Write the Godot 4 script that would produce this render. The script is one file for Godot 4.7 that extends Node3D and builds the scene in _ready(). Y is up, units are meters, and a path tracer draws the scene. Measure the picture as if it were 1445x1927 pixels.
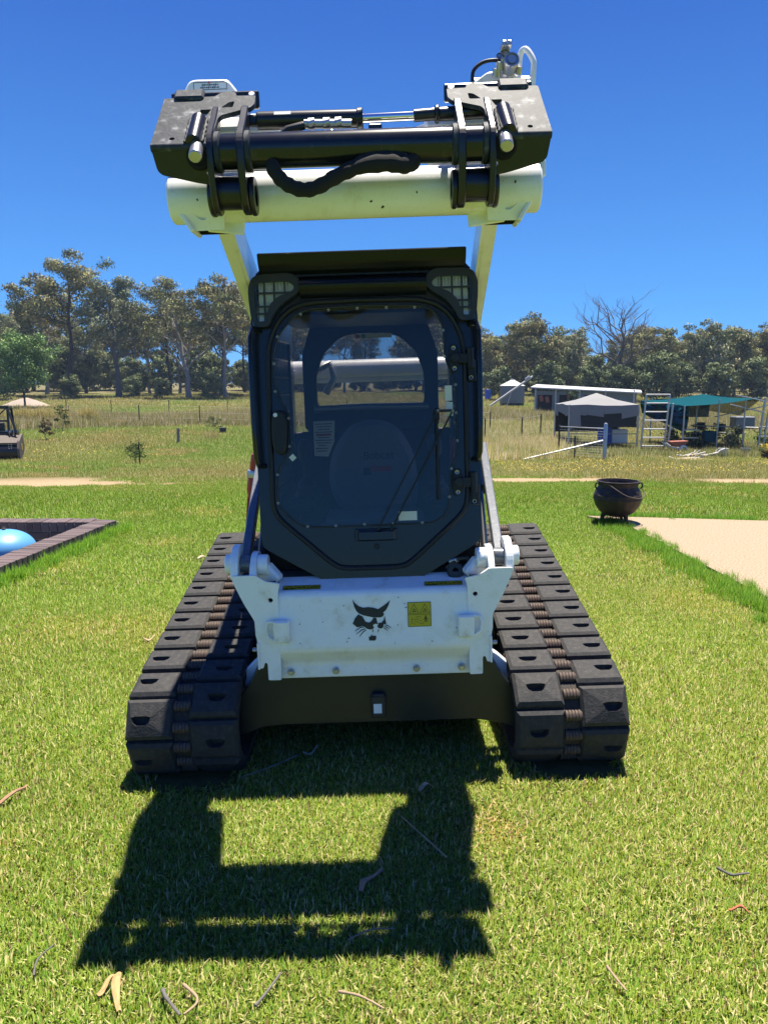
extends Node3D

# ---------------------------------------------------------------- mesh builder
class MB:
	var st := SurfaceTool.new()
	var xf := Transform3D.IDENTITY
	var grp := 10
	var n := 0
	func _init() -> void:
		st.begin(Mesh.PRIMITIVE_TRIANGLES)
	func put(a: Vector3, b: Vector3, c: Vector3, g := -1) -> void:
		st.set_smooth_group(g)
		st.add_vertex(xf * a)
		st.set_smooth_group(g)
		st.add_vertex(xf * b)
		st.set_smooth_group(g)
		st.add_vertex(xf * c)
		n += 1
	# a triangle whose front looks along dir
	func tri(a: Vector3, b: Vector3, c: Vector3, dir: Vector3, g := -1) -> void:
		if (a - c).cross(a - b).dot(dir) < 0.0:
			put(a, c, b, g)
		else:
			put(a, b, c, g)
	func quad(a: Vector3, b: Vector3, c: Vector3, d: Vector3, dir: Vector3, g := -1) -> void:
		tri(a, b, c, dir, g)
		tri(a, c, d, dir, g)
	func hexa(p: Array) -> void:   # 0-3 one end, 4-7 the other, in the same order round
		var m := Vector3.ZERO
		for q in p:
			m += q / 8.0
		for f in [[0, 1, 2, 3], [4, 5, 6, 7], [0, 1, 5, 4], [1, 2, 6, 5], [2, 3, 7, 6], [3, 0, 4, 7]]:
			var mid: Vector3 = (p[f[0]] + p[f[1]] + p[f[2]] + p[f[3]]) / 4.0
			quad(p[f[0]], p[f[1]], p[f[2]], p[f[3]], mid - m)
	func box(c: Vector3, s: Vector3, b := 0.0, rot := Basis.IDENTITY) -> void:
		var h := s / 2.0
		b = minf(b, minf(h.x, minf(h.y, h.z)) * 0.6)
		var old := xf
		xf = xf * Transform3D(rot, c)
		if b <= 0.0:
			var p := []
			for z in [-1.0, 1.0]:
				for k in [[-1, -1], [1, -1], [1, 1], [-1, 1]]:
					p.append(Vector3(h.x * k[0], h.y * k[1], h.z * z))
			hexa(p)
			xf = old
			return
		var pt := func(ax: int, sx: float, sy: float, sz: float) -> Vector3:
			var v := Vector3(sx * (h.x - b), sy * (h.y - b), sz * (h.z - b))
			var sg := [sx, sy, sz]
			v[ax] = sg[ax] * h[ax]
			return v
		for ax in 3:
			for s1 in [-1.0, 1.0]:
				var q := []
				for k in [[-1.0, -1.0], [1.0, -1.0], [1.0, 1.0], [-1.0, 1.0]]:
					var sg := [0.0, 0.0, 0.0]
					sg[ax] = s1
					sg[(ax + 1) % 3] = k[0]
					sg[(ax + 2) % 3] = k[1]
					q.append(pt.call(ax, sg[0], sg[1], sg[2]))
				var d := Vector3.ZERO
				d[ax] = s1
				quad(q[0], q[1], q[2], q[3], d)
		for ax in 3:   # edges run along ax
			var a1 := (ax + 1) % 3
			var a2 := (ax + 2) % 3
			for k in [[-1.0, -1.0], [1.0, -1.0], [1.0, 1.0], [-1.0, 1.0]]:
				var q := []
				for e in [-1.0, 1.0]:
					var sg := [0.0, 0.0, 0.0]
					sg[ax] = e
					sg[a1] = k[0]
					sg[a2] = k[1]
					q.append(pt.call(a1, sg[0], sg[1], sg[2]))
					q.append(pt.call(a2, sg[0], sg[1], sg[2]))
				var d := Vector3.ZERO
				d[a1] = k[0]
				d[a2] = k[1]
				quad(q[0], q[1], q[3], q[2], d)
		for sx in [-1.0, 1.0]:
			for sy in [-1.0, 1.0]:
				for sz in [-1.0, 1.0]:
					tri(pt.call(0, sx, sy, sz), pt.call(1, sx, sy, sz), pt.call(2, sx, sy, sz), Vector3(sx, sy, sz))
		xf = old
	func beam(a: Vector3, b: Vector3, w: float, h: float, bev := 0.0) -> void:
		var d := (b - a)
		var y := d.normalized()
		var up := Vector3.UP if absf(y.y) < 0.95 else Vector3.BACK
		var x := y.cross(up).normalized()
		var z := x.cross(y)
		box((a + b) / 2.0, Vector3(w, d.length(), h), bev, Basis(x, y, z))
	static func area(p: PackedVector2Array) -> float:
		var s := 0.0
		for i in p.size():
			s += p[i].cross(p[(i + 1) % p.size()])
		return s
	static func inset(p: PackedVector2Array, b: float) -> PackedVector2Array:   # p runs counter-clockwise
		var out := PackedVector2Array()
		var m := p.size()
		for i in m:
			var e1 := (p[i] - p[(i + m - 1) % m]).normalized()
			var e2 := (p[(i + 1) % m] - p[i]).normalized()
			var n1 := Vector2(e1.y, -e1.x)
			var n2 := Vector2(e2.y, -e2.x)
			out.append(p[i] - (n1 + n2) / maxf(0.4, 1.0 + n1.dot(n2)) * b)
		return out
	func prism(poly: PackedVector2Array, z0: float, z1: float, bev := 0.0, g := -1) -> void:
		var p := poly.duplicate()
		if area(p) < 0.0:
			p.reverse()
		var m := p.size()
		var top := inset(p, bev) if bev > 0.0 else p
		var idx := Geometry2D.triangulate_polygon(top)
		for i in range(0, idx.size(), 3):
			for e in [[z1, 1.0], [z0, -1.0]]:
				tri(Vector3(top[idx[i]].x, top[idx[i]].y, e[0]), Vector3(top[idx[i + 1]].x, top[idx[i + 1]].y, e[0]), Vector3(top[idx[i + 2]].x, top[idx[i + 2]].y, e[0]), Vector3(0, 0, e[1]))
		for i in m:
			var j := (i + 1) % m
			var d := p[j] - p[i]
			var o := Vector3(d.y, -d.x, 0)
			quad(Vector3(p[i].x, p[i].y, z0 + bev), Vector3(p[j].x, p[j].y, z0 + bev), Vector3(p[j].x, p[j].y, z1 - bev), Vector3(p[i].x, p[i].y, z1 - bev), o, g)
			if bev > 0.0:
				quad(Vector3(p[i].x, p[i].y, z1 - bev), Vector3(p[j].x, p[j].y, z1 - bev), Vector3(top[j].x, top[j].y, z1), Vector3(top[i].x, top[i].y, z1), o.normalized() + Vector3.BACK)
				quad(Vector3(p[i].x, p[i].y, z0 + bev), Vector3(p[j].x, p[j].y, z0 + bev), Vector3(top[j].x, top[j].y, z0), Vector3(top[i].x, top[i].y, z0), o.normalized() + Vector3.FORWARD)
	# a flat ring between two outlines that both see the centre
	func ring(outer: PackedVector2Array, inner: PackedVector2Array, z0: float, z1: float, steps := 96, c := Vector2.INF) -> void:
		if c == Vector2.INF:
			c = Vector2.ZERO
			for q in inner:
				c += q / inner.size()
		var a := PackedVector2Array()
		var b := PackedVector2Array()
		for i in steps:
			var d := Vector2.from_angle(TAU * i / steps)
			a.append(hit(outer, c, d))
			b.append(hit(inner, c, d))
		for i in steps:
			var j := (i + 1) % steps
			var o := Vector3(a[i].x + a[j].x - 2 * c.x, a[i].y + a[j].y - 2 * c.y, 0)
			quad(v3(a[i], z1), v3(a[j], z1), v3(b[j], z1), v3(b[i], z1), Vector3.BACK)
			quad(v3(a[i], z0), v3(a[j], z0), v3(b[j], z0), v3(b[i], z0), Vector3.FORWARD)
			quad(v3(a[i], z0), v3(a[j], z0), v3(a[j], z1), v3(a[i], z1), o)
			quad(v3(b[i], z0), v3(b[j], z0), v3(b[j], z1), v3(b[i], z1), -o)
	static func v3(p: Vector2, z: float) -> Vector3:
		return Vector3(p.x, p.y, z)
	static func hit(poly: PackedVector2Array, c: Vector2, d: Vector2) -> Vector2:
		var best := 0.0
		for i in poly.size():
			var p := poly[i]
			var e := poly[(i + 1) % poly.size()] - p
			var den := d.cross(e)
			if absf(den) < 1e-9:
				continue
			var t := (p - c).cross(e) / den
			var u := (p - c).cross(d) / den
			if t > best and u >= -1e-6 and u <= 1.000001:
				best = t
		return c + d * best
	func tube(pts: Array, r, sides := 8, closed := false, caps := true) -> void:
		grp += 1
		var m := pts.size()
		var rings := []
		var x := Vector3.ZERO
		for i in m:
			var t: Vector3
			if closed:
				t = (pts[(i + 1) % m] - pts[(i + m - 1) % m]).normalized()
			else:
				t = (pts[mini(i + 1, m - 1)] - pts[maxi(i - 1, 0)]).normalized()
			if i == 0:
				x = t.cross(Vector3.UP if absf(t.y) < 0.9 else Vector3.RIGHT).normalized()
			else:
				x = (x - t * x.dot(t)).normalized()
			var y := t.cross(x)
			var rr: float = r[i] if r is Array else r
			var ring_ := []
			for k in sides:
				var a := TAU * k / sides
				ring_.append(pts[i] + (x * cos(a) + y * sin(a)) * rr)
			rings.append(ring_)
		for i in (m if closed else m - 1):
			var i2 := (i + 1) % m
			for k in sides:
				var k2 := (k + 1) % sides
				var o: Vector3 = rings[i][k] + rings[i][k2] - pts[i] * 2.0
				quad(rings[i][k], rings[i][k2], rings[i2][k2], rings[i2][k], o, grp)
		if caps and not closed:
			for e in [0, m - 1]:
				var d: Vector3 = (pts[0] - pts[1]) if e == 0 else (pts[m - 1] - pts[m - 2])
				for k in range(1, sides - 1):
					tri(rings[e][0], rings[e][k], rings[e][k + 1], d)
	func cyl(a: Vector3, b: Vector3, r: float, sides := 16, bev := 0.0) -> void:
		if bev <= 0.0:
			tube([a, b], r, sides)
		else:
			lathe(PackedVector2Array([Vector2(0, 0), Vector2(r - bev, 0), Vector2(r, bev), Vector2(r, a.distance_to(b) - bev), Vector2(r - bev, a.distance_to(b)), Vector2(0, a.distance_to(b))]), a, b - a, sides)
	# profile of (radius, height) turned round the axis that starts at o
	func lathe(prof: PackedVector2Array, o: Vector3, axis: Vector3, sides := 20, from := 0.0, to := TAU) -> void:
		var y := axis.normalized()
		var x := y.cross(Vector3.UP if absf(y.y) < 0.9 else Vector3.RIGHT).normalized()
		var z := x.cross(y)
		grp += 1
		for i in prof.size() - 1:
			var d := prof[i + 1] - prof[i]
			if i > 0 and absf((prof[i] - prof[i - 1]).angle_to(d)) > 0.6:
				grp += 1
			var nn := Vector2(d.y, -d.x)
			for k in sides:
				var a0 := from + (to - from) * k / sides
				var a1 := from + (to - from) * (k + 1) / sides
				var d0 := x * cos(a0) + z * sin(a0)
				var d1 := x * cos(a1) + z * sin(a1)
				var out := (d0 + d1) * nn.x + y * nn.y * 2.0
				var p0 := o + d0 * prof[i].x + y * prof[i].y
				var p1 := o + d1 * prof[i].x + y * prof[i].y
				var p2 := o + d1 * prof[i + 1].x + y * prof[i + 1].y
				var p3 := o + d0 * prof[i + 1].x + y * prof[i + 1].y
				if prof[i].x > 1e-6:
					tri(p0, p1, p2, out, grp)
				if prof[i + 1].x > 1e-6:
					tri(p0, p2, p3, out, grp)
	func sheet(rows: Array, g := 5) -> void:   # rows of points, fronts looking up on the whole
		for i in rows.size() - 1:
			for k in rows[i].size() - 1:
				quad(rows[i][k], rows[i][k + 1], rows[i + 1][k + 1], rows[i + 1][k], Vector3.UP, g)
	func done() -> ArrayMesh:
		st.generate_normals()
		return st.commit()


# ---------------------------------------------------------------- naming and tagging
var used := {}
var M := {}
var tex := {}

func numbered(called: String) -> String:
	var k: int = used.get(called, 0)
	used[called] = k + 1
	return called if k == 0 else "%s_%03d" % [called, k]

func tag(o: Node, label: String, category: String, group := "") -> void:
	o.set_meta("label", label)
	o.set_meta("category", category)
	if group:
		o.set_meta("group", group)

func thing(called: String, label: String, category: String, at := Vector3.ZERO, turn := 0.0, group := "") -> Node3D:
	var o := Node3D.new()
	o.name = numbered(called)
	add_child(o)
	o.position = at
	o.rotation.y = turn
	tag(o, label, category, group)
	return o

func part(called: String, what, material: Material, under: Node) -> MeshInstance3D:
	var o := MeshInstance3D.new()
	var k := 0
	var nm := called
	while under.has_node(NodePath(nm)):
		k += 1
		nm = "%s_%03d" % [called, k]
	o.name = nm
	o.mesh = what.done() if what is MB else what
	o.material_override = material
	under.add_child(o, true)
	return o

func solo(called: String, what, material: Material, label: String, category: String, at := Vector3.ZERO, turn := 0.0, group := "") -> MeshInstance3D:
	var o := MeshInstance3D.new()
	o.name = numbered(called)
	o.mesh = what.done() if what is MB else what
	o.material_override = material
	add_child(o)
	o.position = at
	o.rotation.y = turn
	tag(o, label, category, group)
	return o

func structure(called: String, what, material: Material) -> MeshInstance3D:
	var o := MeshInstance3D.new()
	o.name = numbered(called)
	o.mesh = what.done() if what is MB else what
	o.material_override = material
	add_child(o)
	o.set_meta("kind", "structure")
	return o

func copy(src: Node3D, label := "", group := "") -> Node3D:
	var c: Node3D = src.duplicate()
	var base := String(src.name)
	var re := RegEx.create_from_string("_[0-9]{3}$")
	base = re.sub(base, "")
	c.name = numbered(base)
	add_child(c)
	if label:
		c.set_meta("label", label)
	if group:
		c.set_meta("group", group)
	return c

func pv(a: Array) -> PackedVector2Array:
	var out := PackedVector2Array()
	for i in range(0, a.size(), 2):
		out.append(Vector2(a[i], a[i + 1]))
	return out

func mirror(p: PackedVector2Array) -> PackedVector2Array:
	var out := PackedVector2Array()
	for q in p:
		out.append(Vector2(-q.x, q.y))
	out.reverse()
	return out

func rounded(p: PackedVector2Array, r: float, steps := 4) -> PackedVector2Array:
	var out := PackedVector2Array()
	var m := p.size()
	for i in m:
		var a := p[(i + m - 1) % m]
		var b := p[i]
		var c := p[(i + 1) % m]
		var l1 := minf(r, a.distance_to(b) * 0.45)
		var l2 := minf(r, c.distance_to(b) * 0.45)
		var s := b + (a - b).normalized() * l1
		var e := b + (c - b).normalized() * l2
		for k in steps + 1:
			var t := float(k) / steps
			out.append(s.lerp(b, t).lerp(b.lerp(e, t), t))
	return out

func ears(p: PackedVector2Array) -> PackedInt32Array:   # ear clipping that bears touching edges; p runs counter-clockwise
	var left := range(p.size())
	var out := PackedInt32Array()
	var guard := 0
	while left.size() > 2 and guard < 4000:
		guard += 1
		var done_ := false
		var m := left.size()
		for i in m:
			var a := p[left[(i + m - 1) % m]]
			var b := p[left[i]]
			var c := p[left[(i + 1) % m]]
			var cr := (b - a).cross(c - b)
			if cr < -1e-12:
				continue
			if cr < 1e-11:
				if a.distance_to(c) > 1e-6 and (b - a).dot(c - b) > 0.0 or b.distance_to(a) < 1e-7 or b.distance_to(c) < 1e-7:
					left.remove_at(i)
					done_ = true
					break
				continue
			var clear := true
			for k in left:
				var q := p[k]
				if q.distance_to(a) < 1e-7 or q.distance_to(b) < 1e-7 or q.distance_to(c) < 1e-7:
					continue
				if (b - a).cross(q - a) >= -1e-12 and (c - b).cross(q - b) >= -1e-12 and (a - c).cross(q - c) >= -1e-12:
					clear = false
					break
			if clear:
				out.append_array([left[(i + m - 1) % m], left[i], left[(i + 1) % m]])
				left.remove_at(i)
				done_ = true
				break
		if not done_:
			print("ear clipping stuck with ", left.size())
			break
	return out

func holed_plate(poly: PackedVector2Array, holes: Array, depth: float) -> Mesh:   # a plate with holes, from z = 0 to z = -depth
	var b := MB.new()
	var p := poly.duplicate()
	if MB.area(p) < 0.0:
		p.reverse()
	var loops := [p]
	var key := p.duplicate()
	for h0 in holes:
		var h: PackedVector2Array = h0.duplicate()
		if MB.area(h) > 0.0:
			h.reverse()
		loops.append(h)
		# bridge: the key vertex and the hole vertex that see each other at the least distance
		var bi := -1
		var bk := -1
		var best := 1e9
		for i in key.size():
			for k in h.size():
				var dd := key[i].distance_to(h[k])
				if dd < best:
					var ok := true
					for lp in [key, h]:
						for e in lp.size():
							var s0: Vector2 = lp[e]
							var s1: Vector2 = lp[(e + 1) % lp.size()]
							if s0.distance_to(key[i]) < 1e-5 or s1.distance_to(key[i]) < 1e-5 or s0.distance_to(h[k]) < 1e-5 or s1.distance_to(h[k]) < 1e-5:
								continue
							if Geometry2D.segment_intersects_segment(key[i], h[k], s0, s1) != null:
								ok = false
					if ok:
						best = dd
						bi = i
						bk = k
		if bi < 0:
			continue
		var nk := PackedVector2Array()
		for i in key.size():
			nk.append(key[i])
			if i == bi:
				for k in h.size() + 1:
					nk.append(h[(bk + k) % h.size()])
				nk.append(key[i])
		key = nk
	var idx := ears(key)
	for i in range(0, idx.size(), 3):
		for e in [[0.0, 1.0], [-depth, -1.0]]:
			b.tri(MB.v3(key[idx[i]], e[0]), MB.v3(key[idx[i + 1]], e[0]), MB.v3(key[idx[i + 2]], e[0]), Vector3(0, 0, e[1]))
	for lp in loops:
		for i in lp.size():
			var q0: Vector2 = lp[i]
			var q1: Vector2 = lp[(i + 1) % lp.size()]
			var d := q1 - q0
			b.quad(MB.v3(q0, 0), MB.v3(q1, 0), MB.v3(q1, -depth), MB.v3(q0, -depth), Vector3(d.y, -d.x, 0))
	return b.done()

# ---------------------------------------------------------------- materials
func noise_tex(c: Array, freq: float, sd: int, stops := [], kind := FastNoiseLite.TYPE_SIMPLEX_SMOOTH, oct := 5, size := 512) -> NoiseTexture2D:
	var nz := FastNoiseLite.new()
	nz.noise_type = kind
	nz.seed = sd
	nz.frequency = freq
	nz.fractal_octaves = oct
	nz.fractal_gain = 0.55
	var t := NoiseTexture2D.new()
	t.width = size
	t.height = size
	t.seamless = true
	t.noise = nz
	var g := Gradient.new()
	var offs := PackedFloat32Array()
	var cols := PackedColorArray()
	for i in c.size():
		offs.append(stops[i] if stops.size() else float(i) / (c.size() - 1))
		cols.append((c[i] as Color).linear_to_srgb())
	g.offsets = offs
	g.colors = cols
	t.color_ramp = g
	return t

func bump_tex(freq: float, sd: int, oct := 4, kind := FastNoiseLite.TYPE_SIMPLEX_SMOOTH) -> NoiseTexture2D:
	return noise_tex([Color.BLACK, Color.WHITE], freq, sd, [], kind, oct)

func plain(called: String, c: Color, rough: float, metal := 0.0) -> StandardMaterial3D:
	var m := StandardMaterial3D.new()
	m.resource_name = called
	m.albedo_color = c.linear_to_srgb()
	m.roughness = rough
	m.metallic = metal
	M[called] = m
	return m

func mottled(called: String, t: Texture2D, metres: float, rough: float, metal := 0.0, world := false) -> StandardMaterial3D:
	var m := plain(called, Color.WHITE, rough, metal)
	m.albedo_texture = t
	m.uv1_triplanar = true
	m.uv1_world_triplanar = world
	m.uv1_scale = Vector3.ONE / metres
	return m

func relief(m: StandardMaterial3D, t: Texture2D, cm: float) -> void:
	m.heightmap_enabled = true
	m.heightmap_texture = t
	m.heightmap_scale = cm

func make_materials() -> void:
	var C := func(r: float, g: float, b: float) -> Color: return Color(r, g, b)
	var fine := bump_tex(0.05, 3)
	var soft := bump_tex(0.012, 8)
	mottled("white_paint", noise_tex([Color(0.84, 0.85, 0.85), Color(0.86, 0.87, 0.87), Color(0.80, 0.80, 0.76), Color(0.60, 0.57, 0.48)], 0.01, 5, [0.0, 0.55, 0.8, 1.0]), 0.7, 0.32)
	M.white_paint.detail_enabled = true   # specks of mud and rust
	M.white_paint.detail_blend_mode = BaseMaterial3D.BLEND_MODE_MUL
	M.white_paint.detail_uv_layer = BaseMaterial3D.DETAIL_UV_2
	M.white_paint.detail_albedo = noise_tex([Color(1, 1, 1), Color(1, 1, 1), Color(0.74, 0.68, 0.58), Color(0.35, 0.27, 0.2)], 0.07, 7, [0.0, 0.80, 0.88, 1.0])
	M.white_paint.uv2_triplanar = true
	M.white_paint.uv2_scale = Vector3.ONE / 0.45
	M.white_paint.clearcoat_enabled = true
	M.white_paint.clearcoat = 0.35
	M.white_paint.clearcoat_roughness = 0.15
	mottled("black_paint", noise_tex([Color(0.006, 0.007, 0.009), Color(0.009, 0.010, 0.012), Color(0.018, 0.018, 0.018)], 0.02, 6, [0.0, 0.6, 1.0]), 0.5, 0.30)
	mottled("gloss_black", noise_tex([Color(0.004, 0.006, 0.008), Color(0.007, 0.009, 0.011)], 0.02, 16), 0.6, 0.22)
	M.gloss_black.metallic_specular = 0.38
	mottled("scratched_black", noise_tex([Color(0.026, 0.032, 0.042), Color(0.033, 0.040, 0.050), Color(0.060, 0.067, 0.076), Color(0.24, 0.245, 0.25)], 0.016, 31, [0.0, 0.52, 0.68, 0.92]), 0.5, 0.6)
	M.scratched_black.metallic_specular = 0.3
	relief(M.scratched_black, fine, 0.05)
	mottled("cab_black", noise_tex([Color(0.006, 0.007, 0.009), Color(0.010, 0.011, 0.013)], 0.015, 26), 0.6, 0.22)
	mottled("dark_green_black", noise_tex([Color(0.009, 0.013, 0.013), Color(0.014, 0.018, 0.018)], 0.015, 27), 0.6, 0.36)
	var rub := noise_tex([Color(0.016, 0.016, 0.017), Color(0.023, 0.023, 0.023), Color(0.036, 0.033, 0.031), Color(0.075, 0.056, 0.042)], 0.02, 41, [0.0, 0.5, 0.74, 1.0])
	mottled("rubber", rub, 0.33, 0.78)
	relief(M.rubber, fine, 0.12)
	mottled("dusty_rubber", noise_tex([Color(0.016, 0.015, 0.014), Color(0.032, 0.026, 0.021), Color(0.07, 0.05, 0.036)], 0.03, 43), 0.3, 0.85)
	mottled("rust", noise_tex([Color(0.045, 0.034, 0.028), Color(0.085, 0.060, 0.046), Color(0.14, 0.10, 0.08)], 0.04, 44), 0.25, 0.75, 0.1)
	plain("chrome", Color(0.75, 0.75, 0.76), 0.12, 1.0)
	mottled("steel", noise_tex([Color(0.35, 0.34, 0.33), Color(0.6, 0.6, 0.6)], 0.05, 46), 0.1, 0.35, 0.85)
	plain("seal", Color(0.006, 0.006, 0.007), 0.55)
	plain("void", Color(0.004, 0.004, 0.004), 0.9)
	plain("plastic", Color(0.02, 0.021, 0.022), 0.5)
	plain("red_plastic", Color(0.42, 0.012, 0.008), 0.4)
	plain("lamp_reflector", Color(0.56, 0.59, 0.52), 0.25, 0.25)
	plain("paper", Color(0.75, 0.76, 0.74), 0.7)
	plain("pale_label", Color(0.62, 0.62, 0.52), 0.6)
	mottled("seat_cover", noise_tex([Color(0.19, 0.20, 0.22), Color(0.25, 0.26, 0.28)], 0.06, 51), 0.2, 0.9)
	plain("ink", Color(0.008, 0.01, 0.014), 0.45)
	plain("red_ink", Color(0.5, 0.03, 0.03), 0.5)
	var gl := plain("pane_glass", Color(0.008, 0.012, 0.018, 0.38), 0.0)
	gl.transparency = BaseMaterial3D.TRANSPARENCY_ALPHA
	gl.metallic_specular = 0.42
	var gr := plain("rear_pane", Color(0.02, 0.04, 0.04, 0.10), 0.0)
	gr.transparency = BaseMaterial3D.TRANSPARENCY_ALPHA
	var gc := plain("clear_lens", Color(0.98, 1.0, 1.0, 0.06), 0.03)
	gc.transparency = BaseMaterial3D.TRANSPARENCY_ALPHA
	mottled("galvanised", noise_tex([Color(0.36, 0.37, 0.38), Color(0.5, 0.51, 0.52)], 0.05, 52), 0.6, 0.42, 0.7)
	mottled("silo_steel", noise_tex([Color(0.14, 0.155, 0.165), Color(0.21, 0.225, 0.235)], 0.02, 53), 2.0, 0.5, 0.35)
	mottled("iron", noise_tex([Color(0.012, 0.011, 0.011), Color(0.021, 0.017, 0.016), Color(0.052, 0.030, 0.021), Color(0.11, 0.058, 0.034)], 0.012, 54, [0.0, 0.45, 0.72, 1.0]), 0.6, 0.58, 0.3)
	relief(M.iron, fine, 0.15)
	# bricks, mortar, concrete, soil
	for k in 4:
		var v := 1.0 + 0.16 * (k - 1.5)
		mottled("brick_%d" % k, noise_tex([Color(0.055, 0.04, 0.042) * v, Color(0.095, 0.066, 0.064) * v, Color(0.15, 0.11, 0.10) * v], 0.04, 60 + k), 0.25, 0.7)
		relief(M["brick_%d" % k], fine, 0.15)
	mottled("mortar", noise_tex([Color(0.16, 0.14, 0.12), Color(0.26, 0.23, 0.2)], 0.06, 65), 0.3, 0.95)
	mottled("path", noise_tex([Color(0.13, 0.093, 0.06), Color(0.26, 0.195, 0.125), Color(0.31, 0.24, 0.157), Color(0.41, 0.33, 0.23)], 0.05, 66, [0.0, 0.35, 0.6, 1.0], FastNoiseLite.TYPE_SIMPLEX_SMOOTH, 4, 1024), 1.3, 0.9, 0.0, true)
	relief(M.path, fine, 0.4)
	mottled("dirt", noise_tex([Color(0.18, 0.125, 0.075), Color(0.30, 0.23, 0.15), Color(0.36, 0.28, 0.19)], 0.03, 67), 1.7, 0.95, 0.0, true)
	mottled("red_soil", noise_tex([Color(0.09, 0.05, 0.03), Color(0.17, 0.10, 0.06)], 0.05, 68), 0.6, 0.95)
	mottled("sand_heap", noise_tex([Color(0.27, 0.215, 0.17), Color(0.37, 0.31, 0.26)], 0.05, 69), 1.6, 0.95)
	mottled("soil", noise_tex([Color(0.030, 0.034, 0.012), Color(0.055, 0.060, 0.022), Color(0.085, 0.078, 0.035)], 0.03, 70), 1.1, 0.95, 0.0, true)
	# vegetation: colours come with the vertices
	for nm in ["leaf", "blade", "bark_pieces"]:
		var m := plain(nm, Color.WHITE, 0.6)
		m.vertex_color_use_as_albedo = true
	M.leaf.metallic_specular = 0.25
	M.blade.metallic_specular = 0.22
	M.leaf.backlight_enabled = true
	M.leaf.backlight = Color(0.5, 0.5, 0.4)
	M.blade.backlight_enabled = true
	M.blade.backlight = Color(0.8, 0.82, 0.6)
	M.blade.roughness = 0.6
	M.bark_pieces.roughness = 0.85
	mottled("bark_dark", noise_tex([Color(0.035, 0.030, 0.026), Color(0.085, 0.072, 0.060)], 0.03, 71), 1.2, 0.9)
	mottled("bark_pale", noise_tex([Color(0.16, 0.14, 0.12), Color(0.36, 0.33, 0.29)], 0.02, 72), 2.0, 0.85)
	mottled("bark_grey", noise_tex([Color(0.09, 0.082, 0.075), Color(0.17, 0.155, 0.14)], 0.03, 73), 1.2, 0.9)
	mottled("grey_cloth", noise_tex([Color(0.19, 0.19, 0.19), Color(0.24, 0.24, 0.24)], 0.03, 74), 1.0, 0.9)
	M.grey_cloth.backlight_enabled = true
	M.grey_cloth.backlight = Color(0.12, 0.12, 0.12)
	mottled("dark_mesh", noise_tex([Color(0.02, 0.022, 0.022), Color(0.035, 0.036, 0.036)], 0.05, 75), 0.8, 0.9)
	mottled("teal_cloth", noise_tex([Color(0.004, 0.052, 0.070), Color(0.007, 0.075, 0.095)], 0.03, 76), 1.0, 0.9)
	M.teal_cloth.metallic_specular = 0.1
	M.teal_cloth.backlight_enabled = true
	M.teal_cloth.backlight = Color(0.25, 0.3, 0.3)
	var tn := plain("teal_net", Color(0.008, 0.055, 0.06, 0.8), 0.8)
	tn.transparency = BaseMaterial3D.TRANSPARENCY_ALPHA
	plain("white_roof", Color(0.45, 0.45, 0.44), 0.6)
	plain("tank_blue", Color(0.09, 0.30, 0.56), 0.45)
	M.tank_blue.clearcoat_enabled = true
	M.tank_blue.clearcoat = 0.1
	plain("dark_picket", Color(0.02, 0.02, 0.02), 0.7)
	plain("blue_plastic", Color(0.03, 0.09, 0.45), 0.45)
	plain("white_plastic", Color(0.62, 0.62, 0.6), 0.5)
	plain("terracotta", Color(0.28, 0.09, 0.06), 0.7)
	plain("yellow_petal", Color(0.75, 0.55, 0.03), 0.6)
	plain("yellow_sticker", Color(0.62, 0.40, 0.02), 0.5)
	mottled("mulcher_paint", noise_tex([Color(0.075, 0.060, 0.050), Color(0.13, 0.105, 0.088)], 0.02, 78), 0.9, 0.7)
	mottled("old_wood", noise_tex([Color(0.17, 0.15, 0.13), Color(0.3, 0.27, 0.24)], 0.04, 79), 0.7, 0.9)
	mottled("white_wood", noise_tex([Color(0.45, 0.42, 0.38), Color(0.62, 0.6, 0.56)], 0.04, 80), 0.7, 0.9)

# ---------------------------------------------------------------- the land
var nz := FastNoiseLite.new()
var heights := [[-60.0, 0.0], [9.0, 0.0], [16.0, -0.5], [22.0, -0.95], [30.0, -1.45], [50.0, -1.2], [80.0, -0.95], [110.0, -0.1], [160.0, 0.3], [900.0, 0.3]]
var lawn_end := 16.4

func ground(x: float, z: float) -> float:
	var d := -z
	var y := 0.0
	for i in heights.size() - 1:
		if d <= heights[i + 1][0]:
			var t: float = (d - heights[i][0]) / (heights[i + 1][0] - heights[i][0])
			t = lerpf(t, t * t * (3.0 - 2.0 * t), 0.6)
			y = lerpf(heights[i][1], heights[i + 1][1], t)
			break
	var ax := absf(x)
	var tilt := 0.033 * signf(x) * (ax if ax < 1.2 else maxf(0.0, 2.4 - ax))
	var fade := clampf((d - 0.6) / 1.0, 0.0, 1.0) * clampf((7.5 - d) / 2.0, 0.0, 1.0)
	y += tilt * fade
	if d > 17.0:
		y += nz.get_noise_2d(x * 3.0, z * 3.0) * 0.12 * clampf((d - 17.0) / 10.0, 0.0, 1.0)
	return y

func on(x: float, z: float, up := 0.0) -> Vector3:
	return Vector3(x, ground(x, z) + up, z)

var path_poly := pv([2.33, -8.74, 2.62, -8.28, 2.66, -7.4, 2.71, -6.2, 2.76, -5.0, 2.80, -3.4, 2.84, -1.0, 12.0, -1.0, 12.0, -7.2, 4.27, -8.42, 2.84, -8.66])
var pit_poly := pv([-2.78, -8.06, -3.25, -4.3, -6.5, -4.3, -6.5, -8.06])

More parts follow.
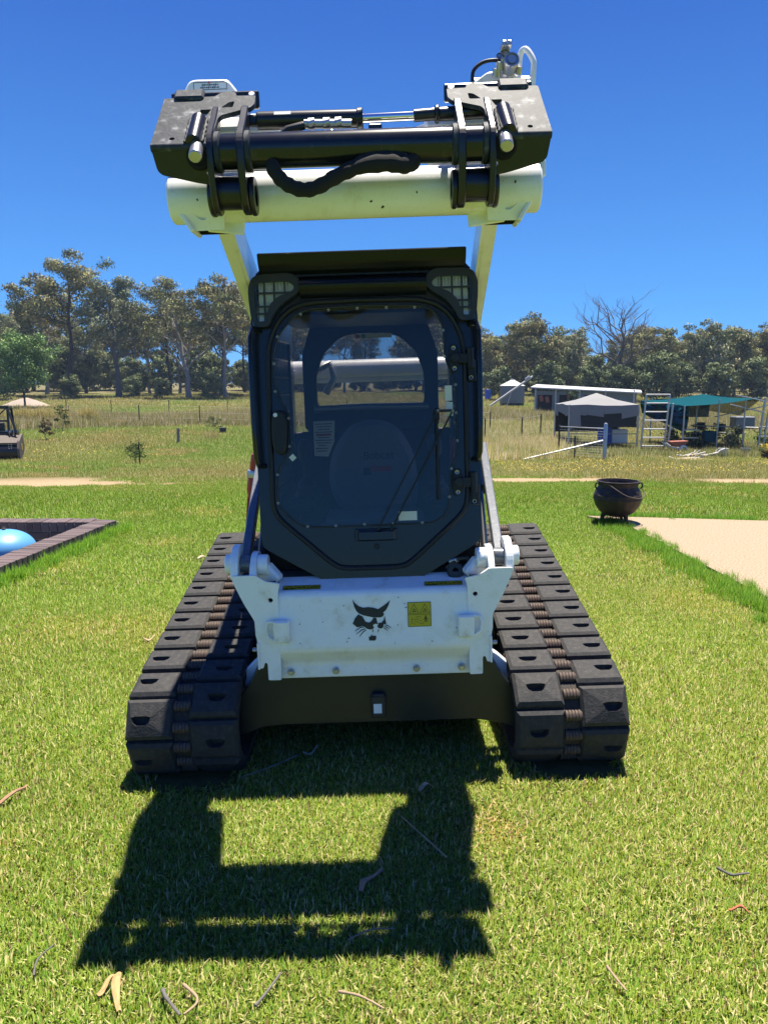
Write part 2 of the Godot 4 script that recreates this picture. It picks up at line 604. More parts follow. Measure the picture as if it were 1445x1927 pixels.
func track_amount(x: float, z: float) -> float:   # 1 on the bare wheel track that crosses behind the lawn
	var d := -z
	var wob := nz.get_noise_2d(x * 9.0, z * 5.0)
	var a := 0.0
	if x < -1.5:
		var w := clampf((-x - 3.2) / 4.0, 0.12, 1.0)
		var c := lerpf(15.5, 15.0, clampf((-x - 3.0) / 6.0, 0.0, 1.0))
		a = clampf(1.3 - absf(d - c) / (0.25 + 1.6 * w) + wob * 1.1, 0.0, 1.0) * clampf(0.3 + w * 1.5, 0.0, 1.0)
	else:
		var gap := clampf(1.0 - absf(x - 5.95) / 0.7, 0.0, 1.0)
		var c2 := 16.2 + clampf(x - 5.5, 0.0, 4.0) * -0.22 + clampf(2.5 - x, 0.0, 4.0) * 0.3
		a = clampf(1.5 - absf(d - c2) / 0.62 + wob * 0.8 - gap * 2.2, 0.0, 1.0)
	return a

func inside(poly: PackedVector2Array, x: float, z: float) -> bool:
	return Geometry2D.is_point_in_polygon(Vector2(x, z), poly)

func lawn_free(x: float, z: float, margin := 0.1) -> bool:
	if inside(pit_poly, x - margin * 0.6, z) or inside(pit_poly, x, z):
		return false
	if z < -2.71 and z > -4.75 and absf(absf(x + 0.02) - 0.765) < 0.25:   # pressed flat under the tracks
		return false
	if inside(path_poly, x + margin, z) or inside(path_poly, x, z) or inside(path_poly, x, z - margin):
		return false
	return true

func build_ground() -> void:
	var xs := [-420.0, -260.0, -170.0, -120.0, -90.0, -70.0, -55.0, -42.0, -32.0, -25.0, -20.0, -16.5, -14.0, -12.0, -10.5, -9.0, -8.0, -7.2, -6.5, -5.8, -5.2, -4.6, -4.0, -3.5, -3.12, -2.8, -2.4, -2.0, -1.6, -1.2, -0.8, -0.4, 0.0, 0.4, 0.8, 1.2, 1.6, 2.0, 2.4, 2.8, 3.3, 4.0, 4.6, 5.2, 5.8, 6.5, 7.2, 8.0, 9.0, 10.5, 12.0, 14.0, 16.5, 20.0, 25.0, 32.0, 42.0, 55.0, 70.0, 90.0, 120.0, 170.0, 260.0, 420.0]
	var zs := [60.0, 25.0, 10.0, 5.0, 2.5, 1.0]
	for i in 20:
		zs.append(0.5 - 0.5 * i)
	for i in 28:
		zs.append(-9.4 - 0.4 * i)
	for z in [-21.5, -22.5, -24.0, -25.5, -27.0, -28.5, -30.0, -32.0, -34.0, -36.0, -38.0, -40.0, -43.0, -46.0, -49.0, -52.0, -56.0, -60.0, -65.0, -70.0, -76.0, -82.0, -88.0, -95.0, -103.0, -110.0, -120.0, -135.0, -160.0, -220.0, -320.0, -500.0, -800.0]:
		zs.append(z)
	var v := PackedVector3Array()
	var nn := PackedVector3Array()
	var cc := PackedColorArray()
	var ix := PackedInt32Array()
	var w := xs.size()
	for z in zs:
		for x in xs:
			v.append(Vector3(x, ground(x, z), z))
			var e := 0.3
			nn.append(Vector3(ground(x - e, z) - ground(x + e, z), 2.0 * e, ground(x, z - e) - ground(x, z + e)).normalized())
			var d: float = -z
			var t := clampf((d - 15.0) / 6.0, 0.0, 1.0)
			var c := Color(0.085, 0.085, 0.036).lerp(Color(0.125, 0.118, 0.048), t)
			c = c.lerp(Color(0.165, 0.15, 0.075), clampf((d - 55.0) / 20.0, 0.0, 1.0))
			c = c.lerp(Color(0.34, 0.255, 0.16), track_amount(x, z) if d < 22.0 and d > 9.0 else 0.0)
			if d < 17.0 and (d < 1.2 or absf(x) > 0.8 * d):   # mown lawn outside the blades that are built
				c = Color(0.105, 0.16, 0.030)
			cc.append(c)
	for i in zs.size() - 1:
		for k in w - 1:
			var mx: float = (xs[k] + xs[k + 1]) / 2.0
			var mz: float = (zs[i] + zs[i + 1]) / 2.0
			if mx < -3.12 and mx > -6.5 and mz > -8.0 and mz < -4.5:
				continue
			var a := i * w + k
			ix.append_array([a, a + 1, a + w + 1, a, a + w + 1, a + w])
	var flip := PackedInt32Array()
	for i in range(0, ix.size(), 3):
		flip.append_array([ix[i], ix[i + 2], ix[i + 1]])
	var m := mottled("ground_soil", noise_tex([Color(0.55, 0.55, 0.5), Color(0.95, 0.95, 0.95), Color(1.35, 1.3, 1.2)], 0.03, 70), 1.3, 0.95, 0.0, true)
	m.vertex_color_use_as_albedo = true
	m.metallic_specular = 0.1
	structure("ground", arrays(v, nn, cc, flip), m)
	# concrete path: a slab with a rough edge
	var b := MB.new()
	b.xf = Transform3D(Basis(Vector3(1, 0, 0), Vector3(0, 0, 1), Vector3(0, 1, 0)), Vector3.ZERO)
	b.prism(path_poly, -0.12, 0.028)
	structure("path", b, M.path)
	var pit := MB.new()
	pit.box(Vector3(-4.75, -0.40, -6.2), Vector3(3.7, 0.1, 3.9))
	structure("pit_floor", pit, M.mortar)

func arrays(v: PackedVector3Array, n: PackedVector3Array, c: PackedColorArray, ix: PackedInt32Array) -> ArrayMesh:
	var a := []
	a.resize(Mesh.ARRAY_MAX)
	a[Mesh.ARRAY_VERTEX] = v
	a[Mesh.ARRAY_NORMAL] = n
	if c.size():
		a[Mesh.ARRAY_COLOR] = c
	a[Mesh.ARRAY_INDEX] = ix
	var m := ArrayMesh.new()
	m.add_surface_from_arrays(Mesh.PRIMITIVE_TRIANGLES, a)
	return m

# ---------------------------------------------------------------- grass
func rng(s: int) -> RandomNumberGenerator:
	var r := RandomNumberGenerator.new()
	r.seed = s
	return r

func pick(r: RandomNumberGenerator, pal: Array) -> Color:   # [weight, colour] pairs
	var t := r.randf()
	for p in pal:
		t -= p[0]
		if t <= 0.0:
			return p[1]
	return pal[0][1]

func blades(r: RandomNumberGenerator, count: int, radius: float, l0: float, l1: float, w: float, lean: float, pal: Array, flat := 0.5) -> ArrayMesh:
	var v := PackedVector3Array()
	var nn := PackedVector3Array()
	var cc := PackedColorArray()
	var ix := PackedInt32Array()
	for i in count:
		var p := Vector2.from_angle(r.randf() * TAU) * radius * sqrt(r.randf())
		var dir := Vector2.from_angle(r.randf() * TAU)
		var l := lerpf(l0, l1, r.randf() * r.randf() * 0.6 + r.randf() * 0.4)
		var tilt := clampf(absf(r.randfn(0.0, lean)), 0.0, 1.35)
		var d3 := Vector3(dir.x, 0, dir.y)
		var side := Vector3(-dir.y, 0, dir.x).rotated(Vector3.UP, r.randf_range(-0.6, 0.6)) * w * r.randf_range(0.6, 1.2) * 0.5
		var base := Vector3(p.x, -0.004, p.y)
		var d1 := (Vector3.UP * cos(tilt * 0.6) + d3 * sin(tilt * 0.6))
		var d2 := (Vector3.UP * cos(tilt * 1.5) + d3 * sin(tilt * 1.5))
		var mid := base + d1 * l * 0.5
		var tip := mid + d2 * l * 0.5
		tip.y = maxf(tip.y, 0.003)
		var c := pick(r, pal)
		var k := r.randf_range(0.78, 1.22)
		c = Color(c.r * k, c.g * k, c.b * k)
		var f1 := side.cross(d1).normalized()
		if f1.y < 0:
			f1 = -f1
		var f2 := side.cross(d2).normalized()
		if f2.y < 0:
			f2 = -f2
		f1 = (f1 * flat + Vector3.UP * (1.0 - flat)).normalized()
		f2 = (f2 * flat + Vector3.UP * (1.0 - flat)).normalized()
		var s := v.size()
		v.append_array([base - side, base + side, mid + side * 0.9, mid - side * 0.9, tip])
		nn.append_array([f1, f1, f1, f1, f2])
		for q in 5:
			cc.append(c)
		var up := (v[s + 1] - v[s]).cross(v[s + 2] - v[s])
		if up.y > 0:
			ix.append_array([s, s + 2, s + 1, s, s + 3, s + 2, s + 3, s + 4, s + 2])
		else:
			ix.append_array([s, s + 1, s + 2, s, s + 2, s + 3, s + 3, s + 2, s + 4])
	return arrays(v, nn, cc, ix)

func scatter(called: String, mesh: Mesh, mat: Material, where: Array, tint: Array) -> void:
	var mm := MultiMesh.new()
	mm.transform_format = MultiMesh.TRANSFORM_3D
	mm.use_colors = true
	mm.mesh = mesh
	mm.instance_count = where.size()
	for i in where.size():
		mm.set_instance_transform(i, where[i])
		mm.set_instance_color(i, tint[i])
	var o := MultiMeshInstance3D.new()
	o.name = numbered(called)
	o.multimesh = mm
	o.material_override = mat
	o.set_meta("kind", "stuff")
	o.set_meta("label", called.replace("_", " ") + " growing on the ground")
	o.set_meta("category", "grass")
	add_child(o)

func fan(r: RandomNumberGenerator, d0: float, d1: float, half: float) -> Vector2:   # a random place in front, evenly spread over the ground
	var d := sqrt(lerpf(d0 * d0, d1 * d1, r.randf()))
	var a := r.randf_range(-half, half)
	return Vector2(sin(a) * d, -cos(a) * d)

func build_grass() -> void:
	var G1 := Color(0.125, 0.235, 0.026)
	var G2 := Color(0.255, 0.345, 0.050)
	var G3 := Color(0.040, 0.092, 0.014)
	var S1 := Color(0.50, 0.48, 0.20)
	var S2 := Color(0.20, 0.135, 0.07)
	var r := rng(11)
	var lawn := blades(r, 180, 0.14, 0.018, 0.052, 0.0050, 1.25, [[0.38, G2], [0.25, G1], [0.15, G3], [0.19, S1], [0.03, S2]])
	var where := []
	var tint := []
	for band in [[1.15, 3.2, 600.0, 0.95], [3.2, 6.0, 330.0, 1.0], [6.0, 9.5, 110.0, 1.2], [9.5, 17.4, 48.0, 1.6]]:
		var n := int(0.5 * 1.44 * (band[1] * band[1] - band[0] * band[0]) * band[2])
		for i in n:
			var p := fan(r, band[0], band[1], 0.72)
			if not lawn_free(p.x, p.y, 0.12 * band[3]):
				continue
			if p.y < -10.0 and track_amount(p.x, p.y) > r.randf() * 0.8:
				continue
			var patchy := nz.get_noise_2d(p.x * 26.0, p.y * 26.0)
			var broad := nz.get_noise_2d(p.x * 6.0 + 300.0, p.y * 6.0)
			var d := -p.y
			var lush := clampf((d - 3.0) / 5.0, 0.0, 1.0) * 0.55 + 0.55 * broad + 0.35 * patchy
			var k := (1.0 + 0.18 * patchy) * lerpf(1.0, 0.80, clampf((d - 6.5) / 4.0, 0.0, 1.0))
			var c := Color(1.10, 1.0, 1.16).lerp(Color(0.68, 0.82, 0.60), clampf(0.25 + lush, 0.0, 1.0))
			if patchy < -0.42:   # thin, strawy spots
				c = Color(1.22, 1.06, 1.2)
			var s: float = band[3] * r.randf_range(0.8, 1.2) * (1.0 + 0.25 * clampf(broad * 2.0, -0.2, 1.0))
			var low := 1.0
			if p.distance_to(Vector2(0.42, -2.45)) < 0.16:
				c = Color(1.3, 0.92, 1.1)
				low = 0.5
			where.append(Transform3D(Basis(Vector3.UP, r.randf() * TAU).scaled(Vector3(s, s * low, s)), on(p.x, p.y)))
			tint.append(Color(c.r * k, c.g * k, c.b * k))
	scatter("lawn_grass", lawn, M.blade, where, tint)
	# long blades where the mower does not reach: along the path, round the brick wall
	where = []
	tint = []
	var tuft := blades(r, 46, 0.06, 0.07, 0.17, 0.0052, 0.6, [[0.62, G1], [0.2, G2], [0.14, G3], [0.04, S1]])
	for i in 850:
		var z := r.randf_range(-8.5, -1.6)
		var x := lerpf(2.62, 2.80, (z + 8.3) / 5.0) + r.randfn(-0.12, 0.09)
		var s := r.randf_range(0.5, 1.25)
		if x > 2.74 and z < -6.0:
			continue
		s *= 0.74
		where.append(Transform3D(Basis(Vector3.UP, r.randf() * TAU).scaled(Vector3(s, s, s)), on(x, z, 0.0)))
		tint.append(Color(0.66, 0.9, 0.6).lerp(Color(1.05, 1, 0.9), r.randf() * 0.9))
	for i in 260:
		var t := r.randf()
		where.append(Transform3D(Basis(Vector3.UP, r.randf() * TAU).scaled(Vector3.ONE * r.randf_range(0.4, 0.9)), on(lerpf(2.4, 9.0, t), lerpf(-8.78, -7.72, t) + r.randfn(-0.06, 0.05))))
		tint.append(Color(0.6, 0.9, 0.6).lerp(Color(1, 1, 0.9), r.randf() * 0.5))
	for i in 260:
		var t := r.randf()
		where.append(Transform3D(Basis(Vector3.UP, r.randf() * TAU).scaled(Vector3.ONE * r.randf_range(0.45, 1.1)), on(lerpf(-2.74, -3.06, t) + absf(r.randfn(0.0, 0.05)), lerpf(-8.0, -4.9, t))))
		tint.append(Color(0.75, 1.0, 0.6).lerp(Color(1.2, 1.1, 1.0), r.randf() * 0.6))
	scatter("long_edge_grass", tuft, M.blade, where, tint)
	# the paddock beyond the wheel track
	var P1 := Color(0.145, 0.165, 0.050)
	var P2 := Color(0.26, 0.235, 0.105)
	var P3 := Color(0.085, 0.120, 0.030)
	var P4 := Color(0.37, 0.33, 0.19)
	var meadow := blades(r, 90, 0.30, 0.04, 0.17, 0.009, 0.7, [[0.34, P1], [0.3, P2], [0.22, P3], [0.14, P4]])
	where = []
	tint = []
	for band in [[16.0, 24.0, 14.0, 1.0], [24.0, 36.0, 8.0, 1.35], [36.0, 50.0, 5.0, 1.9], [56.0, 80.0, 2.2, 2.8], [80.0, 112.0, 1.0, 4.0]]:
		var n := int(0.5 * 1.44 * (band[1] * band[1] - band[0] * band[0]) * band[2])
		for i in n:
			var p := fan(r, band[0], band[1], 0.72)
			if -p.y < 22.0 and track_amount(p.x, p.y) > r.randf() * 0.7:
				continue
			var q := nz.get_noise_2d(p.x * 9.0, p.y * 9.0)
			var g := nz.get_noise_2d(p.x * 2.5 + 90.0, p.y * 2.5)
			var c := Color(1.05, 0.98, 1.0).lerp(Color(0.72, 1.02, 0.55), clampf(0.36 + g * 1.6 - (0.35 if -p.y > 55.0 else 0.0) + (0.25 if p.x > 0.0 and -p.y < 30.0 else 0.0), 0.0, 1.0))
			if q < -0.3:
				c = Color(1.3, 1.12, 1.15)
			var k := 1.0 + 0.25 * q
			var s: float = band[3] * r.randf_range(0.7, 1.3)
			where.append(Transform3D(Basis(Vector3.UP, r.randf() * TAU).scaled(Vector3(s, s * (0.8 if band[0] < 50.0 else 0.6), s)), on(p.x, p.y)))
			tint.append(Color(c.r * k, c.g * k, c.b * k))
	scatter("paddock_grass", meadow, M.blade, where, tint)
	# the tall unmown belt between the two fences
	var T1 := Color(0.15, 0.14, 0.075)
	var T2 := Color(0.10, 0.115, 0.045)
	var T3 := Color(0.21, 0.155, 0.125)
	var T4 := Color(0.30, 0.27, 0.17)
	var tall := blades(r, 110, 0.7, 0.35, 0.95, 0.022, 0.35, [[0.34, T1], [0.34, T2], [0.17, T3], [0.15, T4]])
	where = []
	tint = []
	for i in 3600:
		var p := fan(r, 49.5, 60.0, 0.65)
		if p.x > 5.0 and p.x < 30.0 and r.randf() < 0.3:
			continue
		var q := nz.get_noise_2d(p.x * 5.0, p.y * 5.0)
		var k := 1.0 + 0.5 * q
		var s := r.randf_range(0.7, 1.3)
		where.append(Transform3D(Basis(Vector3.UP, r.randf() * TAU).scaled(Vector3(s, s * (0.8 + q), s)), on(p.x, p.y)))
		tint.append(Color(k, k * 0.98, k))
	for i in 1500:   # the rank grass right of the loader, before the yards
		var z := -r.randf_range(30.5, 48.0)
		var x := r.randf_range(3.2, 8.6 if z < -32.0 else 7.0) * (-z / 33.0)
		if x > 7.2 * (-z / 30.0):
			continue
		var s := r.randf_range(0.6, 1.15)
		where.append(Transform3D(Basis(Vector3.UP, r.randf() * TAU).scaled(Vector3(s, s * 0.8, s)), on(x, z)))
		var k := r.randf_range(0.8, 1.25)
		tint.append(Color(1.65 * k, 1.65 * k, 1.6 * k).lerp(Color(0.8, 1.0, 0.7), r.randf() * 0.6))
	for i in 420:   # the palest clumps stand nearest
		var z := -r.randf_range(29.2, 36.0)
		var x := r.randf_range(3.6, 6.9) * (-z / 30.0)
		var s := r.randf_range(0.55, 1.0)
		if nz.get_noise_2d(x * 22.0, z * 22.0) < -0.1:
			continue
		where.append(Transform3D(Basis(Vector3.UP, r.randf() * TAU).scaled(Vector3(s * 0.8, s, s * 0.8)), on(x, z)))
		var k := r.randf_range(0.85, 1.2)
		tint.append(Color(2.3 * k, 2.15 * k, 2.3 * k))
	for i in 420:   # weeds round the yard posts
		var x := r.randf_range(8.0, 18.0)
		var z := -r.randf_range(31.0, 36.0)
		var s := r.randf_range(0.3, 0.75)
		where.append(Transform3D(Basis(Vector3.UP, r.randf() * TAU).scaled(Vector3(s, s * 0.8, s)), on(x, z)))
		tint.append(Color(0.75, 0.95, 0.6).lerp(Color(1.2, 1.2, 1.1), r.randf()))
	scatter("tall_grass", tall, M.blade, where, tint)
	# yellow daisies scattered through the paddock
	var fv := MB.new()
	for k in 7:
		var p := Vector2.from_angle(r.randf() * TAU) * 0.35 * sqrt(r.randf())
		var h := r.randf_range(0.10, 0.2)
		var s := r.randf_range(0.009, 0.015)
		fv.tri(Vector3(p.x - s, h, p.y), Vector3(p.x + s, h, p.y + s), Vector3(p.x, h + s * 0.8, p.y - s), Vector3.UP)
		fv.tri(Vector3(p.x - s, h + 0.004, p.y - s * 0.6), Vector3(p.x + s, h + 0.012, p.y - s * 0.4), Vector3(p.x, h + 0.006, p.y + s), Vector3.UP)
	where = []
	tint = []
	for i in 620:
		var p := fan(r, 18.0, 46.0, 0.55)
		if i < 330:
			p = Vector2(r.randf_range(3.0, 14.0), -r.randf_range(18.5, 27.5))
			p.x *= -p.y / 26.0
		elif p.x > -1.0 and r.randf() < 0.5:
			continue
		if nz.get_noise_2d(p.x * 7.0, p.y * 12.0) < -0.12:
			continue
		var s := 1.1 if -p.y < 28.0 else 1.7
		where.append(Transform3D(Basis(Vector3.UP, r.randf() * TAU).scaled(Vector3.ONE * s * r.randf_range(0.7, 1.2)), on(p.x, p.y)))
		tint.append(Color.WHITE)
	scatter("yellow_wildflowers", fv.done(), M.yellow_petal, where, tint)

# ---------------------------------------------------------------- trees
func crown(r: RandomNumberGenerator, clumps: Array, per: int, size: float, pal: Array, droop := 0.6) -> ArrayMesh:
	var v := PackedVector3Array()
	var nn := PackedVector3Array()
	var cc := PackedColorArray()
	var ix := PackedInt32Array()
	for cl in clumps:
		var c0: Vector3 = cl[0]
		var rad: float = cl[1]
		var tone := pick(r, pal)
		var shade := r.randf_range(0.75, 1.25)
		for i in int(per * clampf(rad, 0.6, 2.0)):
			var o := Vector3(r.randfn(), r.randfn() * 0.72, r.randfn())
			o = o.normalized() * rad * pow(r.randf(), 0.45)
			var p := c0 + Vector3(o.x, o.y * 0.75, o.z)
			var s := size * r.randf_range(0.6, 1.35)
			var ax := Vector3(r.randfn(), r.randfn() - droop, r.randfn()).normalized()
			var sd := ax.cross(Vector3(r.randfn(), r.randfn(), r.randfn())).normalized()
			var f := ax.cross(sd)
			var out := (o.normalized() + Vector3.UP * 0.25).normalized()
			if f.dot(out) < 0:
				f = -f
				sd = -sd
			var n := (f * 0.45 + out * 0.55).normalized()
			var k := v.size()
			v.append_array([p - ax * s * 0.5, p + sd * s * 0.22, p + ax * s * 0.5, p - sd * s * 0.22])
			nn.append_array([n, n, n, n])
			var t := shade * r.randf_range(0.8, 1.2)
			var c := Color(tone.r * t, tone.g * t, tone.b * t)
			cc.append_array([c, c, c, c])
			if (v[k + 1] - v[k]).cross(v[k + 2] - v[k]).dot(f) > 0:
				ix.append_array([k, k + 2, k + 1, k, k + 3, k + 2])
			else:
				ix.append_array([k, k + 1, k + 2, k, k + 2, k + 3])
	return arrays(v, nn, cc, ix)

func limb(b: MB, r: RandomNumberGenerator, a: Vector3, e: Vector3, r0: float, r1: float, sides := 6, wob := 0.06) -> Array:
	var pts := []
	var rad := []
	var l := a.distance_to(e)
	for k in 6:
		var t := k / 5.0
		var p := a.lerp(e, t)
		p.y += sin(t * PI) * l * -0.06
		if k > 0 and k < 5:
			p += Vector3(r.randfn(), r.randfn() * 0.5, r.randfn()) * l * wob
		pts.append(p)
		rad.append(lerpf(r0, r1, t))
	b.tube(pts, rad, sides, false, false)
	return pts

# style: fork (share of the height where limbs begin), limbs, spread, clump radius, leaves per clump, leaf size
func make_tree(called: String, sd: int, h: float, st: Dictionary) -> Node3D:
	var r := rng(sd)
	var o := thing(called, st.label, st.get("category", "tree"), Vector3.ZERO, 0.0, st.get("group", ""))
	var b := MB.new()
	var lean: float = st.get("lean", 0.04)
	var dir := Vector2.from_angle(r.randf() * TAU)
	if st.has("lean_dir"):
		dir = st.lean_dir
	var top := Vector3(dir.x * lean * h, h * st.get("trunk_top", 0.78), dir.y * lean * h)
	var tr: float = st.get("girth", 0.022) * h
	var trunk := []
	var trad := []
	for k in 9:
		var t := k / 8.0
		var p := Vector3(0, -0.3, 0).lerp(top, t)
		if k > 0:
			p += Vector3(r.randfn(), 0, r.randfn()) * h * 0.012
		trunk.append(p)
		trad.append(tr * lerpf(1.0, 0.28, t) * (1.35 if k == 0 else 1.0))
	b.tube(trunk, trad, 8, false, false)
	var clumps := []
	var spread: float = st.spread * h
	var cr: float = st.clump * h
	var n: int = st.limbs
	var wood := MB.new()
	for i in n:
		var t := lerpf(st.fork, 1.0, (i + 0.3) / n)
		var seg := clampf(t, 0.0, 0.999) * 8.0
		var a: Vector3 = trunk[int(seg)].lerp(trunk[int(seg) + 1], seg - int(seg))
		var ang := i * 2.4 + r.randf_range(-0.5, 0.5)
		var reach := spread * r.randf_range(0.6, 1.05) * (1.0 - 0.45 * pow((i + 0.3) / n, 2.0))
		var e := a + Vector3(cos(ang) * reach, r.randf_range(0.5, 1.0) * reach * st.get("rise", 0.8) + (h - a.y) * st.get("lift", 0.25), sin(ang) * reach)
		e.y = minf(e.y, h * 0.97)
		var rr: float = trad[int(seg)] * 0.55
		var pts := limb(wood, r, a, e, rr, rr * 0.3)
		if not st.get("bare", false):
			clumps.append([e, cr * r.randf_range(0.8, 1.15)])
			clumps.append([pts[3].lerp(pts[4], 0.5) + Vector3(0, cr * 0.4, 0), cr * r.randf_range(0.6, 0.95)])
		for s in st.get("subs", 3):
			var q: Vector3 = pts[2 + s % 3]
			var ang2 := ang + r.randf_range(-1.3, 1.3)
			var l2 := reach * r.randf_range(0.35, 0.65)
			var e2 := q + Vector3(cos(ang2) * l2, l2 * r.randf_range(0.2, 0.95), sin(ang2) * l2)
			e2.y = minf(e2.y, h)
			var p2 := limb(wood, r, q, e2, rr * 0.45, rr * 0.15, 5)
			if st.get("bare", false):
				for u in 4:
					var ang3 := ang2 + r.randf_range(-0.9, 0.9)
					var l3 := l2 * r.randf_range(0.35, 0.7)
					var p3 := limb(wood, r, p2[2 + u % 4], p2[2 + u % 4] + Vector3(cos(ang3) * l3, l3 * r.randf_range(0.6, 1.6), sin(ang3) * l3), rr * 0.2, rr * 0.06, 4)
					for w in 2:
						var ang4 := ang3 + r.randf_range(-1.0, 1.0)
						limb(wood, r, p3[2 + w * 2], p3[2 + w * 2] + Vector3(cos(ang4) * l3 * 0.5, l3 * r.randf_range(0.4, 0.9), sin(ang4) * l3 * 0.5), rr * 0.1, rr * 0.04, 3)
			else:
				clumps.append([e2, cr * r.randf_range(0.65, 1.0)])
	if not st.get("bare", false):
		for k in st.get("top_clumps", 3):
			clumps.append([top + Vector3(r.randfn() * cr * 0.8, (h - top.y) * r.randf_range(0.3, 0.95), r.randfn() * cr * 0.8), cr * r.randf_range(0.7, 1.0)])
		for k in st.get("skirt", 0):
			var ang := r.randf() * TAU
			clumps.append([Vector3(cos(ang) * spread * r.randf_range(0.3, 0.9), h * r.randf_range(0.12, 0.5), sin(ang) * spread * r.randf_range(0.3, 0.9)), cr * r.randf_range(0.7, 1.1)])
	var bark: Material = M[st.get("bark", "bark_dark")]
	part("trunk", b, bark, o)
	part("branches", wood, bark, o)
	if clumps.size():
		part("crown", crown(r, clumps, st.leaves, st.leaf, st.pal, st.get("droop", 0.6)), M.leaf, o)
	return o

func set_at(o: Node3D, x: float, z: float, turn: float, s := 1.0, sy := 1.0) -> Node3D:
	o.position = on(x, z)
	o.rotation.y = turn
	o.scale = Vector3(s, s * sy, s)
	return o

func build_trees() -> void:
	var olive := [[0.5, Color(0.212, 0.216, 0.096)], [0.3, Color(0.285, 0.263, 0.124)], [0.2, Color(0.149, 0.168, 0.077)]]
	var greyg := [[0.5, Color(0.206, 0.228, 0.124)], [0.3, Color(0.279, 0.285, 0.165)], [0.2, Color(0.145, 0.178, 0.093)]]
	var brown := [[0.4, Color(0.216, 0.200, 0.087)], [0.35, Color(0.162, 0.185, 0.079)], [0.25, Color(0.262, 0.228, 0.105)]]
	var wattle := [[0.5, Color(0.146, 0.179, 0.082)], [0.3, Color(0.196, 0.223, 0.105)], [0.2, Color(0.104, 0.134, 0.064)]]
	var fresh := [[0.5, Color(0.142, 0.236, 0.076)], [0.3, Color(0.198, 0.302, 0.099)], [0.2, Color(0.095, 0.170, 0.057)]]
	var base := {"fork": 0.42, "limbs": 9, "spread": 0.26, "clump": 0.074, "leaves": 150, "leaf": 0.34, "pal": olive, "label": "", "subs": 4}
	var mk := func(called: String, sd: int, h: float, o: Dictionary) -> Node3D:
		var d := base.duplicate()
		d.merge(o, true)
		return make_tree(called, sd, h, d)
	# prototypes, each used first in the front row and then copied
	var p := []
	p.append(set_at(mk.call("gum_tree", 1, 17.5, {"fork": 0.52, "limbs": 8, "spread": 0.24, "trunk_top": 0.85, "lift": 0.15, "girth": 0.018, "clump": 0.078, "label": "tall slender dark-trunked gum with an open crown, above the small bright green tree", "lean_dir": Vector2(1, 0), "lean": 0.02}), -39.5, -99.0, 0.4))
	p.append(set_at(mk.call("gum_tree", 2, 16.5, {"fork": 0.30, "limbs": 12, "spread": 0.24, "pal": greyg, "bark": "bark_grey", "label": "dense tall gum with several dark stems, right of the tall slender open gum"}), -34.0, -100.0, 1.1))
	p.append(set_at(mk.call("gum_tree", 3, 14.0, {"fork": 0.22, "limbs": 10, "spread": 0.30, "bark": "bark_pale", "girth": 0.026, "clump": 0.062, "leaves": 80, "lean_dir": Vector2(-1, 0), "lean": 0.10, "label": "pale-trunked gum leaning left with white bare branches, behind the left paddock"}), -24.4, -98.0, 0.0))
	p.append(set_at(mk.call("gum_tree", 4, 15.0, {"fork": 0.38, "limbs": 11, "spread": 0.28, "pal": brown, "bark": "bark_pale", "girth": 0.017, "label": "brownish gum whose crown meets the left side of the raised loader arm"}), -19.5, -97.0, 2.0))
	p.append(set_at(mk.call("gum_tree", 5, 10.6, {"fork": 0.16, "limbs": 14, "spread": 0.34, "pal": brown, "clump": 0.11, "leaves": 130, "skirt": 8, "label": "broad dense round-crowned gum above the steel silo and the white-roofed shed"}), 20.0, -104.0, 0.0))
	p.append(set_at(mk.call("gum_tree", 6, 9.0, {"fork": 0.22, "limbs": 12, "spread": 0.30, "clump": 0.10, "leaves": 115, "skirt": 4, "label": "mid-height olive gum right behind the bare dead tree"}), 36.0, -103.0, 0.0))
	p.append(set_at(mk.call("gum_tree", 7, 9.2, {"fork": 0.15, "limbs": 12, "spread": 0.33, "clump": 0.11, "leaves": 120, "pal": greyg, "skirt": 6, "label": "rounded grey-green gum rising above the teal shade cloth"}), 41.0, -100.0, 0.0))
	var w1 := set_at(mk.call("wattle_shrub", 8, 4.6, {"fork": 0.08, "limbs": 12, "spread": 0.42, "clump": 0.16, "leaves": 110, "leaf": 0.34, "pal": wattle, "skirt": 12, "category": "shrub", "girth": 0.014, "label": "grey-green wattle shrub just left of the white-roofed shed, behind the silo"}), 19.0, -90.0, 0.0)
	var w2 := set_at(mk.call("wattle_shrub", 9, 5.4, {"fork": 0.08, "limbs": 12, "spread": 0.38, "clump": 0.16, "leaves": 110, "leaf": 0.34, "pal": wattle, "skirt": 14, "category": "shrub", "girth": 0.014, "label": "large dark wattle shrub between the dead tree and the cattle panel"}), 30.5, -88.0, 0.0)
	set_at(mk.call("green_tree", 10, 7.0, {"fork": 0.24, "limbs": 13, "spread": 0.34, "clump": 0.14, "leaves": 150, "leaf": 0.26, "pal": fresh, "skirt": 12, "girth": 0.016, "label": "small bright green tree with a dark trunk beside the pale sand heap"}), -34.2, -74.0, 0.0)
	set_at(mk.call("dead_tree", 12, 12.2, {"fork": 0.12, "limbs": 15, "spread": 0.34, "bare": true, "subs": 4, "rise": 1.6, "lift": 0.30, "girth": 0.024, "bark": "bark_grey", "label": "bare dead tree with fine grey branches standing clear of the green gums"}), 28.0, -93.5, 0.0)
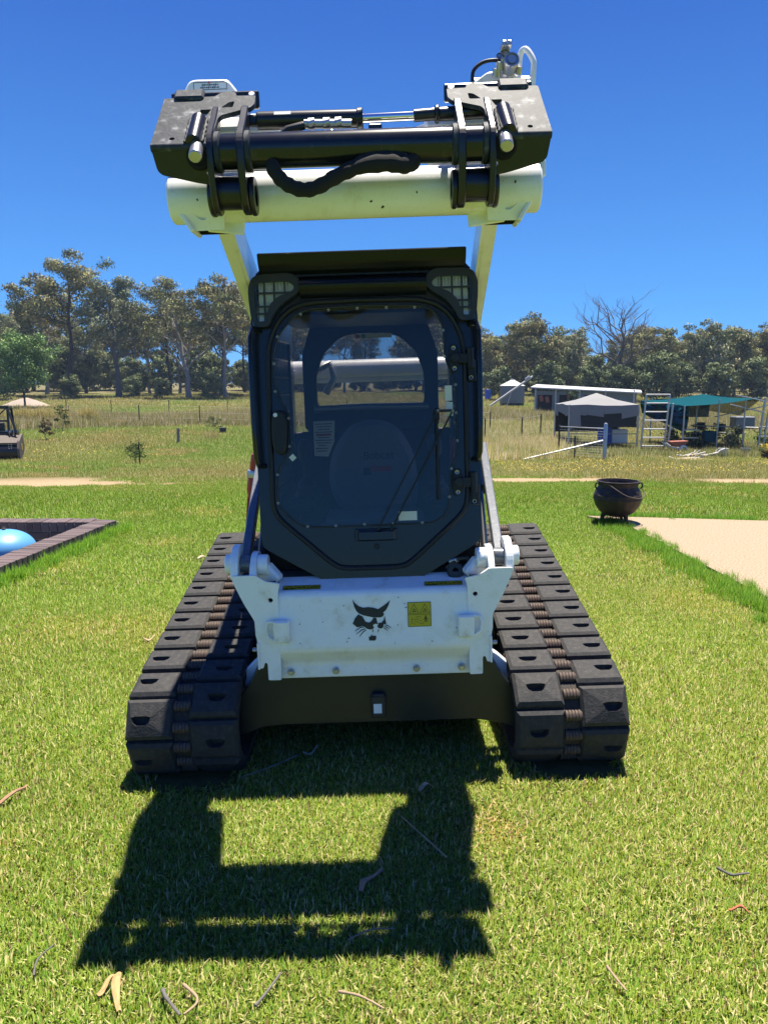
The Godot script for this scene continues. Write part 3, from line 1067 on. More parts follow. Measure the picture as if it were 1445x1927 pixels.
	# front row copies: [prototype, x, z, turn, size, height factor, label]
	var one := [
		[1, -52.5, -101.0, 2.2, 1.05, 1.03, "bushy gum at the left edge of the view, taller than its neighbours"],
		[4, -47.0, -92.0, 0.7, 0.95, 1.0, "low broad gum with a rounded crown behind the small bright green tree"],
		[3, -45.0, -104.0, 4.0, 1.02, 1.05, "brown-tinged gum between the left-edge gum and the tall slender open gum"],
		[0, -29.2, -106.0, 2.9, 0.88, 1.0, "thin gum with a high crown between the many-stemmed gum and the leaning pale gum"],
		[1, -22.0, -106.0, 5.0, 0.95, 1.0, "grey-green gum directly behind the leaning pale-trunked gum"],
		[0, -16.4, -104.0, 1.2, 0.86, 1.0, "open-crowned gum just left of the cab, partly hidden by it"],
		[4, 12.4, -103.0, 2.0, 0.78, 1.0, "low gum just right of the cab, behind the silo"],
		[5, 16.2, -108.0, 3.1, 0.92, 1.0, "gum between the cab and the broad round-crowned gum"],
		[6, 25.2, -108.0, 1.5, 0.86, 1.0, "gum between the broad round-crowned gum and the dead tree"],
		[3, 33.0, -109.0, 3.6, 0.56, 1.0, "brown-tinged gum seen through the branches of the dead tree"],
		[5, 46.2, -103.0, 4.5, 1.0, 1.0, "olive gum right of the rounded one above the teal shade cloth"],
		[4, 52.0, -104.0, 1.0, 0.94, 0.95, "broad gum at the right edge of the view"],
		[6, 57.5, -103.0, 2.6, 1.05, 1.0, "tall rounded gum cut off by the right edge of the view"],
	]
	for q in one:
		set_at(copy(p[q[0]], q[6]), q[1], q[2], q[3], q[4], q[5])
	var sh := [
		[0, 13.6, -92.0, 1.0, 0.85, "small wattle shrub right beside the cab's right pillar"],
		[1, 24.3, -92.0, 2.0, 0.75, "wattle shrub above the white shed roof, left of the dead tree"],
		[0, 27.2, -90.0, 3.0, 0.9, "wattle shrub at the foot of the dead tree"],
		[1, 34.5, -91.0, 1.5, 0.8, "wattle shrub seen between the cattle panel and the teal roof"],
		[0, 38.5, -90.0, 4.1, 0.95, "wattle shrub just above the teal roof"],
		[1, 43.5, -92.0, 5.2, 0.9, "wattle shrub above the right end of the teal roof"],
		[0, 49.5, -91.0, 0.4, 1.0, "wattle shrub behind the galvanised posts at the right edge"],
		[0, -37.5, -93.0, 2.2, 0.65, "grey wattle shrub between the small bright green tree and the slender gum's trunk"],
		[1, -31.0, -96.0, 0.9, 0.5, "dark wattle bush at the foot of the many-stemmed gum"],
		[0, -27.6, -97.0, 5.0, 0.55, "low wattle bush left of the pale leaning trunk"],
		[1, -20.8, -94.0, 3.3, 0.6, "low wattle bush right of the pale leaning trunk"],
	]
	for q in sh:
		set_at(copy(w1 if q[0] == 0 else w2, q[5]), q[1], q[2], q[3], q[4])
	# the belt behind: nothing tells these apart
	var r := rng(77)
	var gl := "gum tree in the dense belt of bush behind the front row"
	for i in 66:
		var row := i % 3
		var z := -114.0 - row * 11.0 - r.randf() * 6.0
		var px := lerpf(-1.0, 1.0, (i / 3 + r.randf_range(0.2, 0.8)) / 22.0)
		var x := px * 0.78 * -z
		var k: int = [0, 1, 3, 4, 5, 6][r.randi() % 6] if x > -4.0 else [0, 1, 3, 1, 3, 4][r.randi() % 6]
		var want := 11.2 if x < -13.0 else (10.5 if x < 8.0 else 8.6)
		var tall: float = [17.5, 16.5, 14.0, 15.0, 10.6, 9.0, 9.2][k]
		var s := want * (-z / 104.0) * r.randf_range(0.86, 1.04) / tall
		var o := copy(p[k], gl, "gum trees in the dense belt behind the front row")
		set_at(o, x, z, r.randf() * TAU, maxf(s, 0.62), clampf(s / maxf(s, 0.62), 0.5, 1.0))
	for i in 84:   # undergrowth in the belt
		var z := -113.0 - (i % 3) * 8.0 - r.randf() * 8.0
		var x := lerpf(-0.64, 0.64, (i / 3 + r.randf()) / 28.0) * -z
		set_at(copy(w1 if i % 2 else w2, "shrub growing in the shade under the belt of gum trees", "undergrowth shrubs under the gum belt"), x, z, r.randf() * TAU, r.randf_range(0.7, 1.3), r.randf_range(0.85, 1.15))

# ---------------------------------------------------------------- left of the loader
func build_brick_pit() -> void:
	var o := thing("brick_wall", "low dark brick wall round a pit, with a bevelled corner, holding the blue tank", "wall", Vector3.ZERO)
	var r := rng(5)
	var variants := []
	for k in 3:
		var b := MB.new()
		b.box(Vector3.ZERO, Vector3(0.074 + 0.001 * k, 0.105 - 0.002 * k, 0.222 - 0.003 * k), 0.005)
		variants.append(b.done())
	var st := MB.new()
	st.box(Vector3.ZERO, Vector3(0.222, 0.072, 0.105), 0.005)
	var stretcher := st.done()
	var core := MB.new()
	var A := Vector3(-2.92, 0, -7.95)   # middle of the corner
	var dr := Vector3(-0.0986, 0, 0.995)
	core.beam(A + Vector3(0, -0.14, 0) - dr * 0.08, A + dr * 3.6 + Vector3(0, -0.14, 0), 0.20, 0.46)
	core.beam(A + Vector3(0.06, -0.143, 0), A + Vector3(-3.2, -0.143, 0), 0.20, 0.46)
	part("mortar_core", core, M.mortar, o)
	var yaw := atan2(dr.x, dr.z)
	var place := func(m: Mesh, pos: Vector3, rot: Basis) -> void:
		var q := part("brick", m, M["brick_%d" % (r.randi() % 4)], o)
		q.transform = Transform3D(rot * Basis(Vector3(1, 0, 0), r.randfn() * 0.012) * Basis(Vector3.UP, r.randfn() * 0.012), pos + Vector3(0, r.randfn() * 0.0015, 0))
	# soldier course on top: right-hand wall runs towards the camera, back wall to the left
	for i in 40:
		place.call(variants[i % 3], A + dr * (0.02 + i * 0.0845) + Vector3(0, 0.068, 0), Basis(Vector3.UP, yaw + PI / 2))
	for i in 38:
		place.call(variants[i % 3], A + Vector3(-0.165 - i * 0.0845, 0.068, 0.0), Basis.IDENTITY)
	# two courses of stretchers under it, on both faces
	for c in 3:
		for i in 14:
			var sh := 0.0 if c % 2 == 0 else 0.117
			var y := -0.028 - c * 0.084
			place.call(stretcher, A + Vector3(-0.2 - sh - i * 0.234, y, 0.058), Basis.IDENTITY)
			var n := Vector3(dr.z, 0, -dr.x)
			place.call(stretcher, A + dr * (0.1 + sh + i * 0.234) + n * 0.058 + Vector3(0, y, 0), Basis(Vector3.UP, yaw + PI / 2))
	var t := thing("pressure_tank", "blue domed steel tank sunk in the brick pit", "tank", Vector3(-3.52, -0.35, -7.0))
	var d := MB.new()
	var pr := PackedVector2Array([Vector2(0.27, 0.0), Vector2(0.272, 0.33)])
	for k in range(1, 11):
		var a := k / 10.0 * PI / 2
		pr.append(Vector2(cos(a) * 0.272, 0.36 + pow(sin(a), 1.0) * 0.19))
	d.lathe(pr, Vector3.ZERO, Vector3.UP, 48)
	part("shell", d, M.tank_blue, t)
	var kn := MB.new()
	kn.cyl(Vector3(0.0, 0.545, 0), Vector3(0.0, 0.565, 0), 0.017, 14, 0.003)
	kn.cyl(Vector3(0.0, 0.565, 0), Vector3(0.0, 0.575, 0), 0.010, 10, 0.002)
	part("valve_cap", kn, M.rust, t)
	var wb := MB.new()
	wb.box(Vector3(0, 0, 0), Vector3(0.12, 0.05, 0.07), 0.012)
	solo("cistern_lid", wb, M.white_plastic, "small white plastic block lying in the brick pit right of the blue tank", "block", Vector3(-3.17, 0.0, -7.55), 0.3)

func build_mulcher() -> void:
	var o := thing("mulching_machine", "dark forestry mulcher on a small loader with a roll bar, parked at the left edge", "mulcher", on(-13.85, -29.2), 0.24)
	var body := MB.new()
	body.box(Vector3(-0.95, 0.72, -1.15), Vector3(1.3, 0.7, 1.4), 0.05)
	body.box(Vector3(-0.95, 0.95, -0.75), Vector3(1.0, 0.12, 0.5), 0.03)
	part("body", body, M.black_paint, o)
	for x in [-1.65, -0.45]:
		var t := MB.new()
		t.box(Vector3(x, 0.32, -1.2), Vector3(0.34, 0.62, 1.4), 0.12)
		part("track", t, M.rubber, o)
	var head := MB.new()
	head.prism(rounded(pv([0.95, 0.42, 0.72, 1.02, 0.1, 0.78, -0.05, 0.45, 0.02, 0.08, 0.2, 0.03, 0.75, 0.25]), 0.06, 3), -0.045, 0.045, 0.008)
	var plate := part("mulcher_side_plate", head, M.mulcher_paint, o)
	plate.transform = Transform3D(Basis(Vector3(0, 0, -1), Vector3(0, 1, 0), Vector3(1, 0, 0)), Vector3(0.05, 0, 0.35))
	var p2 := part("mulcher_side_plate", head.done(), M.mulcher_paint, o)
	p2.transform = Transform3D(Basis(Vector3(0, 0, -1), Vector3(0, 1, 0), Vector3(1, 0, 0)), Vector3(-1.95, 0, 0.35))
	var dr := MB.new()
	dr.cyl(Vector3(-1.9, 0.36, 0.05), Vector3(0.0, 0.36, 0.05), 0.3, 24)
	part("mulcher_drum", dr, M.black_paint, o)
	var hood := MB.new()
	hood.hexa([Vector3(-1.9, 0.95, -0.3), Vector3(0, 0.95, -0.3), Vector3(0, 0.70, 0.26), Vector3(-1.9, 0.70, 0.26), Vector3(-1.9, 0.88, -0.34), Vector3(0, 0.88, -0.34), Vector3(0, 0.62, 0.24), Vector3(-1.9, 0.62, 0.24)])
	part("mulcher_hood", hood, M.mulcher_paint, o)
	for k in 6:
		var bo := MB.new()
		bo.cyl(Vector3(-0.28 + 0.09 * (k % 2), 0.5 + 0.07 * (k / 2), 0.30), Vector3(-0.28 + 0.09 * (k % 2), 0.5 + 0.07 * (k / 2), 0.36), 0.018, 8)
		part("bolt", bo, M.steel, o)
	var sk := MB.new()
	sk.box(Vector3(0.099, 0.52, -0.10), Vector3(0.004, 0.24, 0.13), 0.0, Basis(Vector3.RIGHT, 0.15))
	part("yellow_sticker", sk, M.yellow_sticker, plate).transform = plate.transform.affine_inverse()
	for x in [-1.5, -0.42]:
		var f := MB.new()
		f.beam(Vector3(x, 0.95, -0.55), Vector3(x, 2.02, -0.6), 0.08, 0.08, 0.01)
		f.beam(Vector3(x, 0.95, -1.6), Vector3(x, 2.02, -1.2), 0.08, 0.08, 0.01)
		f.beam(Vector3(x + 0.02, 1.95, -0.55), Vector3(x + 0.36, 1.0, -0.15), 0.07, 0.07, 0.01)
		f.beam(Vector3(x, 1.98, -0.6), Vector3(x, 1.98, -1.2), 0.08, 0.08, 0.01)
		part("roll_post", f, M.black_paint, o)
	var c := MB.new()
	c.beam(Vector3(-1.54, 2.0, -0.6), Vector3(-0.38, 2.0, -0.6), 0.08, 0.12, 0.01)
	c.beam(Vector3(-1.5, 1.48, -0.58), Vector3(-0.42, 1.48, -0.58), 0.06, 0.07, 0.01)
	c.beam(Vector3(-0.95, 1.5, -0.58), Vector3(-0.5, 1.93, -0.6), 0.045, 0.045)
	c.beam(Vector3(-0.95, 1.5, -0.58), Vector3(-1.4, 1.93, -0.6), 0.045, 0.045)
	part("roll_bar", c, M.black_paint, o)
	var s := MB.new()
	s.box(Vector3(-0.95, 1.2, -1.0), Vector3(0.6, 0.45, 0.14), 0.06)
	part("seat", s, M.plastic, o)
	for k in 3:
		var hz := MB.new()
		hz.tube(smooth_line([Vector3(-0.2 - 0.1 * k, 0.9, -0.5), Vector3(-0.15 - 0.1 * k, 1.12, -0.3), Vector3(-0.12 - 0.1 * k, 0.9, -0.15)], 4), 0.022, 6)
		part("hose", hz, M.seal, o)

func star_fence(called: String, label: String, pts: Array, h: float, wires: int) -> void:
	var o := thing(called, label, "fence")
	var pm := MB.new()
	pm.box(Vector3(0, h / 2, 0), Vector3(0.06, h, 0.02), 0.004)
	pm.box(Vector3(0, h / 2, 0.015), Vector3(0.02, h, 0.04), 0.004)
	var mesh := pm.done()
	for p in pts:
		var q := part("post", mesh, M.dark_picket, o)
		q.position = on(p.x, p.y)
	for k in wires:
		var w := MB.new()
		var line_ := []
		for p in pts:
			line_.append(on(p.x, p.y, h * (0.35 + 0.6 * k / maxf(1, wires - 1))))
		w.tube(line_, 0.004, 4)
		part("wire", w, M.galvanised, o)

func tussock(sd: int, label: String, x: float, z: float, rad: float, l0: float, l1: float, n: int, pal: Array, group := "", cat := "grass clump", w := 0.014) -> void:
	var m := blades(rng(sd), n, rad, l0, l1, w, 0.42, pal)
	var o := solo("grass_tussock", m, M.blade, label, cat, on(x, z), 0.0, group)

func leafy(called: String, sd: int, label: String, cat: String, x: float, z: float, h: float, spread: float, pal: Array, leaf: float, n := 5, per := 40) -> Node3D:
	var r := rng(sd)
	var o := thing(called, label, cat, on(x, z))
	var b := MB.new()
	var cl := []
	limb(b, r, Vector3(0, -0.05, 0), Vector3(r.randfn() * 0.03, h * 0.75, r.randfn() * 0.03), 0.014 + h * 0.006, 0.006, 6)
	for i in n:
		var a := i * 2.4
		var e := Vector3(cos(a) * spread * r.randf_range(0.3, 0.8), h * lerpf(0.35, 0.98, float(i) / n), sin(a) * spread * r.randf_range(0.3, 0.8))
		limb(b, r, Vector3(0, e.y * 0.6, 0), e, 0.008, 0.003, 4)
		cl.append([e, spread * r.randf_range(0.4, 0.65)])
	part("stem", b, M.bark_grey, o)
	part("leaves", crown(r, cl, per, leaf, pal, 0.0), M.leaf, o)
	return o

func build_left() -> void:
	build_brick_pit()
	build_mulcher()
	var gp := [[0.5, Color(0.07, 0.115, 0.03)], [0.3, Color(0.11, 0.16, 0.045)], [0.2, Color(0.045, 0.08, 0.022)]]
	var bp := [[0.5, Color(0.14, 0.12, 0.055)], [0.5, Color(0.20, 0.15, 0.075)]]
	leafy("sapling", 21, "thin sapling with sparse brownish leaves by the patch of bare red soil", "sapling", -17.0, -38.9, 1.15, 0.32, bp, 0.15, 8, 70)
	leafy("sapling", 22, "leafy dark green sapling right of the sparse brownish one", "sapling", -18.4, -44.3, 1.6, 0.4, gp, 0.14, 8, 60)
	leafy("shrub", 23, "low green shrub with a dark stake in it, middle of the left paddock", "shrub", -8.22, -25.4, 0.75, 0.34, gp, 0.07, 9, 110)
	leafy("shrub", 24, "pale green shrub beside a small dark box, near the left side of the cab", "shrub", -9.6, -43.6, 1.0, 0.5, [[0.6, Color(0.12, 0.16, 0.05)], [0.4, Color(0.17, 0.19, 0.07)]], 0.10, 8, 70)
	var sk := MB.new()
	sk.box(Vector3(0, 0.37, 0), Vector3(0.035, 0.78, 0.03), 0.004)
	solo("stake", sk, M.dark_picket, "dark stake standing in the low green shrub", "stake", on(-8.05, -25.3))
	var bx := MB.new()
	bx.box(Vector3(0, 0.17, 0), Vector3(0.34, 0.34, 0.3), 0.02)
	solo("plant_pot", bx, M.plastic, "small dark square pot right of the pale green shrub", "pot", on(-9.0, -43.2))
	var tg := MB.new()
	tg.cyl(Vector3(0, -0.05, 0), Vector3(0.02, 0.74, 0), 0.07, 10)
	solo("tree_guard", tg, M.old_wood, "pale grey weathered stump post alone in the left paddock", "post", on(-9.98, -37.4))
	star_fence("picket_fence", "dark star picket fence between the mown paddock and the tall grass", [Vector2(-40.0, -52.5), Vector2(-30.0, -51.5), Vector2(-20.4, -50.2), Vector2(-15.6, -49.4), Vector2(-11.6, -48.8), Vector2(-7.4, -48.0), Vector2(-3.0, -47.2), Vector2(1.5, -46.0), Vector2(5.9, -43.0)], 1.25, 3)
	star_fence("picket_fence", "thin far star picket fence beyond the belt of tall grass", [Vector2(-34.0, -66.0), Vector2(-27.0, -66.0), Vector2(-23.0, -65.5), Vector2(-18.0, -65.0), Vector2(-13.0, -64.5), Vector2(-8.0, -64.0), Vector2(-3.0, -63.0)], 1.2, 2)
	star_fence("picket_fence", "short run of star pickets in the rank grass right of the cab", [Vector2(4.7, -36.0), Vector2(6.6, -37.0), Vector2(8.0, -39.5)], 1.3, 2)
	var tp := [[0.4, Color(0.33, 0.27, 0.145)], [0.35, Color(0.24, 0.20, 0.10)], [0.25, Color(0.15, 0.145, 0.06)]]
	var k := 0
	for x in [-24.6, -22.9, -21.5, -20.2, -18.7]:
		tussock(30 + k, ["first", "second", "third", "fourth", "fifth"][k] + " fountain-shaped dry tussock from the left, in the row before the sand heap", x, -48.9 - 0.4 * sin(x), 0.5, 0.9, 1.75, 900, tp, "tussocks in the row before the sand heap", "tussock", 0.024)
		k += 1
	tussock(40, "pinkish dry grass clump at the foot of the star picket fence", -16.6, -48.6, 0.35, 0.25, 0.7, 160, [[0.6, Color(0.40, 0.28, 0.19)], [0.4, Color(0.30, 0.22, 0.13)]], "", "tussock", 0.016)
	tussock(41, "dry grey-brown weed clump below the pale green shrub", -8.9, -40.0, 0.4, 0.3, 0.8, 200, [[0.6, Color(0.23, 0.19, 0.11)], [0.4, Color(0.16, 0.15, 0.07)]], "", "tussock", 0.014)
	# sand heap
	var rows := []
	for i in 15:
		var row := []
		for q in 25:
			var u := (q / 24.0 - 0.5) * 2.0
			var v := (i / 14.0 - 0.5) * 2.0
			var rr := sqrt(u * u + v * v)
			var y := maxf(0.0, 1.0 - pow(rr, 1.25)) * 1.05 + nz.get_noise_2d(u * 160.0, v * 160.0) * 0.10 * maxf(0.0, 1.2 - rr) - 0.12
			row.append(Vector3(u * 3.0, y, v * 2.2))
		rows.append(row)
	var hp := MB.new()
	hp.sheet(rows)
	solo("sand_heap", hp, M.sand_heap, "pale heap of sand behind the small bright green tree", "heap", on(-36.4, -79.0))
	for e in [[-16.0, -32.5, 0.55, "dug-up heap of red soil right of the mulcher"], [-17.4, -38.6, 0.5, "bare red soil round the sparse brownish sapling"]]:
		var rw := []
		var wide := 1.6 if e[1] < -35.0 else 1.0
		for i in 7:
			var row := []
			for q in 11:
				var u := (q / 10.0 - 0.5) * 2.0
				var v := (i / 6.0 - 0.5) * 2.0
				var rr := minf(1.0, sqrt(u * u + v * v))
				row.append(Vector3(u * wide, (1.0 - rr) * (0.28 if wide < 1.2 else 0.08) * (1.0 + nz.get_noise_2d(u * 300.0, v * 300.0 + e[0] * 40.0)) - 0.02, v * 0.6))
			rw.append(row)
		var sm := MB.new()
		sm.sheet(rw)
		solo("soil_heap", sm, M.red_soil, e[3], "soil heap", on(e[0], e[1], 0.02))

# ---------------------------------------------------------------- right of the loader
func build_right() -> void:
	# cauldron
	var o := thing("cauldron", "rusty black three-legged cast iron cauldron at the corner of the concrete path", "cauldron", Vector3(2.56, 0.025, -8.35))
	var c := MB.new()
	c.lathe(PackedVector2Array([Vector2(0.0, 0.065), Vector2(0.07, 0.068), Vector2(0.13, 0.085), Vector2(0.19, 0.125), Vector2(0.235, 0.19), Vector2(0.255, 0.255), Vector2(0.259, 0.262), Vector2(0.259, 0.270), Vector2(0.255, 0.275), Vector2(0.254, 0.30), Vector2(0.257, 0.303), Vector2(0.257, 0.309), Vector2(0.252, 0.314), Vector2(0.235, 0.36), Vector2(0.212, 0.393), Vector2(0.209, 0.405), Vector2(0.216, 0.44), Vector2(0.228, 0.449), Vector2(0.228, 0.46), Vector2(0.212, 0.462), Vector2(0.204, 0.44), Vector2(0.196, 0.40), Vector2(0.222, 0.36), Vector2(0.24, 0.30), Vector2(0.235, 0.22), Vector2(0.18, 0.13), Vector2(0.0, 0.085)]), Vector3.ZERO, Vector3.UP, 48)
	part("pot", c, M.iron, o)
	for k in 3:
		var a := 1.15 + k * TAU / 3.0
		var l := MB.new()
		l.tube([Vector3(cos(a) * 0.13, 0.12, sin(a) * 0.13), Vector3(cos(a) * 0.155, 0.05, sin(a) * 0.155), Vector3(cos(a) * 0.165, 0.0, sin(a) * 0.165)], [0.034, 0.02, 0.013], 10)
		part("leg", l, M.iron, o)
	for s in [-1.0, 1.0]:
		var e := MB.new()
		e.tube(smooth_line([Vector3(0.21 * s, 0.43, 0.03), Vector3(0.245 * s, 0.44, 0.03), Vector3(0.255 * s, 0.40, 0.03), Vector3(0.235 * s, 0.375, 0.03)], 3), 0.009, 8)
		part("lug", e, M.iron, o)
	var h := MB.new()
	h.tube(smooth_line([Vector3(-0.19, 0.44, 0.11), Vector3(-0.15, 0.435, 0.17), Vector3(-0.08, 0.385, 0.24), Vector3(0.0, 0.335, 0.275), Vector3(0.1, 0.305, 0.265), Vector3(0.2, 0.295, 0.2), Vector3(0.255, 0.32, 0.11), Vector3(0.252, 0.38, 0.05)], 5), 0.0062, 8)
	part("bail_handle", h, M.rust, o)
	for q in [[-0.9, 0.24], [-2.35, 0.225]]:
		var w := MB.new()
		w.box(Vector3(cos(q[0]) * 0.238, 0.335, -sin(q[0]) * 0.238), Vector3(0.012, 0.05, 0.05), 0.004, Basis(Vector3.UP, q[0]))
		part("cast_pad", w, M.iron, o)
	# gate post with its mesh and strut
	var g := thing("mesh_fence", "short wire mesh fence panel with a round-topped steel post and a leaning pole", "fence", on(8.46, -29.5))
	var gp := MB.new()
	gp.lathe(PackedVector2Array([Vector2(0.075, -0.1), Vector2(0.075, 1.36), Vector2(0.06, 1.40), Vector2(0.0, 1.42)]), Vector3.ZERO, Vector3.UP, 16)
	part("post", gp, M.galvanised, g)
	var wm := MB.new()
	for k in 12:
		var y := 0.1 + k * 0.098
		wm.tube([Vector3(-0.06, y, 0), Vector3(-1.45, y, -1.4)], 0.0035, 4)
	for k in 15:
		var t := (k + 0.5) / 15.0
		wm.tube([Vector3(-1.4 * t, 0.1, -1.35 * t), Vector3(-1.4 * t, 1.18, -1.35 * t)], 0.0035, 4)
	wm.tube([Vector3(-0.06, 1.2, 0), Vector3(-1.45, 1.2, -1.4)], 0.02, 6)
	part("wire_mesh", wm, M.galvanised, g)
	var p2 := MB.new()
	p2.box(Vector3(-1.45, 0.6, -1.4), Vector3(0.06, 1.3, 0.06), 0.01)
	p2.box(Vector3(-1.05, 0.4, -0.4), Vector3(0.05, 1.0, 0.05), 0.01)
	part("picket", p2, M.dark_picket, g)
	var s0 := MB.new()
	s0.beam(Vector3(-3.2, 0.03, 0.25), Vector3(-0.05, 0.76, 0.1), 0.07, 0.07, 0.02)
	part("leaning_pole", s0, M.galvanised, g)
	# grey gazebo with a draped cloth roof
	var z := -33.2
	var gz := thing("gazebo", "gazebo roofed with sagging grey shade cloth, dark mesh walls below", "gazebo", on(9.42, z))
	var half := 1.48
	var apex := Vector3(0.02, 2.48, -1.4)
	var rf := MB.new()
	var rim := []
	for k in 16:
		var a := k / 16.0
		var q: Vector3
		if a < 0.25:
			q = Vector3(lerpf(-half, half, a * 4), 0, 0.0)
		elif a < 0.5:
			q = Vector3(half, 0, lerpf(0.0, -2.8, (a - 0.25) * 4))
		elif a < 0.75:
			q = Vector3(lerpf(half, -half, (a - 0.5) * 4), 0, -2.8)
		else:
			q = Vector3(-half, 0, lerpf(-2.8, 0.0, (a - 0.75) * 4))
		q.y = 1.98 + 0.03 * sin(k * 1.9)
		rim.append(q)
	for k in 16:
		var a: Vector3 = rim[k]
		var b: Vector3 = rim[(k + 1) % 16]
		var ma := a.lerp(apex, 0.5) - Vector3(0, 0.06, 0)
		var mb_ := b.lerp(apex, 0.5) - Vector3(0, 0.06, 0)
		rf.quad(a, b, mb_, ma, Vector3.UP, 2)
		rf.tri(ma, mb_, apex, Vector3.UP, 2)
		var drop := 0.42 + 0.10 * sin(k * 2.7)
		var out := (a + b) / 2.0 - Vector3(0, 2.0, -1.4)
		rf.quad(a, b, b + Vector3(0, -drop - 0.05 * cos(k), 0) + out * 0.01, a + Vector3(0, -drop + 0.05 * cos(k), 0) + out * 0.015, out)
	part("cloth_roof", rf, M.grey_cloth, gz)
	var flap := MB.new()
	flap.quad(Vector3(-half - 0.01, 1.96, 0.02), Vector3(-half + 0.42, 1.95, 0.05), Vector3(-half + 0.5, 1.12, 0.06), Vector3(-half + 0.03, 0.95, 0.03), Vector3.BACK)
	part("hanging_flap", flap, M.grey_cloth, gz)
	var net := MB.new()
	net.box(Vector3(0, 1.18, -2.78), Vector3(2.9, 1.0, 0.01))
	net.box(Vector3(0.05, 1.34, -0.04), Vector3(2.75, 0.6, 0.008))
	part("mesh_wall", net, M.dark_mesh, gz)
	for x in [-half, half]:
		for zz in [-0.03, -2.75]:
			var p := MB.new()
			p.cyl(Vector3(x, -0.1, zz), Vector3(x, 2.0, zz), 0.04, 10)
			part("post", p, M.galvanised, gz)
	for y in [0.35, 0.75, 1.15]:
		var rl := MB.new()
		rl.beam(Vector3(-half, y, -0.08), Vector3(half, y, -0.08), 0.035, 0.035)
		part("rail", rl, M.old_wood, gz)
	var dm := MB.new()
	dm.lathe(PackedVector2Array([Vector2(0, 0), Vector2(0.27, 0.0), Vector2(0.29, 0.04), Vector2(0.29, 0.4), Vector2(0.3, 0.42), Vector2(0.29, 0.44), Vector2(0.29, 0.82), Vector2(0.27, 0.86), Vector2(0, 0.86)]), Vector3.ZERO, Vector3.UP, 20)
	solo("blue_drum", dm, M.blue_plastic, "blue plastic drum standing under the grey gazebo", "drum", on(9.7, z - 0.8, 0.25))
	var bin := MB.new()
	bin.box(Vector3(0, 0.3, 0), Vector3(0.7, 0.6, 0.5), 0.03)
	solo("white_tub", bin, M.white_plastic, "white tub beside the blue drum under the gazebo", "tub", on(10.35, z - 0.9, 0.3))
	# cattle panel
	var cp := thing("cattle_panel", "tall galvanised cattle panel like a ladder, between the gazebo and the teal shade house", "cattle panel", on(11.45, -32.6))
	for x in [-0.52, 0.46, 0.62]:
		var p := MB.new()
		p.beam(Vector3(x - 0.08, -0.1, 0), Vector3(x + 0.06, 2.48 if x < 0.6 else 2.1, 0), 0.07, 0.07, 0.015)
		part("upright", p, M.galvanised, cp)
	for k in 7:
		var p := MB.new()
		var y := 0.3 + k * 0.36
		p.beam(Vector3(-0.52 - 0.08 + y * 0.057, y, 0.0), Vector3(0.46 - 0.08 + y * 0.057, y, 0.0), 0.055, 0.055, 0.012)
		part("rung", p, M.galvanised, cp)
	var step := MB.new()
	step.box(Vector3(0, 0, 0), Vector3(0.62, 0.2, 0.4), 0.03)
	solo("dark_trough", step, M.plastic, "low dark trough at the foot of the cattle panel", "trough", on(11.55, -32.3, 0.1))
	# teal shade house
	var th := thing("shade_house", "open plant shelter under a sloping teal shade cloth on steel posts", "shelter", on(12.1, -33.2))
	var roof := MB.new()
	var rows := []
	for i in 7:
		var row := []
		var v := i / 6.0
		for k in 11:
			var u := k / 10.0
			var fr := Vector3(lerpf(0.75, 3.85, u), lerpf(1.97, 2.32, u), 0.4)
			var bk := Vector3(lerpf(-0.15, 2.7, u), lerpf(2.12, 2.42, u), -2.9)
			var q := fr.lerp(bk, v)
			q.y -= sin(v * PI) * 0.09 + sin(u * PI) * 0.06
			row.append(q)
		rows.append(row)
	roof.sheet(rows, 2)
	part("cloth_roof", roof, M.teal_cloth, th)
	var sd := MB.new()
	var rs := []
	for i in 5:
		var row := []
		for k in 6:
			var q: Vector3 = Vector3(0.75, 1.96, 0.4).lerp(Vector3(-0.15, 2.1, -2.9), k / 5.0)
			q.y -= i / 4.0 * (1.15 - 0.12 * k)
			q.x += 0.05 * sin(k * 2.0 + i)
			row.append(q)
		rs.append(row)
	sd.sheet(rs, 2)
	part("side_cloth", sd, M.teal_cloth, th)
	var bn := MB.new()
	bn.box(Vector3(1.75, 1.78, -2.85), Vector3(2.5, 0.85, 0.008))
	part("back_net", bn, M.teal_net, th)
	var rg := MB.new()
	rg.quad(Vector3(3.85, 2.3, 0.4), Vector3(2.7, 2.4, -2.9), Vector3(2.62, 1.7, -2.9), Vector3(3.15, 1.55, 0.0), Vector3.RIGHT)
	part("end_net", rg, M.teal_net, th)
	for q in [Vector2(0.62, 0.35), Vector2(3.25, 0.2), Vector2(2.1, 0.3), Vector2(2.4, -2.8), Vector2(0.3, -2.8), Vector2(1.35, -2.8)]:
		var p := MB.new()
		p.cyl(Vector3(q.x, -0.1, q.y), Vector3(q.x, 1.98 if q.y > 0 and q.x < 1.0 else (1.35 if q.x == 2.1 else 2.25), q.y), 0.035, 10)
		part("post", p, M.galvanised, th)
	for e in [[Vector3(0.62, 0.95, 0.35), Vector3(1.3, 0.95, 0.35)], [Vector3(0.62, 0.62, 0.35), Vector3(1.3, 0.62, 0.35)], [Vector3(0.3, 0.8, -2.8), Vector3(2.4, 0.8, -2.8)], [Vector3(2.5, 1.45, -1.0), Vector3(4.6, 2.2, 1.2)]]:
		var p := MB.new()
		p.beam(e[0], e[1], 0.04, 0.04)
		part("rail", p, M.galvanised, th)
	var yd := thing("steel_yard_rails", "galvanised yard posts and slanting rails at the right edge, past the teal shelter", "yard fence", on(16.0, -32.8))
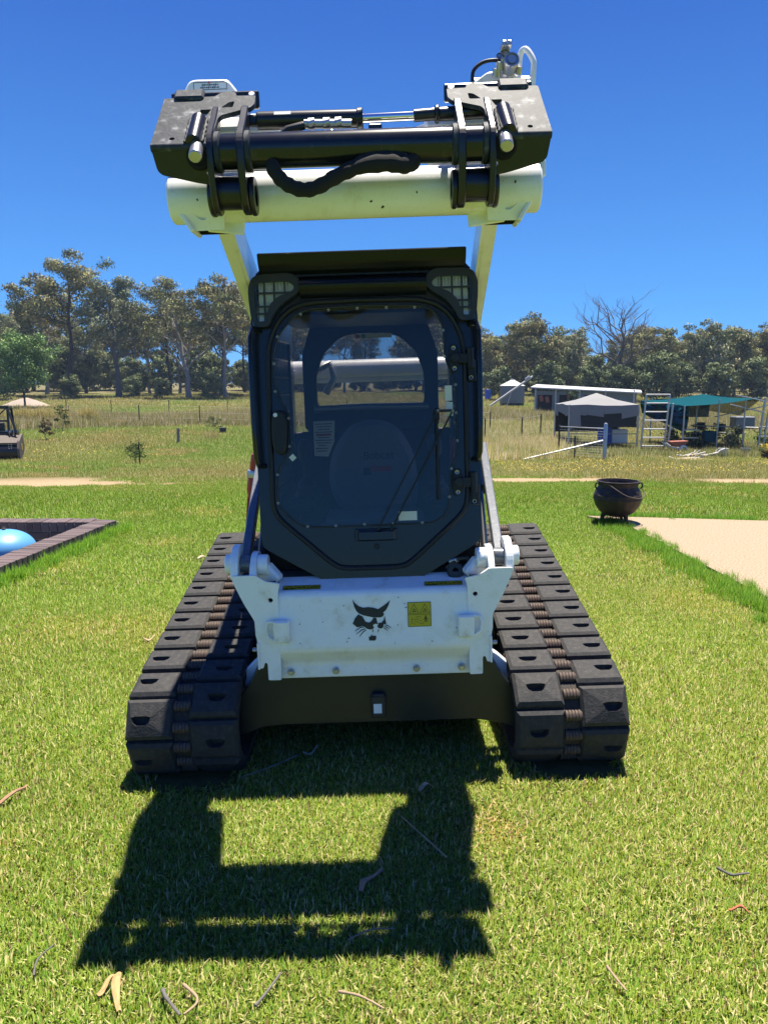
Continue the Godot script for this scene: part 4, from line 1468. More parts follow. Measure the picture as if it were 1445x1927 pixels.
	for q in [[0.0, 2.35], [0.22, 2.3], [1.6, 2.3], [3.0, 2.3]]:
		var p := MB.new()
		p.beam(Vector3(q[0] - 0.1, -0.1, 0), Vector3(q[0] + 0.08, q[1], 0), 0.07, 0.07, 0.015)
		part("post", p, M.galvanised, yd)
	for e in [[Vector3(-1.1, 2.42, 0.02), Vector3(3.2, 1.55, 0.02)], [Vector3(-1.4, 2.05, 0.03), Vector3(0.1, 1.7, 0.03)], [Vector3(-0.1, 1.1, 0.02), Vector3(3.0, 1.1, 0.02)], [Vector3(-0.1, 0.7, 0.02), Vector3(3.0, 0.7, 0.02)], [Vector3(-0.1, 0.35, 0.02), Vector3(3.0, 0.35, 0.02)], [Vector3(-2.2, 1.05, -2.0), Vector3(0.0, 1.05, -0.2)]]:
		var p := MB.new()
		p.beam(e[0], e[1], 0.05, 0.05, 0.01)
		part("rail", p, M.galvanised, yd)
	# pots and plants in the shelter
	var gp2 := [[0.5, Color(0.055, 0.085, 0.03)], [0.3, Color(0.09, 0.125, 0.045)], [0.2, Color(0.035, 0.055, 0.022)]]
	var ols := [[0.5, Color(0.11, 0.13, 0.06)], [0.5, Color(0.15, 0.165, 0.08)]]
	leafy("potted_plant", 51, "bushy olive-green plant standing before the shelter's right front post", "plant", 14.55, -32.6, 1.15, 0.45, ols, 0.10, 9, 90)
	leafy("potted_plant", 52, "dark leafy plant under the left end of the teal roof", "plant", 13.0, -33.6, 0.8, 0.4, gp2, 0.12, 7, 70)
	leafy("potted_plant", 53, "dark low plant in the middle of the teal shelter", "plant", 13.9, -34.6, 0.75, 0.4, gp2, 0.12, 7, 70)
	leafy("potted_plant", 54, "tall thin dark plant near the back of the teal shelter", "plant", 15.2, -35.2, 1.2, 0.3, gp2, 0.12, 7, 50)
	leafy("flower_bush", 55, "small bush with yellow flowers in a black pot at the right edge", "flowers", 15.05, -30.3, 0.62, 0.30, [[0.55, Color(0.07, 0.11, 0.03)], [0.45, Color(0.62, 0.46, 0.03)]], 0.06, 9, 90)
	for e in [[12.9, -34.8, 0.9, "dark bushy plant at the back left corner of the teal shelter"], [13.4, -33.0, 0.6, "low leafy plant in front of the dark bushy one under the teal roof"], [14.6, -35.6, 1.0, "tall leafy plant behind the wooden bench"], [15.6, -34.6, 0.75, "leafy plant beside the grey crate"], [16.6, -33.6, 0.9, "weedy bush between the yard posts at the right edge"]]:
		leafy("potted_plant", int(e[0] * 100.0), e[3], "plant", e[0], e[1], e[2], 0.42, gp2, 0.13, 8, 70)
	var bk := MB.new()
	bk.lathe(PackedVector2Array([Vector2(0, 0.0), Vector2(0.15, 0.0), Vector2(0.19, 0.32), Vector2(0.2, 0.34), Vector2(0.18, 0.34), Vector2(0.17, 0.28), Vector2(0, 0.27)]), Vector3.ZERO, Vector3.UP, 18)
	var bkm := bk.done()
	solo("black_pot", bkm, M.plastic, "black pot holding the yellow-flowered bush", "pot", on(15.05, -30.3))
	solo("bucket", bkm, M.white_plastic, "white bucket left of the galvanised post by the olive-green plant", "bucket", on(13.75, -31.2))
	solo("bucket", bkm, M.galvanised, "grey bucket right of the olive-green plant", "bucket", on(14.75, -31.4))
	for e in [[15.0, -34.4, 0.75, "dark pot on a rail under the right end of the teal roof"], [14.3, -34.9, 0.78, "dark pot on a rail in the middle of the teal shelter"], [15.6, -34.0, 0.7, "dark pot right of the others beside the steel yard posts"]]:
		solo("plant_pot", bkm, M.plastic, e[3], "pot", on(e[0], e[1], e[2]))
	var bench := MB.new()
	bench.box(Vector3(0, 0.68, 0), Vector3(2.3, 0.05, 0.6), 0.01)
	for x in [-1.05, 1.05]:
		for zz in [-0.25, 0.25]:
			bench.box(Vector3(x, 0.33, zz), Vector3(0.06, 0.66, 0.06))
	var bn2 := solo("plant_bench", bench, M.old_wood, "wooden bench that carries the dark pots under the teal roof", "bench", on(14.9, -34.5))
	var tb := MB.new()
	tb.box(Vector3(0, 0.32, 0), Vector3(0.5, 0.5, 0.4), 0.03)
	solo("teal_tub", tb, M.teal_cloth, "teal tub on the ground under the middle of the shelter", "tub", on(14.0, -33.2, 0.3))
	var cab := MB.new()
	cab.box(Vector3(0, 0.45, 0), Vector3(0.9, 0.55, 0.6), 0.04)
	solo("grey_crate", cab, M.silo_steel, "grey bulky crate behind the steel yard posts", "crate", on(16.2, -35.0, 0.7))
	# wheelbarrow
	var wb := thing("wheelbarrow", "overturned small red wheelbarrow with a white wheel, by the cattle panel", "wheelbarrow", on(12.25, -32.0))
	var tr := MB.new()
	tr.hexa([Vector3(-0.4, 0.55, -0.25), Vector3(0.3, 0.58, -0.25), Vector3(0.3, 0.58, 0.25), Vector3(-0.4, 0.55, 0.25), Vector3(-0.25, 0.35, -0.18), Vector3(0.15, 0.36, -0.18), Vector3(0.15, 0.36, 0.18), Vector3(-0.25, 0.35, 0.18)])
	part("tray", tr, M.terracotta, wb)
	var wl := MB.new()
	wl.lathe(PackedVector2Array([Vector2(0.13, -0.05), Vector2(0.2, -0.05), Vector2(0.22, 0.0), Vector2(0.2, 0.05), Vector2(0.13, 0.05), Vector2(0.13, -0.05)]), Vector3(0.12, 0.2, 0.2), Vector3(0.3, 0.2, 1), 20)
	part("wheel", wl, M.white_plastic, wb)
	for s in [-0.2, 0.2]:
		var hd := MB.new()
		hd.tube([Vector3(0.1, 0.25, s), Vector3(-0.35, 0.32, s), Vector3(-0.62, 0.5, s)], 0.025, 8)
		part("handle", hd, M.white_plastic, wb)
	# bleached branches
	var lg := [[12.0, -30.5, 0.15, 1.5, "long bleached branch lying flat before the teal shelter"], [12.3, -30.8, -0.5, 1.1, "bleached branch crossing over the long one"], [13.2, -30.9, 0.05, 0.9, "short bleached branch right of the crossed ones"]]
	var k2 := 0
	for e in lg:
		var b := MB.new()
		var r := rng(90 + k2)
		limb(b, r, Vector3(-e[3] * 0.5, 0.06, 0), Vector3(e[3] * 0.5, 0.16 + 0.1 * k2, 0.1), 0.055, 0.03, 7)
		limb(b, r, Vector3(0.0, 0.1, 0.02), Vector3(e[3] * 0.3, 0.32, -0.15), 0.03, 0.015, 6)
		solo("fallen_branch", b, M.white_wood, e[4], "branch", on(e[0], e[1]), e[2])
		k2 += 1
	var rw := []
	for i in 5:
		var row := []
		for q in 9:
			var u := (q / 8.0 - 0.5) * 2.0
			var v := (i / 4.0 - 0.5) * 2.0
			var rr := minf(1.0, sqrt(u * u + v * v))
			row.append(Vector3(u * 1.1, (1.0 - rr) * 0.09 - 0.01, v * 0.8))
		rw.append(row)
	var ss := MB.new()
	ss.sheet(rw)
	solo("bare_soil_patch", ss, M.dirt, "pale bare patch of earth left of the bleached branches", "soil patch", on(11.9, -30.0, 0.02))
	# shed
	var shd := thing("farm_shed", "long low grey shed with a white skillion roof beyond the gazebo", "shed", on(17.0, -66.0), -0.30)
	var wl2 := MB.new()
	wl2.box(Vector3(0, 0.85, -2.0), Vector3(8.4, 1.9, 3.8), 0.0)
	part("wall", wl2, M.silo_steel, shd)
	var rf2 := MB.new()
	rf2.hexa([Vector3(-4.5, 2.18, 0.5), Vector3(4.6, 1.75, 0.5), Vector3(4.6, 1.9, -4.4), Vector3(-4.5, 2.4, -4.4), Vector3(-4.5, 2.08, 0.5), Vector3(4.6, 1.66, 0.5), Vector3(4.6, 1.8, -4.4), Vector3(-4.5, 2.3, -4.4)])
	part("roof", rf2, M.white_roof, shd)
	for x in [-3.3, -1.5, 0.6]:
		var op := MB.new()
		op.box(Vector3(x, 0.75, -0.08), Vector3(1.2, 1.5, 0.06))
		part("bay_opening", op, M.void, shd)
	for x in [-4.1, -2.4, -0.4, 1.7, 4.0]:
		var ps := MB.new()
		ps.box(Vector3(x, 0.95, -0.02), Vector3(0.12, 2.05, 0.12), 0.01)
		part("post", ps, M.galvanised, shd)
	for e in [[-3.6, 1.2], [-3.1, 1.1], [-1.3, 1.35]]:
		var rd := MB.new()
		rd.box(Vector3(e[0], e[1], 0.0), Vector3(0.3, 0.5, 0.06), 0.0, Basis(Vector3.BACK, 0.2))
		part("red_panel", rd, M.terracotta, shd)
	# silo and its auger
	var sl := thing("grain_silo", "small round steel silo with a pale conical top", "silo", on(13.0, -79.0))
	var sv := MB.new()
	var prf := PackedVector2Array()
	for q in 14:
		prf.append(Vector2(1.22 + (0.03 if q % 2 else 0.0), 0.35 + q * 0.135))
	sv.lathe(prf, Vector3.ZERO, Vector3.UP, 32)
	part("wall", sv, M.silo_steel, sl)
	var sc := MB.new()
	sc.lathe(PackedVector2Array([Vector2(1.3, 2.08), Vector2(0.25, 2.62), Vector2(0.22, 2.72), Vector2(0.0, 2.74)]), Vector3.ZERO, Vector3.UP, 24)
	part("roof", sc, M.white_roof, sl)
	var sb := MB.new()
	for q in 6:
		var a := q * TAU / 6
		sb.beam(Vector3(cos(a) * 1.15, -0.1, sin(a) * 1.15), Vector3(cos(a) * 1.15, 0.4, sin(a) * 1.15), 0.1, 0.1)
	sb.cyl(Vector3(0, 0.1, 0), Vector3(0, 0.36, 0), 1.18, 24)
	part("legs", sb, M.dark_picket, sl)
	var au := thing("grain_auger", "long pale grain auger tube leaning up past the silo", "auger", on(12.2, -76.0))
	var at := MB.new()
	at.cyl(Vector3(-1.9, 0.15, 0.5), Vector3(2.2, 3.0, 0.3), 0.10, 12)
	part("tube", at, M.white_roof, au)
	var am := MB.new()
	am.box(Vector3(1.7, 2.85, 0.35), Vector3(0.5, 0.2, 0.25), 0.03, Basis(Vector3.BACK, 0.6))
	am.beam(Vector3(0.2, 1.6, 0.4), Vector3(-0.3, 0.0, 0.4), 0.06, 0.06)
	part("motor_and_leg", am, M.galvanised, au)
	var bd := MB.new()
	bd.lathe(PackedVector2Array([Vector2(0, 0), Vector2(0.3, 0.0), Vector2(0.3, 0.9), Vector2(0, 0.92)]), Vector3.ZERO, Vector3.UP, 14)
	solo("blue_barrel", bd, M.blue_plastic, "blue barrel on the ground left of the auger foot", "barrel", on(10.4, -78.0, 0.8))
	leafy("conifer_bush", 57, "small dark narrow bush against the shed's left end", "bush", 15.0, -62.0, 2.0, 0.5, gp2, 0.2, 9, 80)

# ---------------------------------------------------------------- litter on the lawn
func bark_strip(a: Vector2, b: Vector2, w: float, curl: float, c: Color, sd: int) -> ArrayMesh:
	var r := rng(sd)
	var v := PackedVector3Array()
	var nn := PackedVector3Array()
	var cc := PackedColorArray()
	var ix := PackedInt32Array()
	var d := (b - a)
	var sd2 := Vector2(-d.y, d.x).normalized()
	var n := 10
	for i in n + 1:
		var t := float(i) / n
		var p := a.lerp(b, t) + sd2 * sin(t * PI) * d.length() * curl
		var ww := w * (0.55 + 0.45 * sin(clampf(t * 1.15 + 0.1, 0, 1) * PI)) * r.randf_range(0.92, 1.08)
		var y0 := ground(p.x, p.y) + 0.034 + 0.012 * sin(t * 5.0 + sd)
		for k in 7:
			var u := (k / 6.0 - 0.5) * 2.0
			var q := p + sd2 * u * ww * 0.5
			v.append(Vector3(q.x, y0 + (1.0 - u * u) * ww * 0.32, q.y))
			nn.append((Vector3(sd2.x, 0, sd2.y) * u * 0.6 + Vector3.UP).normalized())
			var m := r.randf_range(0.7, 1.2)
			cc.append(Color(c.r * m, c.g * m, c.b * m))
	for i in n:
		for k in 6:
			var s := i * 7 + k
			ix.append_array([s, s + 1, s + 8, s, s + 8, s + 7])
	# underside a little lower, so that the strip has a thickness
	var m0 := v.size()
	for i in m0:
		v.append(v[i] - Vector3(0, 0.004, 0))
		nn.append(Vector3.DOWN)
		cc.append(cc[i])
	var top := ix.size()
	for i in range(0, top, 3):
		ix.append_array([ix[i] + m0, ix[i + 2] + m0, ix[i + 1] + m0])
	for i in range(0, ix.size(), 3):   # fronts along the normals
		if (v[ix[i + 1]] - v[ix[i]]).cross(v[ix[i + 2]] - v[ix[i]]).dot(nn[ix[i]]) > 0.0:
			var t2 := ix[i + 1]
			ix[i + 1] = ix[i + 2]
			ix[i + 2] = t2
	return arrays(v, nn, cc, ix)

func build_litter() -> void:
	var tan_ := Color(0.40, 0.255, 0.105)
	for e in [[Vector2(-0.70, -1.80), Vector2(-0.66, -1.685), 0.022, 0.06, tan_, "tan curled strip of bark near the lower left corner, the longer of two touching"],
			[Vector2(-0.735, -1.735), Vector2(-0.705, -1.785), 0.016, 0.0, tan_, "short tan strip of bark touching the longer one's top end"],
			[Vector2(-0.07, -2.09), Vector2(-0.008, -2.215), 0.020, -0.12, Color(0.36, 0.22, 0.12), "tan curved strip of bark lying in the loader's shadow"],
			[Vector2(0.99, -1.99), Vector2(1.035, -1.965), 0.010, 0.05, Color(0.40, 0.12, 0.05), "small orange-red leaf on the sunlit grass at the right"],
			[Vector2(-1.44, -2.64), Vector2(-1.40, -2.80), 0.016, 0.1, Color(0.30, 0.17, 0.10), "reddish bark strip at the left edge beside the track"],
			[Vector2(-0.34, -3.0), Vector2(-0.28, -3.04), 0.012, 0.1, Color(0.40, 0.35, 0.27), "pale leaf in the dark shade under the loader"],
			[Vector2(0.13, -2.68), Vector2(0.175, -2.735), 0.018, 0.1, Color(0.42, 0.30, 0.17), "tan leaf by the shadow's upper edge, right of centre"],
			[Vector2(-1.47, -4.5), Vector2(-1.41, -4.545), 0.02, 0.1, Color(0.40, 0.30, 0.18), "tan leaf beside the left track"],
			[Vector2(-1.64, -6.6), Vector2(-1.57, -6.68), 0.03, 0.1, Color(0.40, 0.32, 0.22), "pale leaf on the lawn between the left track and the brick pit"]]:
		solo("bark_strip", bark_strip(e[0], e[1], e[2], e[3], e[4], int(absf(e[0].x * 100.0))), M.bark_pieces, e[5], "bark")
	var tw := [
		[[Vector2(-0.565, -1.735), Vector2(-0.545, -1.70), Vector2(-0.50, -1.655)], 0.006, M.bark_grey, "thick grey twig at the bottom edge, left of centre"],
		[[Vector2(-0.515, -1.745), Vector2(-0.475, -1.715), Vector2(-0.47, -1.69), Vector2(-0.49, -1.65)], 0.0045, M.twig_tan, "bent tan twig right of the thick grey one"],
		[[Vector2(-0.32, -1.68), Vector2(-0.30, -1.715), Vector2(-0.268, -1.775)], 0.0045, M.bark_grey, "short brown-grey curved twig below the shadow's left part"],
		[[Vector2(-0.115, -1.715), Vector2(-0.06, -1.69), Vector2(0.0, -1.655)], 0.004, M.twig_tan, "straight tan twig at the bottom edge, in the middle"],
		[[Vector2(0.575, -1.765), Vector2(0.59, -1.73), Vector2(0.605, -1.695)], 0.004, M.twig_tan, "short pale twig at the lower right"],
		[[Vector2(1.03, -2.165), Vector2(1.06, -2.13), Vector2(1.08, -2.12), Vector2(1.11, -2.125)], 0.0048, M.bark_grey, "grey-brown knotted twig on the sunlit grass at the right"],
		[[Vector2(-0.925, -1.80), Vector2(-0.935, -1.85), Vector2(-0.915, -1.91)], 0.0032, M.bark_grey, "thin dark twig left of the shadow's lower corner"],
		[[Vector2(0.20, -2.245), Vector2(0.14, -2.36), Vector2(0.06, -2.51)], 0.003, M.twig_tan, "long thin straw crossing the shadow"],
		[[Vector2(-0.36, -2.98), Vector2(-0.45, -2.9), Vector2(-0.56, -2.80)], 0.0035, M.bark_grey, "thin twig in the shade by the left track"],
		[[Vector2(-0.1, -1.9), Vector2(-0.04, -1.925), Vector2(0.03, -1.93)], 0.003, M.bark_grey, "thin grey twig beside the curved bark strip in the shadow"],
	]
	var k := 0
	for e in tw:
		var b := MB.new()
		var pts := []
		var rr := []
		for q in e[0]:
			pts.append(on(q.x, q.y, 0.036 + 0.006 * sin(k * 2.0 + pts.size() * 1.7)))
		pts = smooth_line(pts, 4)
		for i in pts.size():
			rr.append(e[1] * (1.0 - 0.45 * i / pts.size()) * (1.0 + 0.15 * sin(i * 2.1)))
		b.tube(pts, rr, 7)
		solo("twig", b, e[2], e[3], "twig")
		k += 1

# ---------------------------------------------------------------- start
func _ready() -> void:
	var cam := Camera3D.new()
	cam.name = "camera"
	cam.fov = 67.32
	cam.near = 0.05
	cam.far = 2000.0
	add_child(cam)
	cam.position = Vector3(0, 1.55, 0)
	cam.rotation_degrees = Vector3(-9.6, 0, 0)
	cam.current = true
	var sky := ProceduralSkyMaterial.new()
	sky.sky_top_color = Color(0.0113, 0.0435, 0.235).linear_to_srgb()
	sky.sky_horizon_color = Color(0.074, 0.261, 0.565).linear_to_srgb()
	sky.sky_curve = 0.167
	sky.sky_energy_multiplier = 1.0
	sky.ground_bottom_color = Color(0.25, 0.27, 0.16)
	sky.ground_horizon_color = Color(0.30, 0.36, 0.36)
	sky.sun_angle_max = 3.0
	sky.sun_curve = 0.05
	var env := Environment.new()
	env.background_mode = Environment.BG_SKY
	env.sky = Sky.new()
	env.sky.sky_material = sky
	env.tonemap_mode = Environment.TONE_MAPPER_LINEAR
	env.tonemap_exposure = 2.3
	env.sdfgi_enabled = true
	env.ssao_enabled = true
	env.ssil_enabled = true
	env.fog_enabled = true
	env.fog_density = 0.0004
	env.fog_light_color = Color(0.72, 0.82, 0.95)
	var we := WorldEnvironment.new()
	we.name = "world"
	we.environment = env
	add_child(we)
	var sun := DirectionalLight3D.new()
	sun.name = "sun"
	sun.light_energy = 1.6
	sun.light_color = Color(1.0, 0.965, 0.90)
	sun.light_angular_distance = 0.5
	sun.shadow_enabled = true
	add_child(sun)
	sun.look_at_from_position(Vector3(0.08, 1.0, -0.215), Vector3.ZERO, Vector3.UP)
	nz.seed = 4
	nz.frequency = 0.02
	nz.fractal_octaves = 3
	make_materials()
	mottled("twig_tan", noise_tex([Color(0.25, 0.17, 0.10), Color(0.42, 0.31, 0.19)], 0.05, 88), 0.1, 0.85)
	build_ground()
	build_grass()
	build_trees()
	build_left()
	build_right()
	build_loader()
	build_litter()

# ---------------------------------------------------------------- the track loader
var cab_plane := Transform3D(Basis(Vector3(1, 0, 0), Vector3(0, 1, -0.126), Vector3(0, 0, 1)), Vector3(0, 0, -0.128))

func cabmb() -> MB:
	var b := MB.new()
	b.xf = cab_plane
	return b

func cabpt(x: float, y: float, off := 0.0) -> Vector3:
	return cab_plane * Vector3(x, y, off)

func track_path() -> Array:   # [point (y up, z towards the front), outward normal] at even steps along the ground side, front, top and back
	var raw := PackedVector2Array()   # (z, y) on the outer face of the lugs
	var add := func(c: Vector2, r: float, a0: float, a1: float, n: int) -> void:
		for i in n + 1:
			var a := deg_to_rad(lerpf(a0, a1, float(i) / n))
			raw.append(c + Vector2(cos(a), sin(a)) * r)
	add.call(Vector2(-0.195, 0.19), 0.2, -90.0, 80.7, 24)
	add.call(Vector2(-1.87, 0.43), 0.23, 80.7, 178.0, 16)
	add.call(Vector2(-1.9, 0.2), 0.2, 178.0, 270.0, 14)
	raw.append(raw[0])
	return [raw]

func along(raw: PackedVector2Array, n: int, shift := 0.0) -> Array:
	var total := 0.0
	for i in raw.size() - 1:
		total += raw[i].distance_to(raw[i + 1])
	var out := []
	for k in n:
		var want := fposmod((k + shift) / n * total, total)
		var i := 0
		while i < raw.size() - 2 and want > raw[i].distance_to(raw[i + 1]):
			want -= raw[i].distance_to(raw[i + 1])
			i += 1
		var d := (raw[i + 1] - raw[i]).normalized()
		out.append([raw[i] + d * want, d])
	return out

func lug_mesh(w: float, hole_side: float, bend := 0.0) -> ArrayMesh:   # x across, y out, z along
	var b := MB.new()
	var hw := w / 2.0
	var hl := 0.077
	var ch := 0.012
	var h0 := -0.031
	# the top face as a ring round a D-shaped pocket
	var outer := [Vector2(-hw + ch, -hl + ch), Vector2(-hw * 0.4, -hl + ch), Vector2(hw * 0.4, -hl + ch), Vector2(hw - ch, -hl + ch), Vector2(hw - ch, hl - ch), Vector2(hw * 0.4, hl - ch), Vector2(-hw * 0.4, hl - ch), Vector2(-hw + ch, hl - ch)]
	var c := Vector2(0.03 * hole_side, 0.008)
	var hx := w * 0.21
	var hole := [c + Vector2(-hx, -0.016), c + Vector2(-hx * 0.55, -0.02), c + Vector2(hx * 0.55, -0.02), c + Vector2(hx, -0.016), c + Vector2(hx * 0.82, 0.005), c + Vector2(hx * 0.45, 0.016), c + Vector2(-hx * 0.45, 0.016), c + Vector2(-hx * 0.82, 0.005)]
	var f := func(p: Vector2, y: float) -> Vector3: return Vector3(p.x, y - p.y * p.y * bend, p.y)
	for i in 8:
		var j := (i + 1) % 8
		b.quad(f.call(outer[i], 0.0), f.call(outer[j], 0.0), f.call(hole[j], 0.0), f.call(hole[i], 0.0), Vector3.UP)
		var mid: Vector2 = (hole[i] + hole[j]) / 2.0 - c
		b.quad(f.call(hole[i], 0.0), f.call(hole[j], 0.0), f.call(c + (hole[j] - c) * 0.8, -0.03), f.call(c + (hole[i] - c) * 0.8, -0.03), Vector3(-mid.x, 0, -mid.y))
		if i > 0 and i < 7:
			b.tri(f.call(c + (hole[0] - c) * 0.8, -0.03), f.call(c + (hole[i] - c) * 0.8, -0.03), f.call(c + (hole[j] - c) * 0.8, -0.03), Vector3.UP)
		var o := Vector3(signf(outer[i].x + outer[j].x) if absf(outer[i].x - outer[j].x) < 0.001 else 0.0, 0, signf(outer[i].y + outer[j].y) if absf(outer[i].y - outer[j].y) < 0.001 else 0.0)
		var grow := func(p: Vector2) -> Vector2: return Vector2(p.x + signf(p.x) * (ch if absf(p.x) > hw * 0.5 else 0.0), p.y + signf(p.y) * ch)
		b.quad(f.call(outer[i], 0.0), f.call(outer[j], 0.0), f.call(grow.call(outer[j]), -0.009), f.call(grow.call(outer[i]), -0.009), o + Vector3.UP)
		b.quad(f.call(grow.call(outer[i]), -0.009), f.call(grow.call(outer[j]), -0.009), f.call(grow.call(outer[j]), h0), f.call(grow.call(outer[i]), h0), o)
	return b.done()

func build_track(loader: Node3D, side: float) -> void:
	var raw: PackedVector2Array = track_path()[0]
	var belt := MB.new()
	var pts := along(raw, 90)
	for i in 90:
		var a = pts[i]
		var c = pts[(i + 1) % 90]
		for e in [[-0.031, 1.0], [-0.055, -1.0]]:
			var na := Vector2(a[1].y, -a[1].x)
			var nc := Vector2(c[1].y, -c[1].x)
			var p: Vector2 = a[0] + na * e[0]
			var q: Vector2 = c[0] + nc * e[0]
			belt.quad(Vector3(0.545 * side, p.y, p.x), Vector3(0.985 * side, p.y, p.x), Vector3(0.985 * side, q.y, q.x), Vector3(0.545 * side, q.y, q.x), Vector3(0, na.y, na.x) * e[1], 3 if e[1] > 0 else 4)
		for x in [0.545, 0.985]:
			var na := Vector2(a[1].y, -a[1].x)
			var nc := Vector2(c[1].y, -c[1].x)
			var p0: Vector2 = a[0] - na * 0.031
			var p1: Vector2 = a[0] - na * 0.055
			var q0: Vector2 = c[0] - nc * 0.031
			var q1: Vector2 = c[0] - nc * 0.055
			belt.quad(Vector3(x * side, p0.y, p0.x), Vector3(x * side, p1.y, p1.x), Vector3(x * side, q1.y, q1.x), Vector3(x * side, q0.y, q0.x), Vector3(side if x > 0.7 else -side, 0, 0))
	var track := part("rubber_track", belt, M.dusty_rubber, loader)
	var n := 27
	var lo := lug_mesh(0.185, 1.0 * side)
	var li := lug_mesh(0.188, -0.3 * side)
	var lob := lug_mesh(0.185, 1.0 * side, 2.3)
	var lib := lug_mesh(0.188, -0.3 * side, 2.3)
	for half in 2:
		for q in along(raw, n, 0.25 if half == 0 else 0.72):
			var curved: bool = q[0].x > -0.22 or q[0].x < -1.86
			var o := part("tread_lug", (lob if curved else lo) if half == 0 else (lib if curved else li), M.rubber, track)
			var d := Vector3(0, q[1].y, q[1].x)
			var up := Vector3(0, -q[1].x, q[1].y)
			up = d.cross(Vector3.LEFT) if d.cross(Vector3.LEFT).dot(Vector3(0, q[0].y - 0.32, q[0].x + 1.0)) > 0 else d.cross(Vector3.RIGHT)
			o.transform = Transform3D(Basis(Vector3(1, 0, 0), up, Vector3(1, 0, 0).cross(up)), Vector3((0.892 if half == 0 else 0.64) * side, q[0].y, q[0].x))
	var r := MB.new()
	var prof := PackedVector2Array([Vector2(0, -0.032), Vector2(0.015, -0.032)])
	for k in 5:
		prof.append(Vector2(0.021, -0.029 + k * 0.0125))
		prof.append(Vector2(0.021, -0.022 + k * 0.0125))
		prof.append(Vector2(0.0175, -0.019 + k * 0.0125))
	prof.append(Vector2(0.015, 0.035))
	prof.append(Vector2(0, 0.035))
	r.lathe(prof, Vector3.ZERO, Vector3.RIGHT, 10)
	var rm := r.done()
	for q in along(raw, n * 2, 0.1):
		var o := part("chain_roller", rm, M.rust, track)
		var nn := Vector2(q[1].y, -q[1].x)
		var p: Vector2 = q[0] - nn * 0.024
		o.position = Vector3(0.7675 * side, p.y, p.x)
	# wheels and the carriage inside the belt
	var fr := MB.new()
	fr.prism(pv([-0.35, 0.12, -1.75, 0.12, -1.85, 0.3, -1.7, 0.5, -0.5, 0.33, -0.3, 0.26]), -0.10, 0.10, 0.01)
	for i in 4:
		fr.cyl(Vector3(-0.5 - 0.38 * i, 0.16, -0.14), Vector3(-0.5 - 0.38 * i, 0.16, 0.14), 0.09, 16)
	var carriage := part("track_carriage", fr, M.black_paint, loader)
	carriage.transform = Transform3D(Basis(Vector3(0, 0, 1), Vector3(0, 1, 0), Vector3(-1, 0, 0)), Vector3(0.765 * side, 0, 0))
	var w := MB.new()
	w.lathe(PackedVector2Array([Vector2(0, -0.07), Vector2(0.05, -0.07), Vector2(0.055, -0.05), Vector2(0.11, -0.05), Vector2(0.135, -0.07), Vector2(0.142, -0.06), Vector2(0.142, 0.06), Vector2(0.135, 0.07), Vector2(0.11, 0.05), Vector2(0.055, 0.05), Vector2(0.05, 0.07), Vector2(0, 0.07)]), Vector3(0.765 * side, 0.2, -0.2), Vector3.RIGHT, 24)
	part("idler_wheel", w, M.black_paint, loader)
	var sp := MB.new()
	sp.lathe(PackedVector2Array([Vector2(0, -0.06), Vector2(0.15, -0.06), Vector2(0.17, -0.03), Vector2(0.17, 0.03), Vector2(0.15, 0.06), Vector2(0, 0.06)]), Vector3(0.765 * side, 0.43, -1.87), Vector3.RIGHT, 20)
	part("drive_sprocket", sp, M.black_paint, loader)

